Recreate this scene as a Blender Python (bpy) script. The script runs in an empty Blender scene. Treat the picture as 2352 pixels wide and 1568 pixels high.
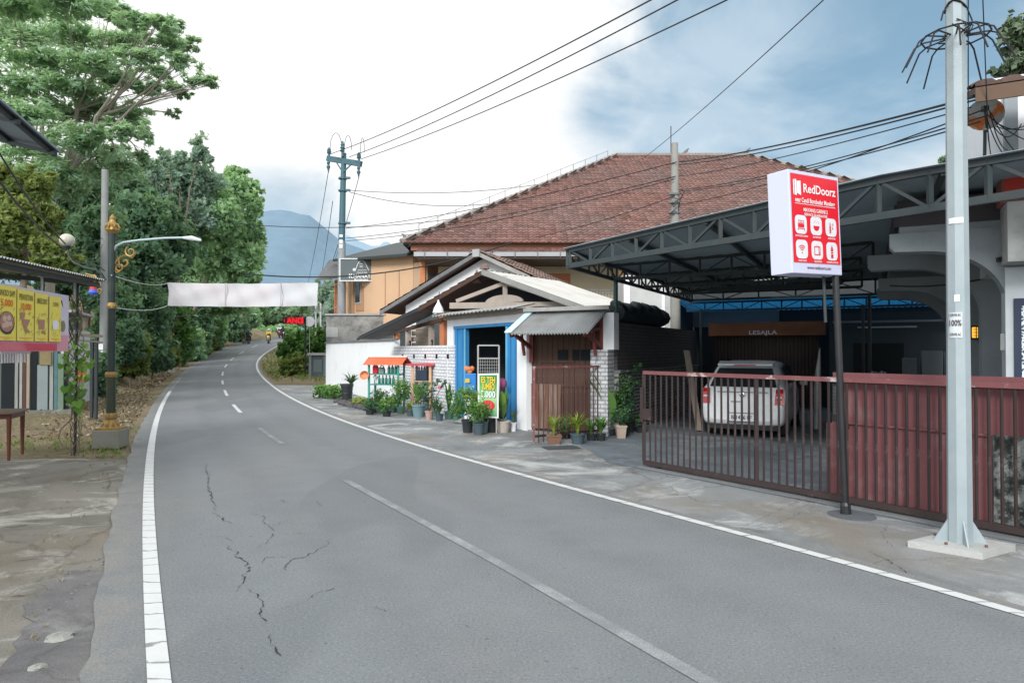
import bpy, math, random
import numpy as np
from mathutils import Vector, Matrix

R = random.Random(7)
NR = np.random.default_rng(7)
for _c in (bpy.data.objects, bpy.data.meshes, bpy.data.materials):
    for _o in list(_c):
        _c.remove(_o)
SC = bpy.context.scene
COL = SC.collection
# ------------------------------------------------------------------ camera model (24 mm lens at eye height)
F = 1568.0; CX = 1176.0; CY = 784.0; CAMZ = 1.7
PITCH = math.atan(21 / 1568.0)
def V(*a): return Vector(a[0]) if len(a) == 1 else Vector(a)
def ray(px, py):
    u = (px - CX) / F; v = (CY - py) / F
    return Vector((u, math.cos(PITCH) - v * math.sin(PITCH), math.sin(PITCH) + v * math.cos(PITCH)))
def P(px, py, Y):
    d = ray(px, py)
    return Vector((0, 0, CAMZ)) + d * (Y / d.y)
def Zr(py, Y): return P(CX, py, Y).z
def Xc(px, Y): return P(px, 805, Y).x
def hz(Y):
    d = np.maximum(np.asarray(Y, float) - 25.0, 0)
    a = .00072 * np.minimum(d, 65) ** 2
    e = np.clip(d - 65, 0, 60)
    return a + .0936 * (e - e * e / 120.0)
def G(px, py, dz=0):
    lo, hi = 1.0, 130.0
    for _ in range(50):
        m = (lo + hi) / 2
        if P(px, py, m).z - float(hz(m)) > 0: lo = m
        else: hi = m
    p = P(px, py, lo); p.z = float(hz(lo)) + dz
    return p
# road edges X(Y)
RE = np.array([(3.28,4.37),(2.88,5.06),(2.36,5.91),(1.96,6.55),(1.31,7.51),(-.68,10.58),(-1.25,11.5),(-2.28,13.2),(-3.75,15.9),(-6.2,20.7),(-7.3,23.0),(-10,29.3),(-13.1,36.5),(-16.7,45),(-20.5,54.5),(-23.6,64.6),(-28.8,86)])
LE = np.array([(-1.79,3.49),(-2.34,4.48),(-3.58,6.75),(-4.89,9.22),(-6.83,13.0),(-8.84,17.0),(-11.6,22.8),(-14.0,28.0),(-17.6,36),(-21,44),(-25.1,54.5),(-29.4,67.5),(-32.8,79.5),(-34.2,87.7)])
def _fit(a):
    g = lambda y: np.sqrt(np.maximum(y, 0) + 3.0)
    c = np.polyfit(g(a[:, 1]), a[:, 0], 6, w=1 / (.3 + a[:, 1]))
    y0, y1 = a[0, 1] + .2, a[-1, 1] - 1
    f0 = lambda y: np.polyval(c, g(y))
    s0 = float(f0(y0 + .6) - f0(y0)) / .6
    def f(Y):
        Y = np.asarray(Y, float); Yc = np.clip(Y, y0, y1)
        return f0(Yc) + np.where(Y < y0, s0, .12) * (Y - Yc)
    return f
RX = _fit(RE); LX = _fit(LE)

# ------------------------------------------------------------------ mesh builder
ORG = {}
class MB:
    def __init__(s): s.v = []; s.f = []; s.t = []
    def add(s, vs, fs, t=.5):
        b = len(s.v); s.v += [tuple(p) for p in vs]
        s.f += [tuple(b + i for i in f) for f in fs]
        s.t += (list(t) if hasattr(t, '__len__') else [t] * len(fs))
        return s
    def quad(s, a, b, c, d, t=.5): return s.add([a, b, c, d], [(0, 1, 2, 3)], t)
    def poly(s, pts, t=.5): return s.add(pts, [tuple(range(len(pts)))], t)
    def obox(s, o, a, b, c, t=.5):
        o, a, b, c = V(o), V(a), V(b), V(c)
        if a.cross(b).dot(c) < 0: a, b = b, a
        vs = [o, o + a, o + a + b, o + b, o + c, o + a + c, o + a + b + c, o + b + c]
        return s.add(vs, [(0, 3, 2, 1), (4, 5, 6, 7), (0, 1, 5, 4), (1, 2, 6, 5), (2, 3, 7, 6), (3, 0, 4, 7)], t)
    def box(s, c, sz, rz=0, t=.5):
        m = Matrix.Rotation(rz, 3, 'Z')
        a, b, k = m @ V(sz[0], 0, 0), m @ V(0, sz[1], 0), V(0, 0, sz[2])
        return s.obox(V(c) - (a + b + k) / 2, a, b, k, t)
    def beam(s, p, q, w, h=None, t=.5, up=(0, 0, 1)):
        p, q = V(p), V(q); d = q - p
        h = w if h is None else h
        u = V(up)
        if abs(d.normalized().dot(u)) > .98: u = V(0, 1, 0)
        x = d.cross(u).normalized(); y = x.cross(d).normalized()
        return s.obox(p - x * w / 2 - y * h / 2, x * w, y * h, d, t)
    def tube(s, pts, r, n=8, t=.5, cap=True):
        pts = [V(p) for p in pts]; k = len(pts)
        rs = r if hasattr(r, '__len__') else [r] * k
        vs = []; fs = []
        d0 = (pts[1] - pts[0]).normalized()
        x = d0.orthogonal().normalized()
        for i, p in enumerate(pts):
            d = (pts[min(i + 1, k - 1)] - pts[max(i - 1, 0)])
            d = d.normalized() if d.length > 1e-9 else d0
            x = (x - d * x.dot(d)); x = x.normalized() if x.length > 1e-6 else d.orthogonal().normalized()
            y = d.cross(x)
            for j in range(n):
                a = 2 * math.pi * j / n
                vs.append(p + (x * math.cos(a) + y * math.sin(a)) * rs[i])
        for i in range(k - 1):
            for j in range(n):
                j2 = (j + 1) % n
                fs.append((i * n + j, i * n + j2, (i + 1) * n + j2, (i + 1) * n + j))
        if cap:
            fs.append(tuple(reversed(range(n)))); fs.append(tuple((k - 1) * n + j for j in range(n)))
        return s.add(vs, fs, t)
    def lathe(s, prof, c=(0, 0, 0), n=14, t=.5, ax=(0, 0, 1), sq=None):
        c = V(c); ax = V(ax).normalized()
        x = V(1, 0, 0) if abs(ax.z) > .99 else ax.orthogonal().normalized()
        y = ax.cross(x)
        vs = []; fs = []
        for (r, z) in prof:
            for j in range(n):
                a = 2 * math.pi * (j + (.5 if sq else 0)) / n
                vs.append(c + (x * math.cos(a) + y * math.sin(a)) * max(r, 1e-4) + ax * z)
        for i in range(len(prof) - 1):
            for j in range(n):
                j2 = (j + 1) % n
                fs.append((i * n + j, i * n + j2, (i + 1) * n + j2, (i + 1) * n + j))
        fs.append(tuple(reversed(range(n)))); fs.append(tuple((len(prof) - 1) * n + j for j in range(n)))
        return s.add(vs, fs, t)
    def prism(s, poly, vec, t=.5):
        a = [V(p) for p in poly]; vec = V(vec); n = len(a)
        nn = V(0, 0, 0)
        for i in range(n): nn += a[i].cross(a[(i + 1) % n])
        if nn.dot(vec) > 0: a = a[::-1]
        vs = a + [p + vec for p in a]
        fs = [tuple(range(n)), tuple(reversed(range(n, 2 * n)))]
        for i in range(n):
            j = (i + 1) % n
            fs.append((i, n + i, n + j, j))
        return s.add(vs, fs, t)
    def ball(s, c, r, n=10, t=.5, sc=(1, 1, 1)):
        vs = []; fs = []; m = max(4, n // 2 + 1)
        for i in range(m + 1):
            th = math.pi * i / m
            for j in range(n):
                a = 2 * math.pi * j / n
                vs.append((c[0] + r * sc[0] * max(math.sin(th), 1e-3) * math.cos(a), c[1] + r * sc[1] * max(math.sin(th), 1e-3) * math.sin(a), c[2] + r * sc[2] * math.cos(th)))
        for i in range(m):
            for j in range(n):
                j2 = (j + 1) % n
                fs.append((i * n + j, (i + 1) * n + j, (i + 1) * n + j2, i * n + j2))
        return s.add(vs, fs, t)
    def sheet(s, o, a, b, na, amp=.01, waves=10, nb=1, th=0):
        """corrugated sheet: o corner, a across the waves, b along them"""
        o, a, b = V(o), V(a), V(b); nrm = a.cross(b).normalized()
        if nrm.z < 0: nrm = -nrm
        vs = []
        for j in range(nb + 1):
            for i in range(na + 1):
                w = math.sin(2 * math.pi * waves * i / na) * amp
                vs.append(o + a * (i / na) + b * (j / nb) + nrm * w)
        fs = [(j * (na + 1) + i, j * (na + 1) + i + 1, (j + 1) * (na + 1) + i + 1, (j + 1) * (na + 1) + i) for j in range(nb) for i in range(na)]
        return s.add(vs, fs)
    def text(s, body, c, ax, ay, h, w=None, lift=.003, t=.5):
        """letters centred on c in the plane ax, ay, cap height h, squeezed to width w"""
        tv, tf = TEXT[body]
        ax, ay = V(ax).normalized(), V(ay).normalized(); nn = ax.cross(ay)
        wid = tv[:, 0].max() - tv[:, 0].min(); hei = .69
        k = h / hei; kx = k if w is None else w / wid
        cx = (tv[:, 0].max() + tv[:, 0].min()) / 2
        c = V(c)
        vs = [c + ax * ((p[0] - cx) * kx) + ay * ((p[1] - hei / 2) * k) + nn * lift for p in tv]
        return s.add(vs, tf, t)

def to_text(words):
    out = {}; obs = []
    for wd in words:
        cu = bpy.data.curves.new('lettering', 'FONT'); cu.body = wd; cu.size = 1; cu.resolution_u = 3
        cu.offset = .018
        ob = bpy.data.objects.new('lettering', cu); COL.objects.link(ob); obs.append((wd, ob, cu))
    dg = bpy.context.evaluated_depsgraph_get()
    for wd, ob, cu in obs:
        me = bpy.data.meshes.new_from_object(ob.evaluated_get(dg))
        out[wd] = (np.array([tuple(v.co) for v in me.vertices]), [tuple(p.vertices) for p in me.polygons])
        bpy.data.meshes.remove(me)
    for wd, ob, cu in obs:
        bpy.data.objects.remove(ob); bpy.data.curves.remove(cu)
    return out
TEXT = to_text(['RedDoorz', 'near Candi Borobudur Magelang', 'MAYANG GARINI 2', 'SERVICE GUARANTEE', 'SPOTLESS LINEN', 'BATHROOM', 'AMENITIES',
                'FREE WIFI', 'TELEVISION', 'MINERAL WATER', 'www.reddoorz.com', 'KHANAYA', 'HANAYA', 'K', 'Borobudur', 'House & Cafe', 'BAKSO SAPI', '5.000', 'PENYETAN',
                '10.000', 'AMERICANO', 'COFFEE', '8.000', 'ES TEH', 'JUMBO', '3.000', 'LESAJLA', 'AND', '100%', 'SERVIS AC', 'B 1426 FF', 'GO'])

def _tags(o, label=None, cat=None, group=None, kind=None):
    if label: o['label'] = label
    if cat: o['category'] = cat
    if group: o['group'] = group
    if kind: o['kind'] = kind
    return o
def npmesh(name, v, f, mat, parent=None, tint=None, smooth=False, **tg):
    """v (N,3) array, f (M,k) array of equal sized faces"""
    v = np.asarray(v, float); f = np.asarray(f, int)
    if parent is not None: org = ORG[parent.name]
    else:
        lo, hi = v.min(0), v.max(0)
        org = Vector(((lo[0] + hi[0]) / 2, (lo[1] + hi[1]) / 2, lo[2]))
    v = v - np.array(org)
    me = bpy.data.meshes.new(name)
    me.vertices.add(len(v)); me.vertices.foreach_set('co', v.astype(np.float32).ravel())
    k = f.shape[1]
    me.loops.add(len(f) * k); me.loops.foreach_set('vertex_index', f.astype(np.int32).ravel())
    me.polygons.add(len(f)); me.polygons.foreach_set('loop_start', (np.arange(len(f)) * k).astype(np.int32))
    if smooth: me.polygons.foreach_set('use_smooth', np.ones(len(f), bool))
    if tint is not None:
        at = me.attributes.new('tint', 'FLOAT', 'FACE'); at.data.foreach_set('value', np.asarray(tint, np.float32))
    me.update(calc_edges=True); me.validate()
    me.materials.append(mat)
    return _link(name, me, org, parent, tg)
def _link(name, me, org, parent, tg):
    ob = bpy.data.objects.new(name, me); COL.objects.link(ob)
    if parent is not None: ob.parent = parent
    else: ob.location = org
    ORG[ob.name] = Vector(org)
    _tags(ob, **tg)
    return ob
def build(mb, name, mat, parent=None, smooth=False, bevel=0, org=None, **tg):
    if parent is not None: org = ORG[parent.name]
    elif org is None:
        a = np.array(mb.v); lo, hi = a.min(0), a.max(0)
        org = Vector(((lo[0] + hi[0]) / 2, (lo[1] + hi[1]) / 2, lo[2]))
    me = bpy.data.meshes.new(name)
    me.from_pydata([(p[0] - org[0], p[1] - org[1], p[2] - org[2]) for p in mb.v], [], mb.f)
    at = me.attributes.new('tint', 'FLOAT', 'FACE'); at.data.foreach_set('value', np.array(mb.t, np.float32))
    if smooth:
        me.polygons.foreach_set('use_smooth', np.ones(len(me.polygons), bool))
        try: me.set_sharp_from_angle(angle=math.radians(40))
        except Exception: pass
    me.update(); me.materials.append(mat)
    ob = _link(name, me, org, parent, tg)
    if bevel:
        b = ob.modifiers.new('bevel', 'BEVEL'); b.width = bevel; b.segments = 2; b.limit_method = 'ANGLE'
    return ob
def thing(name, label, cat, loc, group=None):
    o = bpy.data.objects.new(name, None); COL.objects.link(o)
    o.location = V(loc); o.empty_display_size = .1
    ORG[o.name] = V(loc)
    return _tags(o, label, cat, group)
def dup(root, loc, rotz=0, label=None, scale=1, group=None):
    r = root.copy(); COL.objects.link(r); r.location = V(loc)
    r.rotation_euler = (0, 0, rotz); r.scale = (scale,) * 3
    ORG[r.name] = V(loc)
    if label: r['label'] = label
    if group: r['group'] = group
    for ch in list(root.children):
        c = ch.copy(); COL.objects.link(c); c.parent = r
        for g in list(ch.children):
            d = g.copy(); COL.objects.link(d); d.parent = c
    return r
def rep(ob, offs):
    """repeat a part at the given offsets under the same thing"""
    for o in offs:
        c = ob.copy(); COL.objects.link(c); c.location = V(ob.location) + V(o)

# ------------------------------------------------------------------ materials
def _n(nt, t, **kw):
    n = nt.nodes.new(t)
    for k, v in kw.items():
        if k[0] == '_': setattr(n, k[1:], v)
        else: n.inputs[k].default_value = v
    return n
def C4(c): return (c[0], c[1], c[2], 1)
class MT:
    def __init__(s, name):
        s.m = bpy.data.materials.new(name); s.m.use_nodes = True
        s.nt = s.m.node_tree; s.b = s.nt.nodes['Principled BSDF']; s.out = s.nt.nodes['Material Output']
        s.co = s.nt.nodes.new('ShaderNodeTexCoord').outputs['Object']
    def L(s, a, b): s.nt.links.new(a, b)
    def map(s, scale=(1, 1, 1), rot=(0, 0, 0), src=None):
        n = _n(s.nt, 'ShaderNodeMapping'); n.inputs['Scale'].default_value = scale; n.inputs['Rotation'].default_value = rot
        s.L(src or s.co, n.inputs['Vector']); return n.outputs[0]
    def noise(s, sc, det=5, rough=.6, src=None, dist=0):
        n = _n(s.nt, 'ShaderNodeTexNoise', Scale=sc, Detail=det, Roughness=rough, Distortion=dist)
        s.L(src or s.co, n.inputs['Vector']); return n.outputs['Fac']
    def ramp(s, fac, stops, interp='LINEAR'):
        n = s.nt.nodes.new('ShaderNodeValToRGB'); n.color_ramp.interpolation = interp
        e = n.color_ramp.elements
        while len(e) < len(stops): e.new(.5)
        for i, (p, c) in enumerate(stops):
            e[i].position = p; e[i].color = C4(c) if hasattr(c, '__len__') else (c, c, c, 1)
        s.L(fac, n.inputs[0]); return n.outputs[0]
    def mix(s, fac, a, b, mode='MIX'):
        n = s.nt.nodes.new('ShaderNodeMix'); n.data_type = 'RGBA'; n.blend_type = mode
        for v, k in ((fac, 0), (a, 6), (b, 7)):
            if hasattr(v, 'is_linked'): s.L(v, n.inputs[k])
            elif k == 0: n.inputs[0].default_value = v
            else: n.inputs[k].default_value = C4(v)
        return n.outputs[2]
    def math(s, op, a, b=0, c=0):
        n = s.nt.nodes.new('ShaderNodeMath'); n.operation = op
        for i, v in enumerate((a, b, c)):
            if hasattr(v, 'is_linked'): s.L(v, n.inputs[i])
            else: n.inputs[i].default_value = v
        return n.outputs[0]
    def attr(s, nm='tint'):
        n = s.nt.nodes.new('ShaderNodeAttribute'); n.attribute_name = nm; return n.outputs['Fac']
    def bump(s, h, st=.3, dist=.02):
        n = _n(s.nt, 'ShaderNodeBump', Strength=st, Distance=dist); s.L(h, n.inputs['Height']); s.L(n.outputs[0], s.b.inputs['Normal'])
    def fin(s, col, rough=.7, metal=0, spec=.3):
        if hasattr(col, 'is_linked'): s.L(col, s.b.inputs['Base Color'])
        else: s.b.inputs['Base Color'].default_value = C4(col)
        if hasattr(rough, 'is_linked'): s.L(rough, s.b.inputs['Roughness'])
        else: s.b.inputs['Roughness'].default_value = rough
        s.b.inputs['Metallic'].default_value = metal
        s.b.inputs['Specular IOR Level'].default_value = spec
        return s.m
def k3(c, f): return tuple(min(1, x * f) for x in c)
def M(name, col, rough=.7, var=.15, sc=6, dirt=0, dcol=(.08, .07, .06), dsc=2.0, dlo=.45, dhi=.7, bump=0, bsc=40, metal=0, spec=.3, tint=0, streak=0):
    t = MT(name)
    src = t.map((6, 6, .5)) if streak else None
    c = t.mix(t.noise(sc, src=src), k3(col, 1 - var), k3(col, 1 + var))
    if dirt:
        d = t.ramp(t.noise(dsc, 8, .7, src=src), [(dlo, 0), (dhi, 1)])
        c = t.mix(t.math('MULTIPLY', d, dirt), c, dcol)
    if tint:
        f = t.math('MULTIPLY_ADD', t.attr(), 2 * tint, 1 - tint)
        mm = t.nt.nodes.new('ShaderNodeVectorMath'); mm.operation = 'SCALE'
        t.L(c, mm.inputs[0]); t.L(f, mm.inputs['Scale']); c = mm.outputs[0]
    if bump: t.bump(t.noise(bsc, 4), bump)
    return t.fin(c, rough, metal, spec)
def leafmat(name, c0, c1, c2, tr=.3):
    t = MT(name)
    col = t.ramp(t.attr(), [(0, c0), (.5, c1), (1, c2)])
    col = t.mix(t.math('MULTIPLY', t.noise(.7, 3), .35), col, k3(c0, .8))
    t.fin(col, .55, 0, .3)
    tl = t.nt.nodes.new('ShaderNodeBsdfTranslucent')
    t.L(t.mix(.4, col, (c2[0] * 1.3, c2[1] * 1.4, c2[2] * .8)), tl.inputs['Color'])
    ms = t.nt.nodes.new('ShaderNodeMixShader'); ms.inputs[0].default_value = tr
    t.L(t.b.outputs[0], ms.inputs[1]); t.L(tl.outputs[0], ms.inputs[2]); t.L(ms.outputs[0], t.out.inputs['Surface'])
    return t.m
def brickmat(name, ang, c1, c2, mortar, bw=.22, bh=.065, msz=.012, dirt=.3, dcol=(.05, .05, .05), bump=.6):
    t = MT(name)
    v = t.map((1, 1, 1), (0, 0, -ang))
    sp = t.nt.nodes.new('ShaderNodeSeparateXYZ'); t.L(v, sp.inputs[0])
    cb = t.nt.nodes.new('ShaderNodeCombineXYZ'); t.L(sp.outputs[0], cb.inputs[0]); t.L(sp.outputs[2], cb.inputs[1])
    b = _n(t.nt, 'ShaderNodeTexBrick', Scale=1.0)
    b.inputs['Color1'].default_value = C4(c1); b.inputs['Color2'].default_value = C4(c2); b.inputs['Mortar'].default_value = C4(mortar)
    b.inputs['Mortar Size'].default_value = msz; b.inputs['Mortar Smooth'].default_value = .2
    b.inputs['Brick Width'].default_value = bw; b.inputs['Row Height'].default_value = bh
    nz = t.noise(5, 5); 
    w = t.nt.nodes.new('ShaderNodeVectorMath'); w.operation = 'ADD'
    nv = t.nt.nodes.new('ShaderNodeVectorMath'); nv.operation = 'SCALE'; nv.inputs['Scale'].default_value = .018
    n3 = _n(t.nt, 'ShaderNodeTexNoise', Scale=3.0); t.L(t.co, n3.inputs['Vector']); t.L(n3.outputs['Color'], nv.inputs[0])
    t.L(cb.outputs[0], w.inputs[0]); t.L(nv.outputs[0], w.inputs[1]); t.L(w.outputs[0], b.inputs['Vector'])
    c = t.mix(t.math('MULTIPLY', t.ramp(nz, [(.4, 0), (.7, 1)]), dirt), b.outputs['Color'], dcol)
    t.bump(t.math('SUBTRACT', t.math('MULTIPLY', t.noise(30), .3), b.outputs['Fac']), bump, .012)
    return t.fin(c, .85)
# ================================================================== world, sun, camera
cam = bpy.data.cameras.new('camera'); cam.lens = 24; cam.sensor_width = 36; cam.clip_start = .05; cam.clip_end = 9000
co = bpy.data.objects.new('camera', cam); COL.objects.link(co)
co.location = (0, 0, CAMZ); co.rotation_euler = (math.pi / 2 + PITCH, 0, 0); SC.camera = co
SC.view_settings.view_transform = 'Standard'; SC.view_settings.look = 'None'; SC.view_settings.exposure = 0
SC.cycles.max_bounces = 6; SC.cycles.transparent_max_bounces = 12
SUN_EL, SUN_AZ = math.radians(30), math.radians(-163)          # azimuth from +Y towards +X
wd = bpy.data.worlds.new('World'); SC.world = wd; wd.use_nodes = True
nt = wd.node_tree; bg = nt.nodes['Background']
def wn(t, **k): return _n(nt, t, **k)
sky = wn('ShaderNodeTexSky'); sky.sky_type = 'NISHITA'; sky.sun_disc = False
sky.sun_elevation = SUN_EL; sky.sun_rotation = SUN_AZ; sky.dust_density = 2.5; sky.air_density = 1.0
wco = nt.nodes.new('ShaderNodeTexCoord').outputs['Generated']
def wmath(op, a, b=0, c=0):
    n = nt.nodes.new('ShaderNodeMath'); n.operation = op
    for i, v in enumerate((a, b, c)):
        if hasattr(v, 'is_linked'): nt.links.new(v, n.inputs[i])
        else: n.inputs[i].default_value = v
    return n.outputs[0]
def wsmooth(x, lo, hi):
    n = nt.nodes.new('ShaderNodeMapRange'); n.interpolation_type = 'SMOOTHSTEP'
    nt.links.new(x, n.inputs[0]); n.inputs[1].default_value = lo; n.inputs[2].default_value = hi; return n.outputs[0]
def wdot(d):
    n = nt.nodes.new('ShaderNodeVectorMath'); n.operation = 'DOT_PRODUCT'; nt.links.new(wco, n.inputs[0])
    n.inputs[1].default_value = tuple(V(d).normalized()); return n.outputs['Value']
def wmix(f, a, b):
    n = nt.nodes.new('ShaderNodeMix'); n.data_type = 'RGBA'
    for v, k in ((f, 0), (a, 6), (b, 7)):
        if hasattr(v, 'is_linked'): nt.links.new(v, n.inputs[k])
        elif k == 0: n.inputs[0].default_value = v
        else: n.inputs[k].default_value = C4(v)
    return n.outputs[2]
def wnoise(sc, det, dist=0, z=1.6, off=(0, 0, 0)):
    mp = wn('ShaderNodeMapping'); mp.inputs['Scale'].default_value = (1, 1, z); mp.inputs['Location'].default_value = off
    nt.links.new(wco, mp.inputs[0])
    n = wn('ShaderNodeTexNoise', Scale=sc, Detail=det, Roughness=.55, Distortion=dist); nt.links.new(mp.outputs[0], n.inputs[0]); return n.outputs['Fac']
SKS = .12                                                      # background strength
cl = 1 / SKS
gap = wmath('MAXIMUM', wsmooth(wdot(ray(1830, 60)), .935, 1.0), wmath('MULTIPLY', wsmooth(wdot(ray(560, -60)), .97, .999), .2))
gap = wmath('MAXIMUM', gap, wmath('MULTIPLY', wsmooth(wdot(ray(1720, 260)), .972, 1.0), .95))
gap = wmath('MAXIMUM', gap, wmath('MULTIPLY', wsmooth(wdot(ray(640, 545)), .985, 1.0), .8))
n1 = wnoise(3.2, 6, .5); n2 = wnoise(1.4, 4, .2, 1.2, (3, 1, 0))
open_ = wmath('MULTIPLY_ADD', n1, 1.7, -.87)                   # ragged cloud edges
open_ = wsmooth(wmath('ADD', gap, open_), .2, .85)
cloud = wmix(wsmooth(n2, .38, .62), (.93 * cl, .97 * cl, 1.0 * cl), (1.06 * cl, 1.07 * cl, 1.07 * cl))
glow = wsmooth(wdot(ray(860, 240)), .84, .97)
cloud = wmix(glow, cloud, (1.12 * cl, 1.12 * cl, 1.11 * cl))
wisp = wmath('MULTIPLY', wsmooth(wnoise(2.6, 6, .4, 2.2, (.3, 0, .4)), .45, .68), .7)
blue = wmix(.5, sky.outputs[0], (.32 * cl, .56 * cl, .71 * cl))
blue = wmix(wisp, blue, (.66 * cl, .79 * cl, .90 * cl))
lift = wsmooth(wdot((-.25, -1, .35)), -.15, .8)
cloud = wmix(lift, cloud, (1.66 * cl, 1.74 * cl, 1.80 * cl))      # extra sky brightness added behind the camera to light the fronts
nt.links.new(wmix(open_, cloud, blue), bg.inputs['Color']); bg.inputs['Strength'].default_value = SKS
sl = bpy.data.lights.new('sun', 'SUN'); sl.energy = 2.7; sl.angle = math.radians(16); sl.color = (1, .965, .92)
so = bpy.data.objects.new('sun', sl); COL.objects.link(so)
sd = Vector((math.sin(SUN_AZ) * math.cos(SUN_EL), math.cos(SUN_AZ) * math.cos(SUN_EL), math.sin(SUN_EL)))
so.rotation_euler = (-sd).to_track_quat('-Z', 'Y').to_euler(); so.location = (0, 0, 40)

# ================================================================== materials of the setting
def asphalt():
    t = MT('asphalt')
    big = t.noise(.22, 4); mid = t.noise(2.2, 6, .7); fine = t.noise(150, 3, .7)
    c = t.mix(big, (.150, .166, .180), (.205, .218, .226))
    c = t.mix(t.math('MULTIPLY', t.ramp(t.noise(.5, 4, .6, src=t.map((1, .45, 1), (0, 0, .5))), [(.45, 0), (.65, 1)]), .5), c, (.205, .200, .188))
    c = t.mix(t.math('MULTIPLY', t.ramp(mid, [(.35, 0), (.7, 1)]), .5), c, (.122, .138, .150))
    ln = t.attr('lane'); tr_ = t.ramp(ln, [(.0, 0), (.10, 0), (.17, 1), (.24, 1), (.30, 0), (.40, .8), (.45, .8), (.52, 0)])
    t2 = t.ramp(ln, [(.50, 0), (.57, .8), (.62, .8), (.68, 0), (.78, 1), (.85, 1), (.92, 0)])
    c = t.mix(t.math('MULTIPLY', t.math('ADD', tr_, t2), .28), c, (.222, .240, .252))
    edge = t.ramp(ln, [(.0, 1), (.06, .3), (.12, 0), (.93, 0), (.98, .5), (1, 1)])
    c = t.mix(t.math('MULTIPLY', edge, t.ramp(t.noise(3, 6, .7), [(.35, 0), (.65, .8)])), c, (.27, .25, .215))
    pa = t.ramp(t.noise(.35, 2, .4, src=t.map((1, .3, 1), (0, 0, .55))), [(.60, 0), (.612, 1)])
    c = t.mix(t.math('MULTIPLY', pa, .28), c, (.110, .124, .136))
    ag = t.noise(55, 3, .8)
    c = t.mix(t.ramp(ag, [(.34, .65), (.46, 0)]), c, (.075, .082, .09))
    c = t.mix(t.ramp(ag, [(.57, 0), (.70, .75)]), c, (.33, .345, .352))
    c = t.mix(t.ramp(fine, [(.58, 0), (.72, .7)]), c, (.36, .37, .375))
    c = t.mix(t.ramp(fine, [(.30, .7), (.42, 0)]), c, (.045, .05, .054))
    sp = t.noise(14, 2, .5)
    c = t.mix(t.math('MULTIPLY', t.ramp(sp, [(.72, 0), (.76, 1)]), .6), c, (.05, .053, .056))
    t.bump(fine, .35, .012)
    return t.fin(c, .82, 0, .3)
def concrete(name, a, b, dark, light, brown=None, crack=1.0, sc=1.0):
    t = MT(name)
    c = t.mix(t.noise(1.2 * sc, 6, .65), a, b)
    c = t.mix(t.math('MULTIPLY', t.ramp(t.noise(.55 * sc, 7, .7, dist=.6), [(.42, 0), (.62, 1)]), .8), c, dark)
    c = t.mix(t.math('MULTIPLY', t.ramp(t.noise(.9 * sc, 8, .72, src=t.map((1, 1, 1), (0, 0, .8)), dist=.8), [(.52, 0), (.64, 1)]), .85), c, light)
    if brown: c = t.mix(t.math('MULTIPLY', t.ramp(t.noise(.4 * sc, 5, .6, src=t.map((1.3, 1, 1), (0, 0, 2.1))), [(.5, 0), (.68, 1)]), .65), c, brown)
    f = t.noise(70, 4, .7)
    c = t.mix(t.ramp(f, [(.3, .55), (.48, 0)]), c, k3(dark, .6))
    c = t.mix(t.ramp(f, [(.62, 0), (.75, .45)]), c, light)
    wob = _n(t.nt, 'ShaderNodeTexNoise', Scale=2.5, Detail=6.0, Roughness=.7); t.L(t.co, wob.inputs['Vector'])
    ad = t.nt.nodes.new('ShaderNodeVectorMath'); ad.operation = 'MULTIPLY_ADD'; ad.inputs[1].default_value = (.5, .5, 0)
    t.L(wob.outputs['Color'], ad.inputs[0]); t.L(t.co, ad.inputs[2])
    vo = _n(t.nt, 'ShaderNodeTexVoronoi', Scale=.42); vo.feature = 'DISTANCE_TO_EDGE'; t.L(ad.outputs[0], vo.inputs['Vector'])
    ck = t.math('MULTIPLY', t.ramp(vo.outputs['Distance'], [(0, 1), (.004, .6), (.007, 0)]), crack)
    c = t.mix(t.math('MULTIPLY', ck, .8), c, (.03, .03, .028))
    t.bump(t.math('SUBTRACT', t.math('ADD', f, t.noise(3, 6, .7)), ck), .5, .02)
    return t.fin(c, .88, 0, .25)
def soil():
    t = MT('soil')
    c = t.mix(t.noise(.35, 6, .7), (.20, .16, .105), (.34, .28, .19))
    c = t.mix(t.math('MULTIPLY', t.ramp(t.noise(.8, 7, .7), [(.45, 0), (.62, 1)]), .75), c, (.15, .145, .07))
    f = t.noise(16, 6, .8)
    c = t.mix(t.ramp(f, [(.35, .8), (.5, 0)]), c, (.06, .048, .032))
    c = t.mix(t.ramp(f, [(.6, 0), (.72, .6)]), c, (.36, .30, .21))
    t.bump(t.math('ADD', f, t.noise(60, 3)), .8, .04)
    return t.fin(c, .95, 0, .1)
def paint_line():
    t = MT('road_paint')
    w = t.noise(9, 8, .75); f = t.noise(120, 3, .7)
    c = t.mix(w, (.50, .515, .515), (.64, .655, .655))
    wear = t.math('MULTIPLY', t.ramp(t.math('MULTIPLY_ADD', f, .5, t.math('MULTIPLY', t.noise(3.5, 8, .8), .5)), [(.30, 1), (.42, 0)]), .8)
    c = t.mix(wear, c, (.2, .21, .22))
    cr = _n(t.nt, 'ShaderNodeTexWave', Scale=1.5, Distortion=5.0, Detail=5.0); cr.bands_direction = 'Y'; cr.inputs['Detail Scale'].default_value = 2.2
    t.L(t.map((.6, 1, 1), (0, 0, -.1)), cr.inputs['Vector'])
    c = t.mix(t.math('MULTIPLY', t.ramp(cr.outputs['Fac'], [(.0, 1), (.035, 0)]), .75), c, (.12, .12, .125))
    t.bump(f, .2, .01)
    return t.fin(c, .75)
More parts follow.
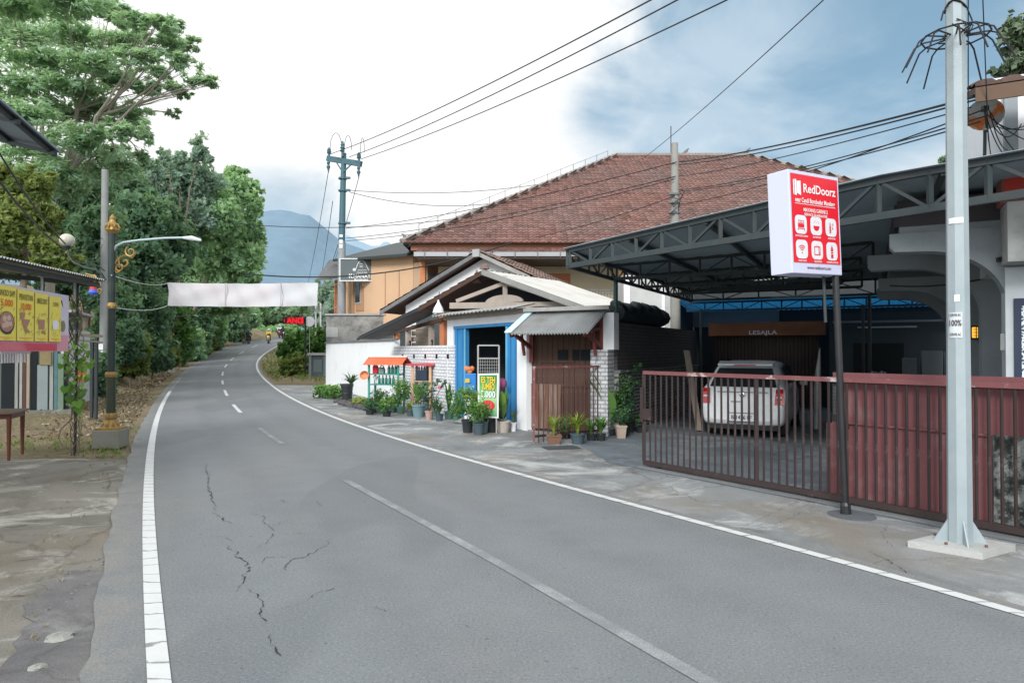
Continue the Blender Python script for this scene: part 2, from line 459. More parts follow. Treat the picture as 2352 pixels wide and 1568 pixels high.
def faded_line():
    t = MT('faded_paint')
    f = t.noise(110, 4, .8); w = t.noise(2.2, 6, .7)
    k = t.ramp(t.math('MULTIPLY_ADD', f, .55, t.math('MULTIPLY', w, .45)), [(.49, 0), (.63, 1)])
    c = t.mix(k, (.185, .20, .21), (.44, .45, .45))
    return t.fin(c, .8)
m_asph = asphalt(); m_soil = soil(); m_line = paint_line(); m_fade = faded_line()
m_pave = concrete('pavement_concrete', (.22, .235, .245), (.32, .335, .34), (.13, .14, .145), (.50, .51, .50), (.21, .175, .13), .35)
m_verge = concrete('mossy_concrete', (.175, .166, .145), (.245, .232, .202), (.105, .100, .082), (.42, .41, .375), (.195, .160, .118), .4, 1.3)
m_drive = concrete('driveway_concrete', (.15, .18, .205), (.21, .24, .265), (.10, .12, .14), (.27, .29, .31), None, .6)

# ================================================================== ground, road, markings
def bank(X, Y):
    d = LX(Y) - np.asarray(X) - 2.2
    rise = np.clip((np.asarray(Y) - 23) / 8, 0, 1) * np.clip((108 - np.asarray(Y)) / 22, 0, 1)
    return rise * 7.5 * (1 - np.exp(-np.maximum(d, 0) / 7.0))
def side_hill(X, Y):
    d = np.asarray(X) - RX(Y) - 4
    return np.clip((np.asarray(Y) - 58) / 20, 0, 1) * 3.0 * (1 - np.exp(-np.maximum(d, 0) / 8.0))
def sheet_grid(xs, ys, zf):
    Xg, Yg = np.meshgrid(xs, ys); Z = zf(Xg, Yg)
    v = np.stack([Xg, Yg, Z], -1).reshape(-1, 3); n, m = len(xs), len(ys)
    i = np.arange(n - 1)[None, :] + np.arange(m - 1)[:, None] * n
    f = np.stack([i, i + 1, i + n + 1, i + n], -1).reshape(-1, 4)
    return v, f
def gz(X, Y):
    z = hz(Y) + bank(X, Y) + side_hill(X, Y) - .03
    und = np.sin(X * 1.7 + Y * .6) * np.cos(Y * 1.1 - X * .4) * .05 + np.sin(X * 4.1) * np.sin(Y * 3.7) * .02
    off = np.clip((LX(Y) - X - .6) / 1.5, 0, 1) * np.clip((Y - 13) / 3, 0, 1)
    far = np.clip((Y - 170) / 600, 0, 1)
    return z + und * off - far * 0
xs = np.concatenate([np.array([-3000, -1500, -700, -300, -160, -110]), np.arange(-90, 40, .7), np.array([40, 60, 100, 200, 500, 1500, 3000])])
ys = np.concatenate([np.array([-400, -120, -50]), np.arange(-25, 130, .7), np.array([132, 140, 150, 170, 220, 300, 500, 1000, 2000, 3000])])
v, f = sheet_grid(xs, ys, gz)
npmesh('ground', v, f, m_soil, smooth=True, kind='structure')
ry = np.concatenate([np.arange(-14, 12, .2), np.arange(12, 40, .5), np.arange(40, 121, 1.0)])
def strip(name, fx0, fx1, Y, dz, mat, n=1, wob=0, **tg):
    rows = []
    for y in Y:
        a, b = float(fx0(y)), float(fx1(y))
        if wob: a += wob * (math.sin(y * 5.1) * .5 + math.sin(y * 13.3 + 1) * .3 + math.sin(y * 31.0) * .2 + R.uniform(-.3, .3))
        rows.append([(a + (b - a) * i / n, y, float(hz(y)) + dz) for i in range(n + 1)])
    v = [p for r in rows for p in r]; k = n + 1
    f = [(j * k + i, j * k + i + 1, (j + 1) * k + i + 1, (j + 1) * k + i) for j in range(len(rows) - 1) for i in range(n)]
    ob = npmesh(name, v, f, mat, **tg)
    if n > 2:
        at = ob.data.attributes.new('lane', 'FLOAT', 'POINT'); at.data.foreach_set('value', np.tile(np.arange(k) / n, len(rows)).astype(np.float32))
    return ob
ROADZ = .012
strip('road', lambda y: LX(y) - .30 - .1 * max(0, 1 - y / 20), lambda y: RX(y) + .20, ry, ROADZ, m_asph, 24, .035, kind='structure')
strip('road_edge_line', lambda y: LX(y) - .062, lambda y: LX(y) + .062, ry[ry < 29], ROADZ + .006, m_line, kind='structure')
strip('road_edge_line', lambda y: LX(y) - .05, lambda y: LX(y) + .05, np.arange(29, 40, .5), ROADZ + .006, m_fade, kind='structure')
strip('road_edge_line', lambda y: RX(y) - .06, lambda y: RX(y) + .06, ry, ROADZ + .006, m_line, kind='structure')
mid = lambda y: (LX(y) + RX(y)) / 2
for (a, b) in ((1.0, 8.9), (12.4, 14.9), (18.6, 21.4), (25.5, 29.0), (33.2, 36.5), (41, 45), (50, 54), (59, 63), (68, 72), (78, 82), (88, 92)):
    Y = np.linspace(a, b, 14)
    strip('centre_line', lambda y: mid(y) - .055, lambda y: mid(y) + .055, Y, ROADZ + .006, m_fade if b < 16 else m_line, kind='structure')
# right hand apron, from the asphalt to the plot lines
def right_plot(y): return np.interp(y, [-15, 2, 6, 10, 13.2, 18, 31, 33], [22, 8.5, 6.2, 4.4, 3.2, .6, -7, -8])
strip('pavement', lambda y: RX(y) + .14, lambda y: right_plot(y), np.arange(-14, 33.2, .4), 0.0, m_pave, 6, kind='structure')
# left hand apron of mossy concrete in front of the food stall
strip('verge', lambda y: -14.0, lambda y: LX(y) - .2, np.concatenate([np.arange(-14, 10.3, .3), [10.4, 10.6, 10.8]]), -.004, m_verge, 8, kind='structure')
# older, darker asphalt patch along the left edge
m_old = concrete('old_asphalt', (.135, .132, .135), (.19, .185, .185), (.09, .09, .092), (.24, .235, .23), None, .3, 2.0)
strip('road_shoulder', lambda y: LX(y) - .85 + .10 * (y - 3.2) ** 2 * .35, lambda y: LX(y) - .28, np.arange(-6, 5.4, .1), .003, m_old, 2, .09, kind='structure')

# cracks in the asphalt
m_crack = M('crack_grey', (.040, .042, .045), .95, .4, 30, spec=.05)  # dark grey of the open cracks
def crack(pts, w, seed, top=ROADZ + .005, nm='road_crack'):
    rr = random.Random(seed); g = [G(*p) for p in pts]; q = []
    for a, b in zip(g, g[1:]):
        n = max(2, int((b - a).length / .028))
        for i in range(n): q.append(a.lerp(b, i / n))
    q.append(g[-1])
    wx = wy = 0.0; q2 = []
    for p in q:
        wx = wx * .8 + rr.uniform(-1, 1) * .017; wy = wy * .8 + rr.uniform(-1, 1) * .017
        q2.append(p + V(wx + rr.uniform(-1, 1) * .006, wy + rr.uniform(-1, 1) * .006, 0))
    q = q2
    mb = MB(); side = []
    for i, p in enumerate(q):
        d = (q[min(i + 1, len(q) - 1)] - q[max(i - 1, 0)]).normalized(); s = V(-d.y, d.x, 0)
        ww = .48 * w * min(1, .25 + 4 * min(i, len(q) - 1 - i) / len(q)) * rr.choice((.15, .4, .7, 1.0, 1.5))
        side.append((p + s * ww + V(0, 0, top), p - s * ww + V(0, 0, top)))
    for (a, b), (c, d) in zip(side, side[1:]): mb.quad(a, b, d, c)
    build(mb, nm, m_crack, kind='structure')
for i, (pts, w) in enumerate([
    ([(470, 1068), (484, 1100), (480, 1122), (490, 1150), (496, 1176)], .009), ([(488, 1180), (508, 1192), (528, 1208)], .010),
    ([(522, 1254), (536, 1268), (541, 1282), (562, 1296), (574, 1312), (558, 1328), (562, 1345), (548, 1362)], .010),
    ([(572, 1358), (588, 1370), (596, 1390), (600, 1408), (612, 1420), (598, 1446)], .009),
    ([(622, 1462), (634, 1478), (640, 1492), (652, 1510)], .007),
    ([(582, 1180), (598, 1190), (610, 1202), (614, 1216), (622, 1228), (608, 1250), (590, 1262)], .005),
    ([(760, 1240), (752, 1252), (728, 1268), (700, 1280), (676, 1284), (660, 1300), (662, 1318)], .006), ([(676, 1284), (640, 1280), (606, 1284), (598, 1300)], .004),
    ([(624, 1228), (668, 1228), (716, 1230)], .003), ([(614, 1216), (650, 1202), (690, 1190)], .003),
    ([(640, 1404), (690, 1388), (716, 1370), (790, 1348)], .004), ([(540, 1248), (510, 1240), (474, 1232)], .003),
    ([(640, 1150), (660, 1158)], .006), ([(720, 1152), (740, 1168)], .004), ([(1050, 1435), (1080, 1450)], .006), ([(840, 1400), (900, 1412)], .004)]):
    crack(pts, w, 40 + i)

for i, (pts, w) in enumerate([([(1190, 1042), (1250, 1062), (1310, 1072), (1380, 1070), (1470, 1088)], .012), ([(1330, 1000), (1392, 1030), (1440, 1050), (1475, 1062)], .008), ([(1480, 1118), (1540, 1122), (1600, 1150), (1690, 1150)], .010),
    ([(1700, 1215), (1780, 1200), (1850, 1172)], .007), ([(1985, 1262), (2050, 1290), (2090, 1322), (2160, 1345), (2240, 1372), (2352, 1400)], .012), ([(960, 992), (1010, 1000), (1080, 1020), (1120, 1040)], .010), ([(2040, 1200), (2020, 1230), (2060, 1262)], .006)]):
    crack(pts, w * .55, 90 + i, .005, 'pavement_crack')
for i, (pts, w) in enumerate([([(0, 1212), (60, 1206), (110, 1200)], .010), ([(20, 1290), (120, 1278), (200, 1272)], .007), ([(0, 1372), (90, 1364), (170, 1352)], .008), ([(230, 1078), (250, 1100), (245, 1130)], .007), ([(100, 1440), (150, 1420), (190, 1400)], .006)]):
    crack(pts, w, 120 + i, .002, 'verge_crack')
# ---- mountain ridge far behind
def ridge(name, pts, Y, depth, mat, seed):
    rr = random.Random(seed)
    xs = np.linspace(pts[0][0], pts[-1][0], 130)
    yy = np.interp(xs, [p[0] for p in pts], [p[1] for p in pts])
    v = []; nr = 16
    for j in range(nr):
        t = j / (nr - 1)
        for i, px in enumerate(xs):
            p = P(px, yy[i], Y); h = p.z - 4
            rough = (math.sin(px * .11 + j * .9) + math.sin(px * .041 + 2 + j * .5) * 1.3 + rr.uniform(-.6, .6)) * 14 * t * (1 - t) * 4
            top = rr.uniform(-3, 3) if j == nr - 1 else 0
            v.append((p.x + rough * .3, Y - depth * (1 - t) + rough, 4 + h * t ** 1.15 + rough * .4 + top))
        
    n = len(xs)
    f = [(j * n + i, j * n + i + 1, (j + 1) * n + i + 1, (j + 1) * n + i) for j in range(nr - 1) for i in range(n - 1)]
    return npmesh(name, v, f, mat, smooth=False, kind='structure')
m_mtn = M('hazy_forest', (.170, .245, .310), .95, .10, .006, .5, (.135, .205, .268), .02, .4, .6, spec=0)  # distance haze painted into the blue grey base colour
m_mtn2 = M('hazier_forest', (.25, .345, .42), .95, .06, .004, spec=0)  # farther ridge, more haze painted into its colour
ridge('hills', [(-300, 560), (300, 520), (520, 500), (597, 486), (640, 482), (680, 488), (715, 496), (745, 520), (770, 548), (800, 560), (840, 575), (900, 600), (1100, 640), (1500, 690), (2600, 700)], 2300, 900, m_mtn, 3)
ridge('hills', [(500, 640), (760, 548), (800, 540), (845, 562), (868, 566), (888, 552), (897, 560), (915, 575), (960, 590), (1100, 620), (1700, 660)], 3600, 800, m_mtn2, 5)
# ================================================================== frames and shared materials
class FR:
    """a wall line on the plan: t runs along it, off runs away from the road side"""
    def __init__(s, p0, p1):
        s.o = V(p0[0], p0[1], 0); d = V(p1[0] - p0[0], p1[1] - p0[1], 0); s.len = d.length
        s.d = d.normalized(); s.n = V(-s.d.y, s.d.x, 0); s.ang = math.atan2(s.d.y, s.d.x)
    def at(s, t, off=0, z=0): return s.o + s.d * t + s.n * off + V(0, 0, z)
    def t(s, px, off=0):
        k = (px - CX) / F; o = s.o + s.n * off
        return (k * o.y - o.x) / (s.d.x - k * s.d.y)
    def box(s, mb, t0, t1, o0, o1, z0, z1, tint=.5): return mb.obox(s.at(t0, o0, z0), s.d * (t1 - t0), s.n * (o1 - o0), V(0, 0, z1 - z0), tint)
    def z(s, py, t, off=0): return Zr(py, s.at(t, off).y)
m_white = M('white_paint', (.78, .80, .83), .8, .05, 3, .4, (.55, .57, .58), 1.3, .48, .75, .1, 30)
m_whiteold = M('chalky_white', (.78, .80, .82), .85, .06, 2, .55, (.50, .50, .49), 1.0, .5, .75, .15, 30, streak=0)
m_cream = M('cream_wall', (.62, .54, .38), .85, .06, 2, .3, (.4, .36, .28), 1)
m_orange = M('peach_wall', (.66, .44, .28), .85, .05, 1.5, .35, (.45, .31, .21), .8)
m_orangedk = M('terracotta_paint', (.50, .19, .09), .7, .1, 3, .3, (.25, .12, .08))
m_greywall = M('stained_block', (.30, .30, .29), .95, .2, 4, .9, (.09, .095, .095), 1.1, .4, .62, .4, 25)
m_conc = M('plain_concrete', (.36, .37, .37), .9, .12, 5, .5, (.2, .2, .19), 1.5, bump=.2)
m_concdk = M('dark_concrete', (.17, .175, .18), .9, .2, 5, .6, (.07, .07, .07), 1.5, bump=.2)
m_tile = M('clay_tile', (.188, .098, .082), .8, .15, 7, .6, (.145, .112, .105), .30, .42, .64, .2, 60, tint=.42)
m_tiledk = M('old_tile', (.19, .125, .105), .85, .2, 4, .5, (.08, .07, .07), .8, tint=.4)
m_mortar = M('ridge_mortar', (.27, .245, .225), .9, .2, 5, .6, (.16, .15, .14), 2)
m_zinc = M('zinc_sheet', (.34, .36, .37), .5, .15, 3, .55, (.20, .15, .11), 1.2, .45, .7, metal=.35)
m_asb = M('fibre_cement', (.33, .325, .31), .9, .12, 4, .6, (.14, .13, .12), 1.4)
m_wood = M('brown_wood', (.078, .042, .030), .7, .3, 1.2, .4, (.05, .03, .022), 1.5, streak=1, bump=.2, bsc=30)
m_woodpale = M('bare_wood', (.30, .25, .20), .85, .2, 1.5, .4, (.14, .11, .09), streak=1)
m_timber = M('weathered_beam', (.36, .31, .27), .85, .15, 3, .4, (.2, .17, .15))
m_blue = M('sky_blue_paint', (.045, .24, .50), .5, .12, 1.2, .5, (.02, .13, .32), .9, streak=1)
m_bluelt = M('light_blue_paint', (.16, .48, .72), .5, .1, 2)
m_dark = M('dark_interior', (.035, .042, .048), .9, .2, 3)
m_darker = M('deep_shade', (.012, .016, .019), .9, .2, 3)
m_steel = M('dark_steel', (.045, .062, .068), .55, .15, 6, .4, (.09, .07, .06), 3, metal=.2)
m_blacksteel = M('black_steel', (.015, .017, .02), .4, .1, 8, .3, (.05, .05, .05), 2, spec=.5)
m_maroon = M('maroon_paint', (.180, .068, .074), .6, .16, 3, .85, (.30, .205, .20), 1.1, .50, .72, .15, 30, streak=0)
m_bar = M('rusty_bar', (.042, .029, .029), .7, .25, 9, .45, (.20, .16, .15), 4, .6, .68)
m_rail = M('rail_paint', (.185, .070, .074), .6, .2, 9, .8, (.62, .55, .53), 4.0, .56, .64, .2)
m_galv = M('galvanised', (.30, .36, .385), .6, .10, 5, .55, (.40, .45, .465), 3, .4, .7, metal=.15, bump=.05, bsc=50)
m_pole = M('grey_pole', (.30, .33, .35), .7, .12, 2, .5, (.18, .20, .21), 1)
m_teal = M('teal_steel', (.06, .145, .18), .6, .15, 5, .3, (.1, .08, .07))
m_cable = M('cable_black', (.018, .02, .024), .6, .1, 5)
m_glass = M('dark_glass', (.02, .025, .03), .08, .1, 3, spec=.6)
m_gold = M('gilt', (.34, .22, .075), .5, .3, 12, .7, (.07, .055, .03), 6, metal=.5)
m_plast_w = M('white_plastic', (.72, .73, .77), .45, .03, 3, spec=.4)
m_red = M('sign_red', (.70, .012, .035), .4, .05, 1.5, .35, (.80, .03, .02), .9, .4, .6, spec=.4)
m_ink = M('dark_ink', (.05, .04, .05), .6, .05)
m_inkw = M('white_print', (.80, .80, .80), .6, .03)
m_grass = leafmat('grass_blade', (.08, .13, .03), (.16, .24, .06), (.28, .32, .11))
m_leaf = leafmat('leaf_green', (.035, .095, .028), (.085, .21, .05), (.20, .36, .085))
m_leafdk = leafmat('leaf_dark', (.022, .06, .034), (.055, .135, .06), (.12, .23, .085))
m_lime = leafmat('leaf_lime', (.10, .16, .02), (.21, .29, .04), (.36, .42, .09))
m_bark = M('bark', (.20, .165, .13), .95, .25, 5, .5, (.09, .075, .06), 2, bump=.5, bsc=12)

def tile_roof(el, er, tr, tl, tw, th, seed=1, lift=.035, cam_=.03):
    """overlapping curved tiles over the trapezoid eave-left, eave-right, top-right, top-left"""
    el, er, tr, tl = V(el), V(er), V(tr), V(tl); rr = random.Random(seed)
    u = (er - el).normalized(); w = (tl - el); up = (w - u * w.dot(u)); H = up.length; up.normalize()
    n = u.cross(up); n = n if n.z > 0 else -n
    uL0, uR0 = 0.0, (er - el).dot(u); uL1, uR1 = (tl - el).dot(u), (tr - el).dot(u)
    vs = []; fs = []; ts = []; rows = max(1, int(H / th)); prof = [(0, 0.0), (.3, cam_), (.62, cam_ * .9), (.85, -.006), (1.02, 0.0)]
    for j in range(rows):
        f0 = j / rows; f1 = (j + 1.12) / rows
        a, b = uL0 + (uL1 - uL0) * f0, uR0 + (uR1 - uR0) * f0
        k0, k1 = int(math.floor(a / tw)), int(math.ceil(b / tw))
        rowt = rr.uniform(-.06, .06)
        for k in range(k0, k1):
            x0, x1 = max(a, k * tw), min(b, (k + 1) * tw)
            if x1 - x0 < .03: continue
            base = len(vs)
            jit = rr.uniform(-.006, .006)
            for (fv, lf) in ((f0, lift), (min(f1, 1.0), .004)):
                for (pu, ph) in prof:
                    vs.append(el + u * (x0 + (x1 - x0) * pu) + up * (H * fv) + n * (lf + ph + jit))
            m = len(prof); t = min(1, max(0, rr.gauss(.5, .2) + rowt))
            for q in range(m - 1):
                fs.append((base + q, base + q + 1, base + m + q + 1, base + m + q)); ts.append(t)
            # butt face of the tile
            b2 = len(vs)
            for (pu, ph) in prof: vs.append(el + u * (x0 + (x1 - x0) * pu) + up * (H * f0) + n * (jit - .002))
            for q in range(m - 1):
                fs.append((b2 + q, b2 + q + 1, base + q + 1, base + q)); ts.append(t * .4)
    return vs, fs, ts
def cable(name, label, p, q, sag, r=.014, n=24, cat='cable', group=None, mat=None):
    p, q = V(p), V(q); pts = []
    for i in range(n + 1):
        t = i / n; c = p.lerp(q, t); c.z -= sag * 4 * t * (1 - t); pts.append(c)
    mb = MB().tube(pts, r, 5)
    return build(mb, name, mat or m_cable, None, label=label, cat=cat, group=group)

# ================================================================== white roadside wall
WF = FR((-8.45, 31.0), (-1.55, 17.8))
wall = thing('boundary_wall', 'long white roadside wall, smooth on the left and brick on the right', 'wall', WF.at(WF.len / 2, .1))
tb = WF.t(905)
b = MB(); WF.box(b, 0, tb, 0, .2, -.2, 2.06); build(b, 'plaster_section', m_whiteold, wall)
m_wbrick = brickmat('white_brick', WF.ang, (.80, .82, .86), (.72, .74, .79), (.36, .37, .39), .24, .085, .011, .35, (.42, .43, .46), .9)
b = MB(); WF.box(b, tb + .003, WF.len + .12, -.012, .2, -.2, 1.84); build(b, 'brick_section', m_wbrick, wall)
b = MB(); WF.box(b, -.02, tb + .5, -.06, .0, 2.03, 2.10); build(b, 'ledge', m_concdk, wall)
for px in (926, 952, 978, 1004, 1030):
    t = WF.t(px); z = WF.z(818, t); b = MB(); WF.box(b, t - .07, t + .07, -.02, .02, z - .06, z + .06); build(b, 'vent', m_darker, wall)
for px in (862, 900, 935, 985):
    t = WF.t(px); b = MB(); z0 = 2.10 if px < 905 else 1.84
    b.tube([WF.at(t, .1, z0), WF.at(t + .02, .1, z0 + .10), WF.at(t + .12, .05, z0 + .14)], [.02, .02, .035], 6); build(b, 'spotlight', m_darker, wall)

# ================================================================== peach coloured house with roof and sign
bk_ = thing('block_wall', 'grimy grey block wall above the left end of the white wall', 'wall', P(840, 800, 31.3))
x0, x1 = Xc(748, 31.3), Xc(936, 31.3)
b = MB(); b.box(((x0 + x1) / 2, 31.5, 1.66), (x1 - x0, .22, 3.32)); build(b, 'block_section', m_greywall, bk_)
b = MB(); b.box(((x0 + x1) / 2, 31.48, 3.36), (x1 - x0 + .08, .34, .08)); build(b, 'coping', m_conc, bk_)
b = MB(); b.box(((x0 + x1) / 2 - 1.6, 31.38, 2.55), (.55, .03, .45)); build(b, 'patch', m_conc, bk_)
YA, YB = 34.5, 29.6
HF = FR((Xc(780, YA), YA), (Xc(948, YB), YB))
house = thing('house', 'peach two storey house behind the utility pole, under a grey sheet roof', 'house', HF.at(HF.len / 2, 2))
b = MB(); b.prism([HF.at(0), HF.at(HF.len), HF.at(HF.len, 0, 5.95), HF.at(0, 0, 6.3)], HF.n * 5); build(b, 'wall', m_orange, house)
m_peachdk = M('peach_trim', (.42, .25, .15), .85, .1, 2)
b = MB(); HF.box(b, -1.1, -.02, 1.2, 5, 0, 5.4); build(b, 'side_wing', m_peachdk, house)
for (p0, p1) in ((768, 771), (773, 776), (806, 812)):
    b = MB(); t0, t1 = HF.t(p0, -.06), HF.t(p1, -.06); HF.box(b, t0, t1, -.08, .3 if p0 > 790 else 1.3, 0, 5.3); build(b, 'pilaster', m_orangedk if p0 < 790 else m_peachdk, house)
for px in (885, 917):
    b = MB(); t = HF.t(px); HF.box(b, t - .03, t + .03, -.02, .01, 3.3, 5.3); build(b, 'panel_joint', m_peachdk, house)
b = MB(); t0, t1 = HF.t(818), HF.t(836); HF.box(b, t0, t1, -.03, .02, HF.z(715, t0), HF.z(660, t0)); build(b, 'door', m_peachdk, house)
w = MB(); HF.box(w, HF.t(816), HF.t(830), -.05, .0, HF.z(700, 1), HF.z(645, 1)); wo = build(w, 'window', m_conc, house)
w = MB(); HF.box(w, HF.t(818), HF.t(828), -.07, -.051, HF.z(696, 1), HF.z(650, 1)); build(w, 'pane', m_glass, wo)
# roof: low sheet roof, its left awning dropping over the side wing
b = MB()
ra, rb_, rc, rd = HF.at(.2, -.5, HF.z(601, .2, -.5)), HF.at(HF.len + .3, -.5, HF.z(590, HF.len, -.5)), HF.at(HF.len + .3, 3.2, 6.9), HF.at(.2, 3.2, 7.35)
b.prism([ra, rb_, rc, rd], (0, 0, .12)); build(b, 'roof', m_steel, house)
b = MB(); b.prism([P(728, 644, 32.5), P(776, 640, 33.2), P(782, 596, 35.3), P(755, 602, 35.0)], (0, 0, .1)); build(b, 'awning', m_concdk, house)
b = MB(); HF.box(b, HF.len - .05, HF.len + .55, .05, .4, 2.5, 5.5); build(b, 'corner_pier', M('peach_wall_shaded', (.50, .36, .25), .85, .06), house)  # side return, shade painted in as a darker copy of the peach

# ================================================================== large hall with the red tiled hipped roof
big = thing('hall', 'large two storey hall with a broad red tiled hipped roof and balcony', 'building', (9, 32, 0))
EX0, EX1, EY0, EY1, EZ = -4.55, 24.2, 28.0, 50.0, 6.12
RX0, RX1, RY_, RZ = 6.0, 13.5, 39.0, 12.85
slopes = [((EX0, EY0, EZ), (EX1, EY0, EZ), (RX1, RY_, RZ), (RX0, RY_, RZ), .23, .27, 1),
          ((EX0, EY1, EZ), (EX0, EY0, EZ), (RX0, RY_, RZ), (RX0, RY_, RZ), .5, .6, 2), ((EX1, EY0, EZ), (EX1, EY1, EZ), (RX1, RY_, RZ), (RX1, RY_, RZ), .5, .6, 3),
          ((EX1, EY1, EZ), (EX0, EY1, EZ), (RX0, RY_, RZ), (RX1, RY_, RZ), .5, .6, 4),
          ((EX0 + .7, 27.2, 5.62), (EX1 - .7, 27.2, 5.62), (EX1 - .7, 28.25, 5.93), (EX0 + .7, 28.25, 5.93), .26, .30, 5)]
mb = MB()
for (a, b_, c, d, tw, th, sd_) in slopes:
    v_, f_, t_ = tile_roof(a, b_, c, d, tw, th, sd_); mb.add(v_, f_, t_)
roof = build(mb, 'roof', m_tile, big)
b = MB()
for (p, q) in (((EX0, EY0, EZ), (RX0, RY_, RZ)), ((EX1, EY0, EZ), (RX1, RY_, RZ)), ((EX0, EY1, EZ), (RX0, RY_, RZ)), ((EX1, EY1, EZ), (RX1, RY_, RZ)), ((RX0, RY_, RZ), (RX1, RY_, RZ))):
    n = 40
    for i in range(n):
        a_, c_ = V(p).lerp(V(q), i / n), V(p).lerp(V(q), (i + 1.05) / n)
        b.tube([a_ + V(0, 0, .06), c_ + V(0, 0, .045)], [.13, .115], 7, R.uniform(.2, .8))
build(b, 'ridge', m_mortar, roof)
def finial(px, py, Y, s, fl=1):
    b = MB(); p = P(px, py, Y)
    pts = [(0, 0), (.15, .1), (.1, .3), (-.05, .45), (-.3, .62), (-.42, .60), (-.30, .48), (-.32, .36), (-.2, .2), (-.25, 0)]
    b.prism([p + V(x * s * fl, 0, z * s) for x, z in pts], (0, .12, 0))
    b.ball(p + V(.1 * fl * s, 0, .12 * s), .16 * s, 8); b.ball(p + V(.35 * fl * s, 0, .1 * s), .12 * s, 8)
    build(b, 'finial', m_concdk, roof)
finial(938, 562, 28.2, .75, 1); finial(1422, 372, 39, .5, 1); finial(1572, 358, 39, .7, -1); finial(1715, 354, 39, .6, -1)
b = MB(); b.tube([P(1541, 362, 39), P(1541, 290, 39)], .025, 5); build(b, 'lightning_rod', m_cable, roof)
b = MB()
for i in range(14):
    t = .06 + i * .068
    p = V(EX0, EY0, EZ).lerp(V(RX0, RY_, RZ), t) + V(0, 0, .18)
    b.tube([p, p + V(0, 0, .33)], .018, 4)
    if i: b.tube([last, p + V(0, 0, .3)], .010, 4)
    last = p + V(0, 0, .3)
build(b, 'cable_stay', m_concdk, roof)
b = MB(); b.box((9.8, 28.32, 6.0), (28, .1, .3)); b.box((EX0 + .45, 39, 6.0), (.1, 21, .3)); build(b, 'fascia', M('fascia_brown', (.28, .13, .085), .8, .1, 2, .5, (.40, .25, .13), .4), big)
b = MB(); b.box((9.8, 27.12, 5.53), (27.4, .14, .17)); g_ = build(b, 'gutter', M('gutter_grey', (.36, .38, .40), .6, .1, 3), big)
b = MB()
for px in range(975, 1500, 52): b.box((Xc(px, 27.04), 27.03, 5.52), (.03, .03, .26))
build(b, 'gutter_strap', m_concdk, g_)
b = MB(); b.box((9.8, 28.5, 5.40), (27.2, 2.6, .06)); build(b, 'soffit', M('soffit_board', (.24, .22, .19), .9, .1), big)
b = MB(); b.box((9.9, 38.6, 2.6), (26.2, 18, 5.5)); build(b, 'wall', m_cream, big)
for (p0, p1, Y) in ((965, 977, 28.2), (1189, 1203, 28.6), (1420, 1433, 28.4)):
    b = MB(); b.box((Xc((p0 + p1) / 2, Y), Y, 2.7), ((p1 - p0) / F * Y, .3, 5.36)); build(b, 'column', M('column_orange', (.52, .22, .10) if p0 < 1000 else (.60, .36, .16), .8, .1), big)
for (p0, p1, y0, y1, mt) in ((1265, 1310, 628, 700, m_orangedk), (980, 1000, 628, 712, m_dark), (1044, 1062, 640, 700, m_dark)):
    b = MB(); b.box((Xc((p0 + p1) / 2, 29.5), 29.53, (Zr(y0, 29.5) + Zr(y1, 29.5)) / 2), ((p1 - p0) / F * 29.5, .1, Zr(y0, 29.5) - Zr(y1, 29.5))); build(b, 'door', mt, big)
b = MB(); b.box((Xc(1380, 27.6), 28.4, 3.27), (5.4, 2.1, .16)); build(b, 'balcony_floor', m_conc, big)
b = MB()
for px in np.linspace(1300, 1470, 26): b.box((Xc(px, 27.5), 27.5, 3.73), (.025, .025, .75))
b.box((Xc(1385, 27.5), 27.5, 4.13), (3.1, .05, .05)); b.box((Xc(1385, 27.5), 27.5, 3.98), (3.1, .03, .03)); build(b, 'balcony_railing', m_concdk, big)
# pale concrete side building
side = thing('outbuilding', 'pale grey concrete outbuilding with white strips behind the brick wall', 'building', (Xc(1500, 23.5), 24, 0))
b = MB(); x0, x1 = Xc(1433, 23.5), Xc(1600, 23.5); b.box(((x0 + x1) / 2, 24.3, 2.15), (x1 - x0, 1.6, 4.3)); build(b, 'wall', M('raw_render', (.50, .51, .50), .9, .1, 2, .5, (.33, .33, .32), 1.2), side)
for (p0, p1) in ((1433, 1447), (1520, 1527), (1556, 1560)):
    b = MB(); b.box((Xc((p0 + p1) / 2, 23.45), 23.46, 2.14), ((p1 - p0) / F * 23.5, .1, 4.28)); build(b, 'pilaster', m_white, side)

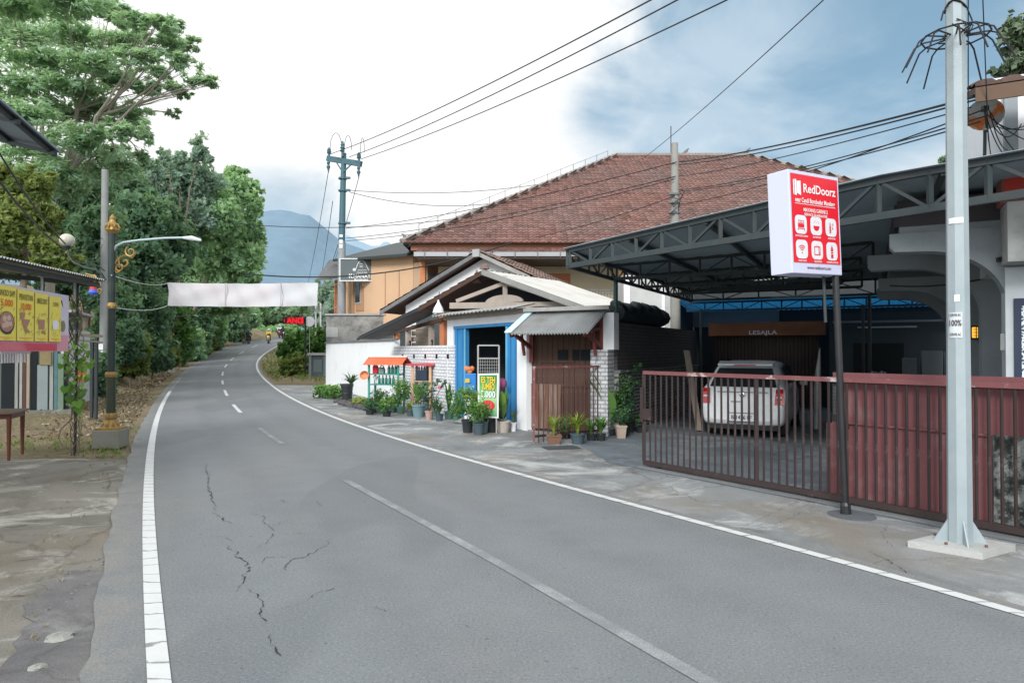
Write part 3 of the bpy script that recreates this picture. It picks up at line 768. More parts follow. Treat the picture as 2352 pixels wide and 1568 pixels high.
# ================================================================== white gabled house behind the shop
Y1, Y2, Y3 = 25.5, 24.0, 22.5
g1L, g1A, g1R = P(890, 720, Y1), P(1110, 586, Y2), P(1345, 694, Y3)
gb = thing('house', 'white gabled house with grey verge boards behind the blue shop', 'house', (g1A.x, Y2, 0))
gd = V(g1R.x - g1L.x, g1R.y - g1L.y, 0).normalized(); gn = V(-gd.y, gd.x, 0)
wl = g1L.lerp(g1A, .2); wr = g1A.lerp(g1R, .93)
b = MB(); b.prism([V(wl.x, wl.y, 0), V(wr.x, wr.y, 0), wr - V(0, 0, .12), g1A - V(0, 0, .12), wl - V(0, 0, .12)], gn * 4.0); build(b, 'wall', m_whiteold, gb)
for (p, q, k) in ((g1L, g1A, 1), (g1A, g1R, 2)):
    b = MB(); up = V(0, 0, .1)
    v_, f_, t_ = tile_roof(p - gn * .5 + up, p + gn * 4.5 + up, q + gn * 4.5 + up, q - gn * .5 + up, .3, .35, 10 + k) if k == 1 else tile_roof(q + gn * 4.5 + up, q - gn * .5 + up, p - gn * .5 + up, p + gn * 4.5 + up, .3, .35, 10 + k)
    b.add(v_, f_, t_)
    b.prism([p - gn * .48, q - gn * .48, q + gn * 4.4, p + gn * 4.4], (0, 0, .07), .3)
    rf = build(b, 'roof', m_tiledk, gb)
    b = MB(); dz = V(0, 0, .13); b.prism([p - gn * .53 - dz * .6, q - gn * .53 - dz * .6, q - gn * .53 + dz * .5, p - gn * .53 + dz * .5], gn * .05); build(b, 'verge_board', m_concdk if k == 1 else m_asb, rf)
b = MB(); b.box(g1A - gn * .56 + V(0, 0, .0), (.26, .1, .26), gd.to_2d().angle_signed(V(1, 0).to_2d())); build(b, 'ridge_cap', m_conc, gb)

# ================================================================== shop with blue folding doors
SF = FR((-1.55, 17.8), (.18, 14.8))
shop = thing('shop', 'small roadside shop with open blue folding doors under a tiled gable', 'shop', SF.at(1.8, 1.5))
tL, tO, tR, tE = SF.t(1027), SF.t(1041), SF.t(1190), SF.t(1212)
b = MB(); SF.box(b, tL, tO, 0, .3, 0, 2.62); build(b, 'pillar', m_white, shop)
b = MB(); SF.box(b, tR, tE, -.03, .3, 0, 2.62); build(b, 'pillar', m_whiteold, shop)
b = MB(); SF.box(b, tO, tR, .01, .2, 2.33, 2.62); build(b, 'lintel', m_white, shop)
b = MB(); SF.box(b, tO, tR, .0, .22, 2.26, 2.33); build(b, 'door_frame', m_blue, shop)
for (p0, p1, nm) in ((1042, 1067, 4), (1163, 1189, 4)):
    a, c = SF.t(p0), SF.t(p1); b = MB()
    for i in range(nm):
        s0 = a + (c - a) * i / nm; SF.box(b, s0 + .006, a + (c - a) * (i + 1) / nm - .006, .02 + .03 * (i % 2), .10 + .03 * (i % 2), .03, 2.26)
    dr = build(b, 'folding_door', m_blue, shop)
    b = MB(); e = c if p0 < 1100 else a; SF.box(b, e - .02, e + .02, -.01, .02, .03, 2.25); build(b, 'door_edge', m_bluelt, dr)
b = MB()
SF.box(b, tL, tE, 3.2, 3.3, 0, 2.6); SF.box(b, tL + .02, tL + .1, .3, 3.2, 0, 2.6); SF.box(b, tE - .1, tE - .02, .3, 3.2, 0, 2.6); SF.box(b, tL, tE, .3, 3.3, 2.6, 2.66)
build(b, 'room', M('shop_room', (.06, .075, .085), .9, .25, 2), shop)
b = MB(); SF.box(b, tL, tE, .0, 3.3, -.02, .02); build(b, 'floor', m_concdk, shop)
# thin corrugated eave strip running on over the timber kiosk
KF = FR((SF.at(tE, .1).x, SF.at(tE, .1).y), (1.93, 13.7))
b = MB(); b.sheet(SF.at(tL - .2, -.38, 2.60), SF.d * (tE - tL + .25), SF.n * .55 + V(0, 0, .12), 130, .012, 22)
b.sheet(SF.at(tL - .2, -.38, 2.585), SF.d * (tE - tL + .25), SF.n * .55 + V(0, 0, .12), 130, .012, 22); build(b, 'eave_strip', m_asb, shop)
b = MB(); SF.box(b, tL - .1, tE, -.06, -.01, 2.50, 2.60); build(b, 'eave_board', m_timber, shop)
# gable roof with an open truss
gl_, gm_ = P(845, 779, 21.2), P(985, 712, 19.75); ga_, gr_ = P(1130, 629, 18.3), P(1362, 712, 16.3)
g2d = V(gr_.x - gl_.x, gr_.y - gl_.y, 0).normalized(); g2n = V(-g2d.y, g2d.x, 0)
for (p, q, k) in ((gl_, gm_, 1), (gm_, ga_, 2), (ga_, gr_, 3)):
    b = MB(); up = V(0, 0, .07)
    v_, f_, t_ = tile_roof(p - g2n * .4 + up, p + g2n * 3.3 + up, q + g2n * 3.3 + up, q - g2n * .4 + up, .26, .3, 20 + k) if k < 3 else tile_roof(q + g2n * 3.3 + up, q - g2n * .4 + up, p - g2n * .4 + up, p + g2n * 3.3 + up, .26, .3, 23)
    dp_ = .5 if k == 1 else 3.2
    if k == 3: b.sheet(q - g2n * .4 + up, g2n * 3.7, p - q, 150, .012, 25)
    elif k == 2: b.add(v_, f_, t_)
    else: b.sheet(p - g2n * .4 + up, g2n * .95, q - p, 100, .014, 14)
    b.prism([p - g2n * .38, q - g2n * .38, q + g2n * dp_, p + g2n * dp_], (0, 0, .05), .2)
    rf = build(b, 'roof', (m_concdk, m_tiledk, M('pale_roof_sheet', (.50, .49, .46), .85, .12, 3, .5, (.26, .25, .23), 1.5))[k - 1], shop)
    b = MB(); dz = V(0, 0, (.07, .12, .15)[k - 1]); e = .4 if k < 3 else .6; b.prism([p - g2n * .44 - dz * (1 - e), q - g2n * .44 - dz * (1 - e), q - g2n * .44 + dz * e, p - g2n * .44 + dz * e], g2n * .04)
    vb = build(b, 'verge_board', (m_dark, m_wood, m_asb)[k - 1], rf)
    if k == 3:
        b = MB()
        for i in range(3):
            o = .06 + i * .055; b.beam(p - g2n * .455 + V(0, 0, -.08 + o), q - g2n * .455 + V(0, 0, -.08 + o), .012, .012)
        build(b, 'tile_edge', m_conc, vb)
b = MB(); b.lathe([(.12, 0), (.10, .1), (.03, .2), (.05, .26), (.0, .38)], P(1095, 650, 18.4), 8); b.lathe([(.14, 0), (.1, .1), (0, .16)], ga_ - g2n * .3 + V(0, 0, .1), 8); build(b, 'roof_knob', m_tiledk, shop)
b = MB(); tz = Zr(700, 17.2)
pl_, pr_ = P(1035, 702, 18.6), P(1310, 700, 16.7)
b.beam(pl_, pr_, .1, .16); build(b, 'tie_beam', m_timber, shop)
b = MB(); kp = P(1160, 700, 17.75); b.beam(kp, V(kp.x, kp.y, ga_.z - .12), .12, .12); build(b, 'king_post', m_timber, shop)
b = MB(); n = 16
b.prism([kp + g2d * (.62 * math.cos(math.pi * i / n)) + V(0, 0, .06 + .20 * math.sin(math.pi * i / n)) - g2n * .07 for i in range(n + 1)], g2n * .06); build(b, 'arched_brace', m_timber, shop)
for s_ in (-1, 1):
    b = MB(); e = pl_ if s_ < 0 else pr_; b.beam(e.lerp(kp, .12) + V(0, 0, .12), V(kp.x, kp.y, ga_.z - .3), .08, .10); build(b, 'rafter', m_timber, shop)
b = MB(); b.prism([gm_ + g2n * .7 - V(0, 0, .25), gr_ + g2n * .7 - V(0, 0, .2), ga_ + g2n * .7 - V(0, 0, .1)], g2n * .06); build(b, 'gable_shade_sheet', m_dark, shop)  # dark sheet standing in for the shade of the open roof space
# open lean-to on the left, above the brick wall
for px, z1 in ((868, 2.3), (910, 2.5), (938, 2.6), (990, 2.9), (1018, 3.0)):
    b = MB(); t = WF.t(px, .35); top = min(z1, 9); w_ = .16 if px in (910, 1018) else .09; WF.box(b, t - w_, t + w_, .3, .42, 0, WF.z({868: 772, 910: 762, 938: 752, 990: 735, 1018: 722}[px], t, .35)); build(b, 'post', m_orangedk if w_ > .1 else m_timber, shop)
b = MB(); t0, t1 = WF.t(944, .5), WF.t(984, .5)
for i in range(5): z = 1.6 + .19 * i; WF.box(b, t0, t1, .5 + .02 * (i % 2), .54 + .02 * (i % 2), z, z + .17)
build(b, 'slat_panel', m_woodpale, shop)
b = MB(); tA = WF.t(872, 1.6); tB, tC = WF.t(985, 1.6), WF.t(1045, 1.6); b.prism([WF.at(tA, 1.6), WF.at(tC, 1.6), WF.at(tC, 1.6, WF.z(705, tC, 1.6)), WF.at(tB, 1.6, WF.z(726, tB, 1.6)), WF.at(tA, 1.6, WF.z(776, tA, 1.6))], WF.n * .1); build(b, 'back_wall', M('shed_shade', (.075, .085, .09), .9, .3, 2), shop)  # dark sheet behind the posts, the shed's inner shade put into its colour
b = MB(); b.beam(WF.at(WF.t(864, .2), .25, WF.z(774, WF.t(864, .2))), WF.at(WF.len - .1, .25, WF.z(722, WF.len)), .06, .1); build(b, 'edge_beam', m_wood, shop)
# pendant lamp under the eave
lp = P(1007, 700, 18.6)
hl = thing('pendant_lamp', 'white conical lamp hanging under the shop eave left of the blue door', 'lamp', lp)
b = MB().lathe([(.02, .14), (.03, .08), (.13, -.10), (.16, -.22)], lp, 14); build(b, 'lamp_shade', m_plast_w, hl)
b = MB().tube([lp + V(0, 0, .12), lp + V(.02, .05, .36)], .012, 5); build(b, 'cord', m_cable, hl)

# ================================================================== timber kiosk front with corrugated awning
kiosk = thing('kiosk', 'brown timber plank kiosk front under a corrugated awning', 'kiosk', KF.at(KF.len / 2, .3))
b = MB(); n = 14
for i in range(n):
    a, c = KF.len * i / n, KF.len * (i + 1) / n; KF.box(b, a + .004, c - .004, R.uniform(0, .012), .12, .02, 2.5, R.random())
build(b, 'plank_wall', m_wood, kiosk)
b = MB(); KF.box(b, KF.t(1240) , KF.t(1320), -.02, .0, 1.45, 1.5); KF.box(b, 0, KF.len, -.025, .0, 2.0, 2.05); KF.box(b, 0, KF.len, -.02, .0, .95, 1.0); build(b, 'batten', m_wood, kiosk)
b = MB(); KF.box(b, KF.t(1222), KF.t(1290), -.03, -.002, .06, 1.0); build(b, 'door', M('peeling_plank', (.13, .05, .032), .85, .3, 1.6, .8, (.235, .195, .16), .9, .45, .6, streak=1), kiosk)
for (p0, p1) in ((1282, 1304), (1315, 1330), (1334, 1363)):
    b = MB(); KF.box(b, KF.t(p0), KF.t(p1), -.012, .01, 1.5, 1.72); build(b, 'window', m_darker, kiosk)
b = MB(); oL = KF.at(-.02, -.05, 2.50); wv = KF.d * (KF.len + .02); dv = KF.n * -.95 + V(0, 0, -.47)
b.sheet(oL, wv, dv, 160, .018, 26, 1); b.sheet(oL - V(0, 0, .012), wv, dv, 160, .018, 26, 1); aw = build(b, 'awning', m_zinc, kiosk)
b = MB(); b.prism([oL - KF.d * .06 + V(0, 0, .03), oL + KF.d * .10 + V(0, 0, .03), oL + KF.d * .10 + dv + V(0, 0, .03), oL - KF.d * .06 + dv + V(0, 0, .03)], (0, 0, .02)); build(b, 'flashing', M('pale_blue_sheet', (.50, .68, .78), .5, .1), aw)
m_redwood = M('red_wood', (.16, .035, .03), .6, .2, 4)
for t in (.02, KF.len - .12):
    b = MB(); p = KF.at(t, -.06)
    b.beam(p + V(0, 0, 1.45), p + V(0, 0, 2.42), .08, .08); b.beam(p + V(0, 0, 1.75), p - KF.n * .75 + V(0, 0, 2.05), .06, .07); b.beam(p + V(0, 0, 2.40), p - KF.n * .85 + V(0, 0, 1.99), .06, .06)
    b.beam(p + V(0, 0, 2.15), p - KF.n * .5 + V(0, 0, 2.1), .05, .05); b.beam(p + V(0, 0, 1.6) - KF.n * .3, p - KF.n * .45 + V(0, 0, 2.15), .05, .05)
    build(b, 'bracket', m_redwood, kiosk)
b = MB(); b.beam(KF.at(0, -.8, 2.06), KF.at(KF.len, -.8, 2.06), .05, .05); build(b, 'awning_beam', m_redwood, kiosk)
b = MB(); KF.box(b, -.1, KF.len + .1, -.2, .12, 2.52, 2.60); build(b, 'cap_board', m_asb, kiosk)
# ================================================================== the compound behind the gate
O_ = V(2.0, 13.6, 0); AU = V(.886, -.463, 0); BU = V(.463, .886, 0)
def C(u, v, z=0): return O_ + AU * u + BU * v + V(0, 0, z)
GD = V(.571, -.821, 0); GN = V(.821, .571, 0)
def GL(t, off=0, z=0): return V(1.94, 9.98, 0) + GD * t + GN * off + V(0, 0, z)
def upx(px, v):
    """u coordinate of a pixel column on the line v"""
    k = (px - CX) / F; o = O_ + BU * v
    return (k * o.y - o.x) / (AU.x - k * AU.y)
# driveway surface
drv = [GL(-.6, -.15), GL(9, -.15), C(9.6, -5), C(9.6, 10), C(-.3, 10), C(-.3, -1.2)]
v = np.array([tuple(p + V(0, 0, .006)) for p in drv])
mb = MB().poly([tuple(p) for p in v]); build(mb, 'driveway', m_drive, kind='structure')
mb = MB()
g0 = MB(); g0.box(C(-.25, -2.0, .012), (.6, .35, .01), .3)
build(g0, 'drain_cover', M('drain_grid', (.06, .07, .08), .7, .3, 40), label='dark slotted drain cover in the driveway beside the potted plants', cat='drain cover')
# ---- brick wall
BA = math.atan2(BU.y, BU.x)
m_dbrick = brickmat('dark_brick', BA, (.085, .075, .07), (.06, .058, .058), (.115, .115, .118), .22, .075, .012, .35, (.03, .03, .032), .8)
m_mbrick = brickmat('mottled_brick', BA, (.10, .07, .06), (.05, .045, .045), (.27, .285, .29), .2, .075, .018, .3, (.03, .03, .03), .9)
bw = thing('brick_wall', 'dark brick side wall running back from the timber kiosk to the garage', 'wall', C(0, 3))
mb = MB(); mb.obox(C(-.22, .3, 1.30), AU * .22, BU * 7.2, V(0, 0, .98)); build(mb, 'upper_brickwork', m_dbrick, bw)
mb = MB(); mb.obox(C(-.22, .3, -.1), AU * .25, BU * 7.2, V(0, 0, 1.34)); build(mb, 'lower_brickwork', m_mbrick, bw)
mb = MB(); mb.obox(C(-.22, .28, 1.243), AU * .29, BU * 7.25, V(0, 0, .06)); build(mb, 'string_course', m_concdk, bw)
mb = MB(); mb.obox(C(-.42, -.12, 0), AU * .36, BU * .4, V(0, 0, 1.72)); build(mb, 'brick_pier', brickmat('pier_brick', math.atan2(AU.y, AU.x), (.62, .64, .67), (.5, .52, .55), (.3, .3, .31), .2, .08, .014, .4), bw)
mb = MB(); mb.obox(C(-.20, -.02, 1.72), AU * .24, BU * .3, V(0, 0, .74)); build(mb, 'post', m_whiteold, bw)
# black tarpaulin bundle on the wall
tp = MB()
n, m = 26, 6
pts = [C(-.12 + (.32 * math.sin(math.pi * j / m)) * (1 if j else 0) - .05, .35 + 3.6 * i / n, 2.28 + (.42 + .05 * math.sin(i * 1.3) + (.07 if 8 < i < 22 else 0)) * (math.cos(math.pi * j / m) * .5 + .5) + R.uniform(-.012, .012)) for i in range(n + 1) for j in range(m + 1)]
fs = [(i * (m + 1) + j, i * (m + 1) + j + 1, (i + 1) * (m + 1) + j + 1, (i + 1) * (m + 1) + j) for i in range(n) for j in range(m)]
tp.add(pts, fs); tp.poly(pts[:m + 1]); tp.poly(pts[-m - 1:])
build(tp, 'tarpaulin', M('black_tarp', (.018, .026, .032), .5, .3, 3), smooth=True, label='black tarpaulin folded along the top of the dark brick wall', cat='tarpaulin')

# ---- canopy
can = thing('carport', 'wide steel carport of corrugated sheets on dark lattice trusses', 'carport', C(3, 2))
def vmin(u): return -2.333 - .463 * (u - .068) / .886
def zr(u): return 3.42 + .13 * min(u / 4.7, 1) - .035 * max(0, u - 4.7)
VB = 7.0
us = [0, .5, 1, 1.5, 2, 2.4, 2.8, 3.2, 3.7, 4.2, 4.7, 5.2, 5.7, 6.2, 6.7]
nv = 330
RV = []; RFs = []
for i, u in enumerate(us):
    for j in range(nv + 1):
        vv = vmin(u) - .08 + (VB - vmin(u)) * j / nv
        RV.append(tuple(C(u - .05, vv, zr(u) + .014 * math.sin(j * 2 * math.pi / 4))))
for i in range(len(us) - 1):
    for j in range(nv):
        vv = vmin(us[i]) + (VB - vmin(us[i])) * j / nv
        if (us[i] in (2, 2.4, 2.8) and 4.9 < vv < 5.25) or (us[i] in (2.4, 2.8, 3.2) and 5.9 < vv < 6.1): continue
        RFs.append((i * (nv + 1) + j, i * (nv + 1) + j + 1, (i + 1) * (nv + 1) + j + 1, (i + 1) * (nv + 1) + j))
m_croof = M('carport_sheet', (.27, .335, .375), .5, .12, 2, .4, (.15, .18, .20), 1.2, metal=.2)
b = MB().add(RV, RFs); croof = build(b, 'roof', m_croof, can)
def truss(p, q, zb, ztop, n, name='truss', w=.045, par=None, mat=None):
    """lattice between plan points p and q; ztop(i/n) gives the upper chord"""
    b = MB(); p, q = V(p), V(q)
    lo = lambda f: V(*(p.lerp(q, f).to_2d()), zb); hi = lambda f: V(*(p.lerp(q, f).to_2d()), ztop(f))
    k = 12
    b.beam(lo(0), lo(1), w, w * 1.3)
    for i in range(k): b.beam(hi(i / k), hi((i + 1) / k), w, w * 1.3)
    for i in range(n + 1):
        b.beam(lo(i / n), hi(i / n), w * .8, w * .8)
        if i < n:
            if i % 2: b.beam(lo(i / n), hi((i + 1) / n), w * .55, w * .55)
            else: b.beam(hi(i / n), lo((i + 1) / n), w * .55, w * .55)
    return build(b, name, mat or m_steel, par or can)
uf = lambda t: .068 + .886 * t
FP0, FP1 = V(.98, 11.5, 0), V(.98 + .571 * 7.2, 11.5 - .821 * 7.2, 0)
truss(FP0, FP1, 3.13, lambda f: zr(uf(f * 7.2)) - .03, 14, 'front_truss', .06)
truss(C(0, -2.3), C(0, 6.9), 3.13, lambda f: zr(0) - .03, 18, 'side_truss', .05)
for v0, u1 in ((0, 4.6), (2.0, 4.4), (4.2, 4.4), (6.6, 7.5)):
    truss(C(.0, v0), C(u1, v0), 3.13, lambda f, u1=u1: zr(f * u1) - .03, 8, 'cross_truss', .045)
for u0 in (1.3, 2.6, 3.9, 5.2, 6.4):
    b = MB(); b.beam(C(u0, vmin(u0), zr(u0) - .06), C(u0, VB - .1, zr(u0) - .06), .05, .07); build(b, 'purlin', m_steel, can)
b = MB(); b.tube([C(.03, .12, 2.46), C(.03, .12, 3.15)], .045, 8); build(b, 'post', M('green_post', (.04, .085, .075), .5, .1), can)
b = MB(); b.tube([C(4.55, 6.7, 0), C(4.55, 6.7, 3.15)], .045, 8); build(b, 'post', m_steel, can)
m_sky = M('clear_sheet', (.75, .72, .62), .4, .05); 
for (u0, u1, v0, v1) in ((1.95, 3.25, 4.85, 5.3), (2.35, 3.75, 5.86, 6.14)):
    t_ = MT('skylight_sheet'); tb_ = t_.nt.nodes.new('ShaderNodeBsdfTranslucent'); tb_.inputs[0].default_value = (.9, .85, .72, 1); t_.L(tb_.outputs[0], t_.out.inputs['Surface'])
    b = MB(); b.quad(C(u0, v0, 3.55), C(u1, v0, 3.55), C(u1, v1, 3.55), C(u0, v1, 3.55)); build(b, 'skylight', t_.m, croof)
b = MB(); b.obox(C(1.2, 3.3, 3.06), AU * 2.6, BU * .12, V(0, 0, .12)); build(b, 'cable_tray', m_steel, can)
# blue sheets behind the carport
t_ = MT('blue_sheet'); t_.fin((.02, .13, .26), .6); tb_ = t_.nt.nodes.new('ShaderNodeBsdfTranslucent'); tb_.inputs[0].default_value = (.015, .14, .31, 1)
ms_ = t_.nt.nodes.new('ShaderNodeMixShader'); ms_.inputs[0].default_value = .5; t_.L(t_.b.outputs[0], ms_.inputs[1]); t_.L(tb_.outputs[0], ms_.inputs[2]); t_.L(ms_.outputs[0], t_.out.inputs['Surface'])
bb = thing('roof_shelter', 'lower blue translucent roof on a lattice beam behind the carport', 'roof', C(3.5, 8))
b = MB(); b.sheet(C(-.6, VB + .1, 3.16), AU * 8.6, BU * 2.35 + V(0, 0, -.22), 200, .012, 60); build(b, 'roof', t_.m, bb)
truss(C(-.2, VB + .16), C(7.6, VB + .16), 2.86, lambda f: 3.09, 15, 'beam_truss', .04, bb, M('navy_steel', (.02, .05, .10), .5, .1))
b = MB()
for u0 in (.2, 4.4, 7.4): b.tube([C(u0, VB + .16, 0), C(u0, VB + .16, 2.9)], .04, 6)
build(b, 'post', m_steel, bb)
# ---- garage building at the back
gar = thing('garage', 'dark garage at the back of the driveway with a brown signboard valance', 'building', C(3, 9.6))
b = MB(); b.obox(C(-.5, 9.4, 0), AU * 10.2, BU * .2, V(0, 0, 4.3)); b.obox(C(-.75, 7.4, 0), AU * .2, BU * 2.2, V(0, 0, 3.6)); build(b, 'back_wall', M('garage_wall', (.045, .05, .054), .9, .2, 2), gar)
b = MB(); b.obox(C(-.5, 9.30, 2.45), AU * 2.6, BU * .06, V(0, 0, .55)); build(b, 'upper_panel', M('pale_panel', (.20, .225, .24), .8, .15, 2), gar)
vu0, vu1 = upx(1627, 8.2), upx(1897, 8.2)
b = MB(); b.obox(C(vu0, 8.2, 2.14), AU * (vu1 - vu0), BU * .25, V(0, 0, .40)); val = build(b, 'signboard', M('brown_board', (.30, .115, .05), .6, .2, 2, .5, (.08, .035, .02), .8), gar, bevel=.015)
vc = C((vu0 + vu1) / 2 - .05, 8.2, 2.235) - BU * .004
b = MB(); b.text('LESAJLA', vc, AU, V(0, 0, 1), .11, .78); build(b, 'lettering', m_inkw, val)
b = MB(); nn_ = 150
for i in range(nn_):
    u0, u1 = vu0 + .1 + (vu1 - vu0 - .3) * i / nn_, vu0 + .1 + (vu1 - vu0 - .3) * (i + 1) / nn_
    d0, d1 = (.04 if i % 5 < 2 else 0), (.04 if (i + 1) % 5 < 2 else 0)
    b.quad(C(u0, 8.45 - d0, .05), C(u1, 8.45 - d1, .05), C(u1, 8.45 - d1, 2.14), C(u0, 8.45 - d0, 2.14))
build(b, 'roller_door', M('brown_shutter', (.05, .038, .032), .6, .2, 2), gar)
b = MB(); b.obox(C(vu1 + .1, 8.0, 0), AU * 4.2, BU * .12, V(0, 0, 2.75)); build(b, 'side_wall', M('blue_black_wall', (.04, .055, .065), .9, .2, 2), gar)
b = MB(); b.obox(C(vu1 + .7, 7.985, .9), AU * 1.2, BU * .02, V(0, 0, 1.0)); build(b, 'window', m_darker, gar)
b = MB(); b.tube([C(vu1 + .2, 7.6, 2.47), C(vu1 + 3.6, 7.6, 2.47)], .03, 6); build(b, 'pipe', M('grey_pipe', (.2, .23, .25), .5, .1), gar)
lt = MB(); lt.tube([C(vu1 + .8, 7.9, 2.33), C(vu1 + 2.2, 7.9, 2.33)], .022, 6); build(lt, 'tube_light', M('lamp_tube', (.45, .5, .52), .3, .05), gar)
# storage by the side wall
for i, (px0, px1, y0, y1, lab) in enumerate(((2073, 2106, 822, 856, 'low grey carton left of the larger carton in the garage'), (2117, 2166, 806, 856, 'large pale carton on the garage bench'), (2168, 2192, 808, 856, 'narrow grey carton beside the large pale carton'))):
    u0, u1 = upx(px0, 6.6), upx(px1, 6.6); z0, z1 = .95, Zr(y0, C(u0, 6.6).y)
    b = MB(); b.obox(C(u0, 6.6, z0), AU * (u1 - u0), BU * .4, V(0, 0, max(.25, z1 - z0)))
    build(b, 'carton', M('carton_grey', (.20, .235, .25) if i != 1 else (.27, .31, .33), .8, .1), label=lab, cat='carton', bevel=.01)
bn = thing('workbench', 'dark long bench carrying the cartons in the garage', 'bench', C(6.4, 6.8))
u0 = upx(1985, 6.6)
b = MB(); b.obox(C(u0, 6.5, .89), AU * 2.6, BU * .6, V(0, 0, .055)); build(b, 'top', m_dark, bn)
for du, dv_ in ((.05, .03), (2.5, .03), (.05, .52), (2.5, .52)):
    b = MB(); b.obox(C(u0 + du, 6.5 + dv_, 0), AU * .05, BU * .05, V(0, 0, .89)); build(b, 'leg', m_darker, bn)
b = MB()
for i in range(5): b.obox(C(u0 + .15 + .07 * i, 6.56, .946), AU * .055, BU * .14, V(0, 0, .24 - .02 * (i % 3)))
build(b, 'folder', M('folder_pale', (.45, .5, .52), .7, .35, 30), label='row of pale folders standing on the left of the garage bench', cat='folders')

pk = MB(); a = P(1577, 805, 14.9); c = P(1606, 965, 14.3); pk.beam(a, (c.x, c.y, .03), .13, .03); build(pk, 'plank', m_woodpale, label='grey plank leaning against the brick wall left of the car', cat='plank')
xq = C(3.9, 1.9); sl2 = thing('slatted_box', 'grey slatted box standing right of the white car', 'box', xq)
for i in range(8): b = MB(); b.obox(C(3.9, 1.9, .45 + .07 * i), AU * .42, BU * .02, V(0, 0, .06)); build(b, 'slat', m_conc, sl2)
b = MB(); b.obox(C(3.88, 1.925, 0), AU * .46, BU * .3, V(0, 0, 1.04)); build(b, 'body', m_concdk, sl2)
um = P(1880, 850, 14.0); t = thing('umbrella', 'folded grey umbrella leaning right of the slatted box', 'umbrella', (um.x, um.y, .0)); b = MB().tube([V(um.x - .05, um.y, .1), V(um.x - .03, um.y, .9), V(um.x, um.y, 1.35), V(um.x + .03, um.y, 1.75)], [.05, .07, .05, .01], 8); build(b, 'canopy', m_zinc, t)
b = MB().tube([V(um.x + .03, um.y, 1.7), V(um.x + .035, um.y, 1.85)], .01, 5); build(b, 'tip', m_cable, t)
# ---- grey concrete pole behind the brick wall
cp = thing('utility_pole', 'bare weathered concrete pole standing behind the dark brick wall', 'utility pole', (4.85, 20.2, 0))
b = MB(); b.tube([(4.85, 20.2, 0), (4.83, 20.2, 7.85)], [.17, .10], 14); build(b, 'shaft', M('pole_concrete', (.29, .29, .27), .9, .2, 3, .6, (.13, .13, .12), 1.5, bump=.3), cp, smooth=True)
for z_, r_ in ((6.05, .15), (5.75, .16), (6.3, .14)):
    b = MB(); b.tube([(4.84, 20.2, z_), (4.84, 20.2, z_ + .05)], r_, 12); b.box((4.70, 20.05, z_ + .02), (.16, .10, .06)); build(b, 'band', m_concdk, cp)
b = MB()
for k in range(5): b.tube([(4.74 + R.uniform(-.1, .3), 20.02, 6.45 - k * .13), (4.9 + R.uniform(-.1, .25), 19.95, 6.35 - k * .12), (4.7 + R.uniform(-.1, .3), 20.0, 6.1 - k * .1)], .015, 4)
build(b, 'wire_tangle', m_cable, cp)

# ================================================================== white building on the right
rb = thing('building', 'white two storey building with cantilevered concrete brackets at right', 'building', C(7, 0))
m_rwhite = M('bluish_white_wall', (.50, .55, .58), .85, .08, 2, .55, (.28, .31, .33), .8, .45, .7)
m_rgrey = M('bracket_grey', (.27, .305, .325), .85, .1, 2, .6, (.15, .175, .185), .9)
UW = 5.86
for k, v0 in enumerate((-3.8, -1.9, .4, 2.6)):
    u0 = 4.75 if k == 0 else (4.52 if k == 1 else 4.68)
    zt = 3.05 - (.0 if k < 2 else .12)
    pr = [(u0, zt), (u0, zt - .15), (u0 + .05, zt - .21)]
    n = 12
    for i in range(n + 1):
        a = i / n * math.pi / 2; pr.append((5.08 + (UW - 5.08) * math.sin(a), zt - .22 - .62 * (1 - math.cos(a))))
    pr += [(UW + .3, zt - .9), (UW + .3, zt)]
    b = MB(); b.prism([C(u, v0 - .13, z) for u, z in pr], BU * .26); build(b, 'bracket', m_rgrey, rb)
    b = MB(); b.obox(C(UW, v0 - .14, 0), AU * .3, BU * .28, V(0, 0, zt - .82)); build(b, 'column', m_rgrey, rb)
b = MB(); b.obox(C(4.85, -3.9, 3.05), AU * 1.2, BU * 8.5, V(0, 0, .10)); build(b, 'balcony_slab', m_rgrey, rb)
b = MB(); b.obox(C(4.83, -3.92, 3.13), AU * 1.3, BU * .06, V(0, 0, .30)); b.obox(C(4.80, -3.9, 3.13), AU * .05, BU * 8.4, V(0, 0, .26)); build(b, 'balcony_panel', M('black_brown_panel', (.05, .045, .05), .6, .15), rb)
b = MB(); b.obox(C(UW + .30, -1.6, 0), AU * .2, BU * 8, V(0, 0, 3.05)); build(b, 'ground_wall', M('teal_shade_wall', (.20, .25, .26), .9, .1), rb)
# front wall near the road
w0, w1 = upx(2310, -3.95), upx(2420, -3.95)
b = MB(); b.obox(C(w0, -3.95, 0), AU * 3.2, BU * .25, V(0, 0, 2.6)); fw = build(b, 'front_wall', m_rwhite, rb)
b = MB(); u0 = upx(2330, -3.97); b.obox(C(u0, -3.985, .9), AU * 1.1, BU * .06, V(0, 0, 1.36)); wf_ = build(b, 'window_frame', M('navy_frame', (.02, .035, .07), .5, .1), rb)
t_ = MT('lattice_glass'); ch = _n(t_.nt, 'ShaderNodeTexVoronoi', Scale=26.0); ch.feature = 'DISTANCE_TO_EDGE'; t_.L(t_.co, ch.inputs['Vector'])
b = MB(); b.obox(C(u0 + .06, -3.995, .94), AU * .95, BU * .02, V(0, 0, 1.24)); build(b, 'lattice', t_.fin(t_.ramp(ch.outputs['Distance'], [(0, (.72, .77, .8)), (.11, (.62, .68, .72)), (.15, (.05, .09, .14))]), .5), wf_)
b = MB(); b.obox(C(UW - .05, -4.35, 2.62), AU * 4, BU * 2.0, V(0, 0, .62)); build(b, 'canopy_slab', M('stained_slab', (.42, .44, .43), .9, .15, 3, .85, (.15, .16, .15), 1.0, .42, .62), rb)
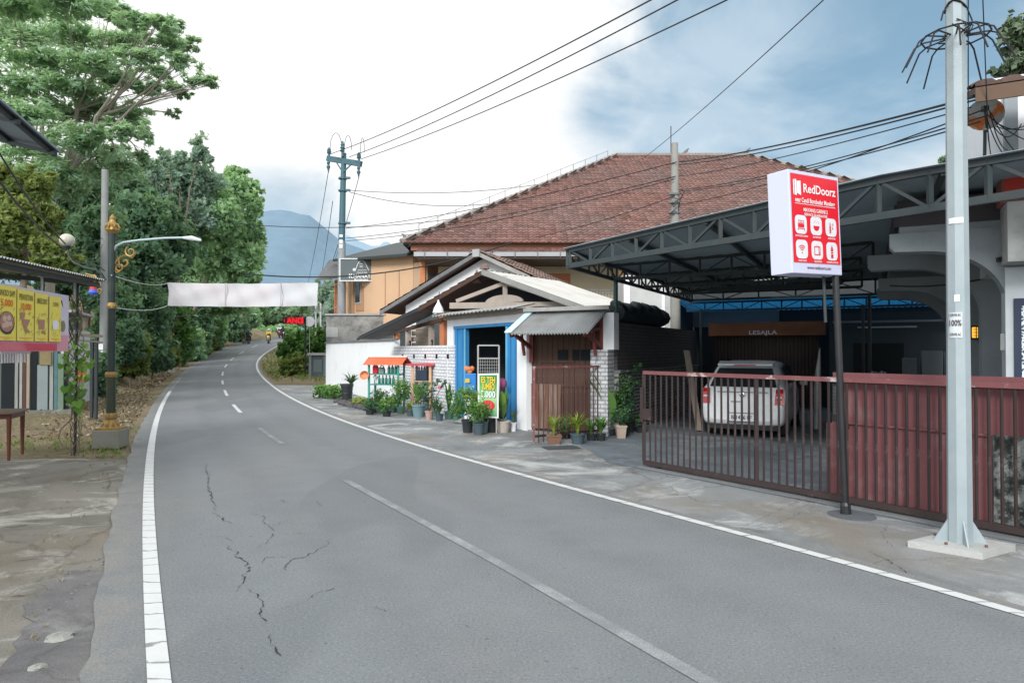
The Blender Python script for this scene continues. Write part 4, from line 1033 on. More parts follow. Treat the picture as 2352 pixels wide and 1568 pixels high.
b = MB(); z0, z1 = Zr(470, 7.2), Zr(404, 7.2); p0 = P(2300, 440, 7.15)
b.obox(V(p0.x, p0.y, z0), AU * 1.6, BU * .35, V(0, 0, z1 - z0)); sb = build(b, 'sign_box', M('faded_red_box', (.28, .11, .09), .7, .3, 3, .6, (.42, .34, .30), 2), rb, bevel=.02)
b = MB(); b.obox(V(p0.x, p0.y, z0 + .035) + AU * .03 - BU * .006, AU * .16, BU * .01, V(0, 0, z1 - z0 - .08)); build(b, 'red_panel', M('red_panel', (.55, .06, .045), .6, .1), sb)
# upper storey, set back
uu = upx(2268, -2.2)
b = MB(); b.obox(C(uu, -2.2, 3.25), AU * 4, BU * 5, V(0, 0, 2.0)); uw = build(b, 'upper_wall', m_white, rb)
b = MB(); b.obox(C(upx(2312, -2.3), -2.32, 3.3), AU * .14, BU * .12, V(0, 0, 1.9)); build(b, 'downpipe', m_rgrey, uw)
b = MB(); e0 = P(2240, 216, 7.6); e0 = V(e0.x, e0.y, e0.z)
b.prism([e0, e0 + AU * 3, e0 + AU * 3 + BU * 1.1 + V(0, 0, .3), e0 + BU * 1.1 + V(0, 0, .3)], (0, 0, .07)); rr_ = build(b, 'roof', m_wood, rb)
v_, f_, t_2 = tile_roof(e0 + V(0, 0, .09), e0 + AU * 3 + V(0, 0, .09), e0 + AU * 3 + BU * 1.1 + V(0, 0, .40), e0 + BU * 1.1 + V(0, 0, .40), .24, .3, 31)
b = MB().add(v_, f_, t_2); build(b, 'roof_tile', m_tiledk, rr_)
b = MB(); b.obox(e0 - BU * .03 - V(0, 0, .10), AU * 3, BU * .03, V(0, 0, .16)); build(b, 'fascia', M('fascia_dark', (.12, .075, .05), .7, .2), rr_)
# air conditioner, wall lamp, camera, meter box, conduit
ac = thing('air_conditioner', 'small grey outdoor air conditioner under the balcony of the white building', 'air conditioner', P(2242, 530, 8.2))
p = P(2228, 530, 8.2)
b = MB(); b.obox(p, AU * .2, BU * .16, V(0, 0, .21)); build(b, 'casing', M('ac_grey', (.34, .38, .38), .6, .08), ac, bevel=.01)
b = MB(); b.obox(p + AU * .02 - BU * .004 + V(0, 0, .02), AU * .16, BU * .008, V(0, 0, .17)); build(b, 'grille', m_conc, ac)
wl_ = P(2238, 775, 10.9)
lamp = thing('wall_lamp', 'small yellow bulkhead lamp lit on a column right of the big pole', 'lamp', wl_)
b = MB(); b.box(wl_ + V(.03, .03, .08), (.11, .06, .22)); build(b, 'housing', m_blacksteel, lamp, bevel=.01)
t_ = MT('lit_glass'); t_.b.inputs['Emission Color'].default_value = (1, .52, .06, 1); t_.b.inputs['Emission Strength'].default_value = 1.1; t_.fin((.7, .4, .06), .4)
b = MB(); b.box(wl_ + V(0, -.015, .08), (.075, .05, .17)); build(b, 'lens', t_.m, lamp, bevel=.012)
b = MB(); b.box(wl_ + V(0, -.045, .08), (.085, .008, .010)); b.box(wl_ + V(0, -.045, .13), (.085, .008, .008)); b.box(wl_ + V(0, -.045, .03), (.085, .008, .008)); b.box(wl_ + V(0, -.046, .08), (.010, .008, .19)); build(b, 'guard', m_blacksteel, lamp)
cc = P(2290, 597, 7.4)
ccv = thing('security_camera', 'small black camera on a stub arm at the top of the right column', 'camera', cc)
b = MB(); b.tube([cc, cc + V(.10, -.03, .02)], .028, 8); build(b, 'body', m_blacksteel, ccv)
b = MB(); b.tube([cc + V(.1, -.03, .02), cc + V(.2, .05, .04), cc + V(.26, .02, .10), cc + V(.36, .05, .06)], .008, 5); build(b, 'arm', m_cable, ccv)
mbp = P(2305, 790, 7.5)
mt_ = thing('meter_box', 'small pale meter box with a hanging conduit on the right wall', 'meter box', mbp)
b = MB(); b.box(mbp + V(.01, -.03, .02), (.085, .08, .19)); build(b, 'box', M('meter_grey', (.5, .53, .52), .6, .1), mt_, bevel=.01)
b = MB(); b.tube([mbp + V(.0, -.02, .1), mbp + V(.01, -.02, .35), mbp + V(.03, .0, .6), mbp + V(.02, 0, .95)], .010, 5); build(b, 'conduit', m_conc, mt_)
cable('conduit', 'thin black conduit sagging along the first concrete bracket', C(4.8, -1.95, 2.62), C(UW + .05, -2.05, 2.66), .05, .010)
# satellite dish
dp = P(2262, 268, 8.3)
ds = thing('satellite_dish', 'pale satellite dish with orange rust under the upper eave', 'satellite dish', dp)
t_ = MT('rusty_dish'); rn = t_.noise(4.5, 6, .6)
dm = t_.fin(t_.mix(t_.ramp(rn, [(.50, 0), (.60, 1)]), (.46, .49, .48), (.62, .17, .03)), .6)
b = MB(); n, m = 20, 6; ax = V(-.55, -.8, .12).normalized(); xx = ax.cross(V(0, 0, 1)).normalized(); yy = xx.cross(ax)
for sgn in (0, .006):
    pts = [dp + (xx * math.cos(2 * math.pi * j / n) + yy * math.sin(2 * math.pi * j / n)) * (.20 * (i + .02) / m) + ax * (.07 * (i / m) ** 2 - sgn) for i in range(m + 1) for j in range(n)]
    b.add(pts, [(i * n + j, i * n + (j + 1) % n, (i + 1) * n + (j + 1) % n, (i + 1) * n + j) for i in range(m) for j in range(n)])
build(b, 'reflector', dm, ds, smooth=True)
b = MB(); b.tube([dp - xx * .02 - yy * .2, dp + ax * .22 - yy * .02], .012, 5); b.box(dp + ax * .23, (.06, .06, .06)); build(b, 'feed_arm', m_blacksteel, ds)
b = MB(); b.tube([dp - ax * .03, dp - ax * .10 - V(0, 0, .2), V(dp.x + .06, dp.y + .12, 3.45)], .02, 6); build(b, 'mast', m_steel, ds)
for i in range(9):
    a = P(2262 + R.uniform(-5, 30), 250 + R.uniform(-10, 50), 8.2); c = P(2300 + R.uniform(-40, 90), 330 + R.uniform(-60, 60), 7.9)
    cable('wire', 'loose black wires tangled between the satellite dish and the white upper wall', a, c, R.uniform(.03, .16), .006, 12, 'wire', 'tangled wires at the satellite dish')

# ================================================================== car
car = thing('parked_car', 'white hatchback parked behind the bar gate, seen from the rear', 'car', (0, 0, 0))
ORG[car.name] = V(0, 0, 0)
prof = [  # x, half width bottom, belt half width, roof half width, z bottom, z belt, z roof   (x grows towards the bonnet)
    (0.00, .64, .69, .55, .34, .60, .615), (.03, .73, .765, .6, .26, .66, .675), (.09, .765, .80, .62, .22, .90, .92), (.16, .78, .805, .60, .20, .955, 1.03),
    (.36, .785, .805, .575, .19, .965, 1.22), (.58, .79, .805, .565, .19, .97, 1.40), (.82, .80, .81, .575, .18, .965, 1.475), (1.3, .805, .81, .59, .18, .955, 1.50),
    (1.9, .80, .805, .58, .18, .945, 1.485), (2.25, .80, .80, .57, .18, .94, 1.40), (2.75, .79, .79, .60, .18, .93, 1.02), (3.1, .78, .77, .6, .19, .88, .90), (3.5, .74, .70, .5, .22, .76, .78), (3.68, .60, .55, .4, .30, .62, .63)]
secs = []
for (x, wb, wm, wr_, zb, zm, zt) in prof:
    hh = zt - zm
    half = [(wb * .86, zb), (wb * .97, zb + .06), (wb + .01, zb + (zm - zb) * .4), (wm, zm - .10 * min(1, hh * 4 + .4)), (wm - .025, zm), (wm + (wr_ - wm) * .55, zm + hh * .5), (wr_ + .03, zm + hh * .86), (wr_ - .06, zm + hh * .97), (wr_ * .5, zt)]
    secs.append([(x, -y, z) for y, z in half] + [(x, y, z) for y, z in reversed(half)])
vs = [p for s in secs for p in s]; k = len(secs[0]); fs = []
for i in range(len(secs) - 1):
    for j in range(k):
        j2 = (j + 1) % k; fs.append((i * k + j, i * k + j2, (i + 1) * k + j2, (i + 1) * k + j))
fs.append(tuple(range(k))); fs.append(tuple(reversed(range((len(secs) - 1) * k, len(secs) * k))))
m_carw = M('car_white', (.80, .82, .84), .22, .02, 2, .1, (.5, .5, .48), 2, spec=.5)
b = MB().add(vs, fs); body = build(b, 'body', m_carw, car, smooth=True)
sub = body.modifiers.new('smooth', 'SUBSURF'); sub.levels = 1; sub.render_levels = 2
m_tail = M('tail_red', (.50, .01, .02), .15, .05, spec=.6); m_lampw = M('lamp_clear', (.7, .68, .66), .15, .05, spec=.6); m_trim = M('car_black', (.02, .021, .023), .45, .1)
def rearx(z):  # rear face position
    return float(np.interp(z, [.26, .6, .9, .96, 1.03, 1.22, 1.40, 1.45], [.03, -.005, .08, .115, .155, .34, .56, .70]))
def rpatch(pts, off=.014): return [(rearx(z) - off, y, z) for y, z in pts]
def rgrid(y0, y1, z0, z1, ins=0, off=.016, ny=8, nz=5, cv=.02):
    b = MB(); v = []
    for i in range(nz + 1):
        z = z0 + (z1 - z0) * i / nz; sq = ins * i / nz
        for j in range(ny + 1):
            y = (y0 + sq) + (y1 - y0 - 2 * sq) * j / ny; v.append((rearx(z) - off + cv * (abs(y) / .7) ** 3, y, z))
    b.add(v, [(i * (ny + 1) + j, (i + 1) * (ny + 1) + j, (i + 1) * (ny + 1) + j + 1, i * (ny + 1) + j + 1) for i in range(nz) for j in range(ny)]); return b
build(rgrid(-.63, .63, .985, 1.345, .12, .02), 'rear_window', m_glass, car)
b = MB(); b.prism([(.40, -.53, 1.385), (.40, .53, 1.385), (.72, .55, 1.445), (.72, -.55, 1.445)], (-.01, 0, .042)); sp_ = build(b, 'spoiler', m_carw, car, bevel=.015)
b = MB(); b.box((.394, 0, 1.406), (.02, .42, .02)); build(b, 'brake_light', m_tail, sp_)
for s_ in (-1, 1):
    lo, hi = (.60, .77) if s_ > 0 else (-.77, -.60)
    tl_ = build(rgrid(lo, hi, .66, .955, .02, .03, 3, 4, .012), 'tail_light', m_tail, car)
    b = MB(); b.box((rearx(.80) - .035, s_ * .685, .80), (.02, .09, .04)); build(b, 'reversing_lamp', m_lampw, tl_)
b = MB(); b.box((.05, 0, .60), (.09, 1.3, .008)); b.box((.085, 0, .885), (.06, .95, .008)); build(b, 'panel_seam', m_trim, car)
b = MB(); b.box((-.028, 0, .40), (.02, .46, .155)); pl8 = build(b, 'number_plate', m_plast_w, car, bevel=.005)
b = MB(); b.box((-.030, 0, .483), (.022, .50, .012)); b.box((-.030, 0, .318), (.022, .50, .012)); b.box((-.030, .245, .40), (.022, .012, .17)); b.box((-.030, -.245, .40), (.022, .012, .17)); build(b, 'plate_frame', m_trim, pl8)
b = MB(); b.text('B 1426 FF', V(-.039, 0, .40), V(0, -1, 0), V(0, 0, 1), .075, .38, .002); build(b, 'lettering', m_ink, pl8)
b = MB(); b.lathe([(.05, 0), (.05, .012), (.035, .016)], (.055, 0, .83), 14, ax=(-1, 0, 0)); b.box((.040, 0, .83), (.012, .12, .018)); build(b, 'badge', M('chrome', (.6, .62, .64), .2, .05, metal=.9), car)
b = MB(); b.box((.02, .10, .70), (.008, .22, .02)); build(b, 'emblem_bar', M('chrome_dull', (.25, .27, .29), .3, .05, metal=.6), car)
b = MB(); b.box((.02, 0, .215), (.14, 1.3, .09)); build(b, 'under_bumper', m_trim, car)
for s_ in (-1, 1):
    b = MB(); q = [(.62, .99), (.80, 1.36), (1.35, 1.40), (1.4, .98)]
    def sy(x, z): return s_ * (np.interp(z, [.95, 1.45], [.79, .62]) + .012)
    b.poly([(x, sy(x, z), z) for x, z in (q if s_ < 0 else q[::-1])]); build(b, 'side_window', m_glass, car)
    b = MB(); q = [(1.46, .98), (1.42, 1.40), (2.05, 1.38), (2.45, .97)]
    b.poly([(x, sy(x, z), z) for x, z in (q if s_ < 0 else q[::-1])]); build(b, 'side_window', m_glass, car)
    b = MB(); b.box((2.35, s_ * .93, 1.0), (.10, .16, .12)); build(b, 'mirror', m_carw, car, bevel=.03)
    for xw in (.62, 3.0):
        b = MB(); b.lathe([(.20, -.09), (.275, -.085), (.29, -.05), (.29, .05), (.275, .085), (.20, .09)], (xw, s_ * .70, .29), 24, ax=(0, 1, 0)); wh = build(b, 'wheel', M('tyre', (.025, .025, .027), .85, .2), car, smooth=True)
        b = MB(); b.lathe([(.05, .096 * 1), (.19, .094), (.2, .088)], (xw, s_ * .70, .29), 18, ax=(0, s_, 0)); build(b, 'rim', M('rim', (.4, .41, .42), .35, .1, metal=.7), wh)
b = MB(); b.tube([(.72, .2, 1.46), (.6, .21, 1.6)], .006, 4); build(b, 'aerial', m_trim, car)
# place: rear centre stands 13.5 m ahead of the camera, nose along the side wall
cpos = V(4.47, 13.3, .006); car.location = cpos; car.rotation_euler = (0, 0, math.atan2(BU.y, BU.x))

# ================================================================== gates
gate = thing('sliding_gate', 'brown bar gate along the pavement in front of the driveway', 'gate', GL(2.5))
GLEN = 7.4; ZT = 1.40
b = MB(); b.beam(GL(-.02, 0, ZT - .02), GL(GLEN, 0, ZT - .02), .045, .05); build(b, 'top_rail', m_rail, gate)
b = MB(); b.beam(GL(-.02, 0, .075), GL(GLEN, 0, .075), .05, .06); build(b, 'bottom_rail', m_bar, gate)
b = MB(); b.obox(GL(-.04, -.10, .0), GD * (GLEN + .1), GN * .2, V(0, 0, .02)); build(b, 'track', m_concdk, gate)
p0 = GL(0); b = MB(); b.beam(GL(0, 0, .1), GL(0, 0, ZT - .04), .022, .022); bar0 = build(b, 'bar', m_bar, gate)
rep(bar0, [GD * (.1045 * i) for i in range(1, 71) if i not in (18, 45)])
for t in (-.02, .1045 * 18, .1045 * 45):
    b = MB(); b.beam(GL(t, 0, .1), GL(t, 0, ZT - .04), .045, .045); build(b, 'post', m_bar, gate)
for t in (.25, 2.6, 5.6):
    b = MB(); b.lathe([(.03, -.02), (.05, -.018), (.05, .018), (.03, .02)], GL(t, 0, .05), 14, ax=GN); build(b, 'wheel', m_blacksteel, gate)
b = MB(); b.obox(GL(.0, -.05, .70), GD * .16, GN * .03, V(0, 0, .16)); b.obox(GL(-.06, -.04, .66), GD * .06, GN * .06, V(0, 0, .5)); build(b, 'lock_plate', m_bar, gate)
# red sheet gate behind the bars
rg = thing('sheet_gate', 'dark red sheet metal gate standing close behind the brown bars', 'gate', GL(4.3, .14))
t0, t1 = 2.80, 4.37
b = MB(); b.obox(GL(t0, .10, .08), GD * (t1 - t0), GN * .03, V(0, 0, .82)); build(b, 'lower_sheet', m_maroon, rg)
b = MB(); b.obox(GL(t0 + .12, .115, .90), GD * (8.0 - t0), GN * .03, V(0, 0, .45)); build(b, 'upper_sheet', m_maroon, rg)
b = MB(); b.beam(GL(t0 + .02, .12, 1.405), GL(8.0, .12, 1.405), .06, .10); build(b, 'top_rail', m_maroon, rg)
b = MB(); b.beam(GL(t0 + .1, .09, .90), GL(t1, .09, .90), .03, .02); build(b, 'middle_rail', m_rail, rg)
b = MB(); b.beam(GL(t0 - .02, .12, .08), GL(t0 - .02, .12, .88), .09, .05); build(b, 'stile', m_maroon, rg)
b = MB(); b.beam(GL(t0 + .1, .12, .90), GL(t0 + .1, .12, 1.36), .05, .05); build(b, 'stile', m_maroon, rg)
b = MB(); b.tube([GL(t0 + .16, .06, .1), GL(t0 + .16, .06, .84)], .03, 8); b.box(GL(t0 + .16, .06, .87), (.09, .09, .06), .6); build(b, 'bolt_post', m_bar, rg)
t_ = MT('mossy_wall'); mo = t_.noise(7, 9, .75)
mm_ = t_.fin(t_.ramp(mo, [(.36, (.018, .022, .022)), (.47, (.05, .06, .055)), (.54, (.22, .235, .22)), (.62, (.36, .38, .37))]), .95); t_.bump(mo, .6, .03)
b = MB(); b.obox(GL(t1 + .02, .10, -.02), GD * 3.6, GN * .16, V(0, 0, .93)); build(b, 'low_wall', mm_, label='low concrete wall blotched with black moss behind the right end of the bars', cat='wall')
# old gate leaf leaning open in front of the timber kiosk
LF = FR((.40, 12.6), (1.98, 13.8))
leaf = thing('gate_leaf', 'short old gate leaf of peeling bars in front of the timber kiosk', 'gate', LF.at(LF.len / 2))
b = MB(); b.beam(LF.at(0, 0, 1.39), LF.at(LF.len, 0, 1.39), .035, .04); build(b, 'top_rail', m_rail, leaf)
b = MB(); b.beam(LF.at(0, 0, .12), LF.at(LF.len, 0, .12), .035, .04); build(b, 'bottom_rail', m_bar, leaf)
m_peel = M('peeling_bar', (.075, .040, .036), .75, .3, 12, .6, (.30, .28, .27), 6, .56, .64)
b = MB(); b.beam(LF.at(0, 0, .0), LF.at(0, 0, 1.38), .022, .022); br = build(b, 'bar', m_peel, leaf)
nb = 17
rep(br, [LF.d * (LF.len * i / nb) for i in range(1, nb + 1)])
b = MB(); b.beam(LF.at(0, -.003, 0), LF.at(0, -.003, 1.40), .04, .04); build(b, 'stile', m_rail, leaf)

# ================================================================== big galvanised pole
PB = V(3.87, 5.92, 0)
gp = thing('utility_pole', 'tall tapered galvanised pole on the pavement in front of the red gate', 'utility pole', PB)
sh = MB().tube([PB + V(0, 0, .03), PB + V(0, 0, 9)], [.098, .058], 8); build(sh, 'shaft', m_galv, gp)
b = MB(); b.box(PB + V(0, 0, .02), (.36, .36, .03), .5); build(b, 'base_plate', m_galv, gp, bevel=.004)
for k in range(4):
    a = .5 + math.pi / 4 + k * math.pi / 2; d = V(math.cos(a), math.sin(a), 0)
    b = MB(); q = [PB + d * .085 + V(0, 0, .035), PB + d * .215 + V(0, 0, .035), PB + d * .20 + V(0, 0, .06), PB + d * .088 + V(0, 0, .25)]
    b.prism([x + V(-d.y, d.x, 0) * .006 for x in q], V(d.y, -d.x, 0) * .012); build(b, 'gusset', m_galv, gp)
    a += math.pi / 4; d = V(math.cos(a), math.sin(a), 0)
    b = MB(); b.tube([PB + d * .21 + V(0, 0, .03), PB + d * .21 + V(0, 0, .075)], .013, 6); b.lathe([(.028, .035), (.024, .05)], PB + d * .21, 6); build(b, 'bolt', M('rust', (.15, .09, .065), .8, .3), gp)
b = MB(); b.prism([PB + V(*q, -.02) for q in ((-.44, .02), (-.04, -.34), (.42, -.08), (.06, .30))], (0, 0, .075)); build(b, 'footing', M('pale_footing', (.43, .44, .43), .9, .12, 5, .5, (.28, .28, .26), 3, bump=.4), gp)
def zp(py): return Zr(py, 5.92)
ring = thing('wire_rack', 'spider shaped crown of bent black rods clamped near the top of the galvanised pole', 'wire rack', PB + V(0, 0, zp(110)))
rc = PB + V(-.045 * 0, 0, zp(84)); n = 12; rr0 = .26
b = MB(); pts = [rc + V(rr0 * math.cos(2 * math.pi * j / n), rr0 * math.sin(2 * math.pi * j / n), 0) for j in range(n + 1)]; b.tube(pts, .008, 5); build(b, 'hoop', m_cable, ring)
for j in range(n):
    a = 2 * math.pi * j / n + R.uniform(-.08, .08); d = V(math.cos(a), math.sin(a), 0)
    b = MB(); L_ = R.uniform(.16, .24)
    b.tube([rc + d * .07 + V(0, 0, .0), rc + d * (rr0 - .02) + V(0, 0, R.uniform(-.01, .02)), rc + d * (rr0 + .05) + V(0, 0, -.04), rc + d * (rr0 + .07 + L_ * .45) + V(0, 0, -.06 - L_)], .0075, 5); build(b, 'rod', m_cable, ring)
b = MB()
for j in range(10):
    a = R.uniform(0, 6.28); d = V(math.cos(a), math.sin(a), 0); b.tube([rc + d * .085 + V(0, 0, R.uniform(-.03, .03)), rc + d * R.uniform(.1, .16) + V(0, 0, R.uniform(-.06, .1)), rc + V(d.y, -d.x, 0) * .09 + V(0, 0, R.uniform(-.02, .12))], .006, 4)
b.tube([rc + V(.08 * math.cos(x * .5), .08 * math.sin(x * .5), .26 + .03 * math.sin(x)) for x in range(14)], .01, 4)
b.tube([rc + V(-.08, -.03, .25), rc + V(-.13, -.04, .2), rc + V(-.15, -.04, .12)], .008, 4); b.tube([rc + V(.08, -.03, .24), rc + V(.12, -.04, .12), rc + V(.07, -.07, .02)], .006, 4)
build(b, 'wire_tangle', m_cable, ring)
def sticker(z0, z1, a0, a1, mt, words, nm):
    b = MB(); rad = .0985 - .040 * ((z0 + z1) / 2) / 9 + .0015; n = 6
    q = [(PB + V(rad * math.cos(a0 + (a1 - a0) * i / n), rad * math.sin(a0 + (a1 - a0) * i / n), 0)) for i in range(n + 1)]
    for i in range(n): b.quad(q[i] + V(0, 0, z0), q[i + 1] + V(0, 0, z0), q[i + 1] + V(0, 0, z1), q[i] + V(0, 0, z1))
    s = build(b, nm, mt, gp)
    if words:
        am = (a0 + a1) / 2; cpt = PB + V((rad + .004) * math.cos(am), (rad + .004) * math.sin(am), 0)
        for wd_, zz, hh, ww in words: b = MB(); b.text(wd_, cpt + V(0, 0, zz), V(-math.sin(am), math.cos(am), 0), V(0, 0, 1), hh, ww, .001); build(b, 'lettering', m_ink, s)
m_stk = M('worn_sticker', (.58, .62, .65), .7, .15, 12, .5, (.42, .47, .5), 9)
fa = math.atan2(-PB.y, -PB.x)
sticker(zp(776), zp(718), fa - .75, fa + .35, m_stk, [('SERVIS AC', zp(724), .022, .085), ('100%', zp(742), .05, .09), ('SERVIS AC', zp(768), .022, .085)], 'sticker')
sticker(zp(516), zp(503), fa - .8, fa + .55, m_plast_w, None, 'sticker')
sticker(zp(694), zp(678), fa - .3, fa + .15, m_plast_w, None, 'sticker')

# ================================================================== hotel light box sign
SB = V(3.46, 7.10, 0); lean = .0367
sg = thing('hotel_sign', 'red and white hotel light box on a leaning black pole', 'sign', SB)
sx = lambda p: p + V(lean * 2.5, 0, 0)
N0 = sx(V(2.735, 6.65, 2.482)); E1 = V(.843, .538, 0); E2 = V(-.538, .843, 0); W_, D_, H_ = .835, .245, 1.02
b = MB(); b.obox(N0, E1 * W_, E2 * D_, V(0, 0, H_)); bx = build(b, 'light_box', M('box_white', (.57, .60, .76), .5, .02, 1, spec=.4), sg, bevel=.008)
fc = lambda x, z, o=.0: N0 + E1 * (W_ * x) + V(0, 0, H_ * z) - E2 * o
b = MB(); b.quad(fc(.03, .105, .004), fc(.965, .105, .004), fc(.965, .965, .004), fc(.03, .965, .004)); pn = build(b, 'red_panel', m_red, sg)
Z_ = V(0, 0, 1)
caps = ['SPOTLESS LINEN', 'BATHROOM', 'AMENITIES', 'FREE WIFI', 'TELEVISION', 'MINERAL WATER']
cxs, czs = (.19, .49, .79), (.475, .235)
lines = [('RedDoorz', .585, .835, .085, .54), ('near Candi Borobudur Magelang', .49, .715, .046, .66), ('MAYANG GARINI 2', .49, .623, .036, .40), ('SERVICE GUARANTEE', .49, .578, .026, .38)]
lines += [(cp_, cxs[i % 3], czs[i // 3] - .112, .016, .13 if len(cp_) < 11 else .2) for i, cp_ in enumerate(caps)]
for (wd_, x, z, h_, w_) in lines: b = MB(); b.text(wd_, fc(x, z, .006), E1, Z_, h_, w_); build(b, 'lettering', m_inkw, pn)
b = MB(); b.quad(fc(.09, .675, .007), fc(.90, .675, .007), fc(.90, .68, .007), fc(.09, .68, .007)); build(b, 'rule', m_inkw, pn)
def rrect(cx_, cz_, w, h, r, o):
    pts = []
    for (sx_, sz_, a0) in ((1, 1, 0), (-1, 1, 90), (-1, -1, 180), (1, -1, 270)):
        for k in range(5):
            a = math.radians(a0 + 22.5 * k); pts.append(N0 + E1 * (W_ * cx_ + sx_ * (w / 2 - r) + r * math.cos(a)) + V(0, 0, H_ * cz_ + sz_ * (h / 2 - r) + r * math.sin(a)) - E2 * o)
    return pts
for i in range(6):
    b = MB(); b.poly(rrect(cxs[i % 3], czs[i // 3], .19, .185, .05, .0065)); ic = build(b, 'icon', m_plast_w, pn)
    b = MB(); cx_, cz_ = W_ * cxs[i % 3], H_ * czs[i // 3]
    def q(x, z, o=.0085): return N0 + E1 * (cx_ + x) + V(0, 0, cz_ + z) - E2 * o
    def rect(x0, z0, x1, z1, o=.0085): b.quad(q(x0, z0, o), q(x1, z0, o), q(x1, z1, o), q(x0, z1, o))
    if i == 0:
        rect(-.05, .0, .05, .008); rect(-.05, -.03, .05, .0); rect(-.055, -.045, .055, -.037); rect(-.055, -.06, -.045, -.045); rect(.045, -.06, .055, -.045)
        for (a, c_) in ((-.045, -.004), (.004, .045)): rect(a, .012, c_, .018); rect(a, .036, c_, .042); rect(a, .018, a + .006, .036); rect(c_ - .006, .018, c_, .036)
    elif i == 1:
        b.poly([q(-.055, 0)] + [q(-.05 * math.cos(math.pi * k / 8), -.045 * math.sin(math.pi * k / 8) - .005) for k in range(9)] + [q(.055, 0)])
        for (x, z) in ((-.04, .03), (-.02, .045), (.0, .03), (.025, .042), (.035, .025)): rect(x, z, x + .008, z + .008)
    elif i == 2:
        rect(-.03, -.06, 0, -.05); rect(-.03, -.045, 0, -.02); rect(-.03, -.015, 0, -.002); b.poly([q(-.028, .0), q(-.002, .0), q(-.012, .05), q(-.02, .05)]); rect(.02, -.02, .035, .0); rect(.02, .01, .026, .04); rect(.034, .02, .04, .05)
    elif i == 3:
        for rad in (.022, .042, .062):
            n = 8
            for k in range(n):
                a0, a1 = math.radians(45 + 90 * k / n), math.radians(45 + 90 * (k + 1) / n)
                b.quad(*[q(rr_2 * math.cos(a), -.03 + rr_2 * math.sin(a)) for rr_2, a in ((rad, a0), (rad + .01, a0), (rad + .01, a1), (rad, a1))])
        b.poly([q(.009 * math.cos(k * .785), -.035 + .009 * math.sin(k * .785)) for k in range(8)])
    elif i == 4:
        rect(-.05, -.05, .05, -.04); rect(-.05, .03, .05, .04); rect(-.05, -.04, -.04, .03); rect(.04, -.04, .05, .03); rect(.022, -.04, .03, .03); rect(.033, -.035, .038, -.02); rect(-.015, .045, -.008, .055); rect(.01, .045, .017, .055)
    else:
        b.poly([q(-.02, .03), q(-.006, .05), q(.006, .05), q(.02, .03)][::-1]); rect(-.02, .0, .02, .027); rect(-.02, -.02, .02, -.006); rect(-.02, -.07, .02, -.028); rect(-.005, .053, .005, .065)
    b.f = [tuple(f) for f in b.f]; build(b, 'pictogram', m_red, ic)
b = MB()   # folded door mark left of the name
for (x, w2, sl_) in ((.07, .02, .0), (.10, .035, .008), (.14, .075, -.012)):
    b.poly([fc(x, .765 - sl_, .0065 + x * .005), fc(x + w2, .765 - sl_ * .2 - .008, .0065 + x * .005), fc(x + w2, .905 + sl_ * .2, .0065 + x * .005), fc(x, .905 + sl_, .0065 + x * .005)])
build(b, 'emblem', M('emblem_white', (.76, .80, .82), .5, .05), pn)
b = MB(); b.text('www.reddoorz.com', fc(.52, .062, .004), E1, Z_, .030, .40); build(b, 'web_lettering', M('purple_ink', (.16, .05, .12), .5, .05), bx)
pt = N0 + E1 * .69 + E2 * .10
b = MB(); b.tube([SB + V(0, 0, .0), SB + V(0, 0, 2.50)], .034, 12); build(b, 'pole', m_blacksteel, sg, smooth=True)
b = MB(); b.tube([SB + V(-.11, .03, 2.0), SB + V(-.11, .03, 2.5)], .016, 8); build(b, 'conduit', m_steel, sg)
b = MB(); b.lathe([(.055, 0), (.05, .10), (.036, .13)], SB, 12); build(b, 'sleeve', m_blacksteel, sg)
b = MB(); b.lathe([(.26, 0), (.2, .012), (.1, .018)], SB + V(.02, -.02, -.004), 16); build(b, 'mortar_patch', M('dark_mortar', (.10, .11, .12), .9, .3, 8), sg)
sg.rotation_euler = (0, -math.atan(lean), 0)
# ================================================================== sign of the neighbouring house, far pole, cables
YS = 32.2
kp_ = P(830, 620, YS)
ks = thing('house_sign', 'dark grey framed signboard with white lettering hung from the utility pole', 'sign', kp_)
x0, x1, z0, z1 = Xc(779, YS), Xc(883, YS), Zr(646, YS), Zr(593, YS)
b = MB(); b.box(((x0 + x1) / 2, YS + .1, (z0 + z1) / 2), (x1 - x0, .16, z1 - z0)); kb = build(b, 'board', M('slate_board', (.085, .11, .12), .45, .06, 1, .5, (.13, .15, .16), .5), ks)
b = MB()
for (a, c, d, e) in ((x0, x1, z1 - .05, z1), (x0, x1, z0, z0 + .05), (x0, x0 + .05, z0 + .05, z1 - .05), (x1 - .07, x1, z0 + .05, z1 - .05)): b.box(((a + c) / 2, YS + .01, (d + e) / 2), (c - a, .05, e - d))
build(b, 'frame', M('pale_frame', (.62, .66, .66), .5, .05), ks)
xx_ = V(1, 0, 0); zz_ = V(0, 0, 1)
def kq(px, py): return V(Xc(px, YS), YS + .012, Zr(py, YS))
for (wd_, px, py, h_, w_) in (('K', 805.5, 633.5, .20, .19), ('HANAYA', 835, 633.8, .17, .97), ('Borobudur', 829.5, 641.5, .085, .66), ('House & Cafe', 831, 625.4, .05, .48)): b = MB(); b.text(wd_, kq(px, py), xx_, zz_, h_, w_); build(b, 'lettering', m_inkw, kb)
b = MB()
arc = [(815, 622), (818, 614), (821.5, 605), (825, 600.5), (830, 598.5), (835, 600), (838.5, 605), (842, 612), (846.5, 621)]
for a, c in zip(arc, arc[1:]): b.beam(kq(*a), kq(*c), .022, .022)
for a, c in (((821, 620.5), (842, 620.3)), ((825, 606), (832, 605.5)), ((825, 610), (833, 611)), ((825.5, 613), (832, 614))): b.beam(kq(*a), kq(*c), .016, .016)
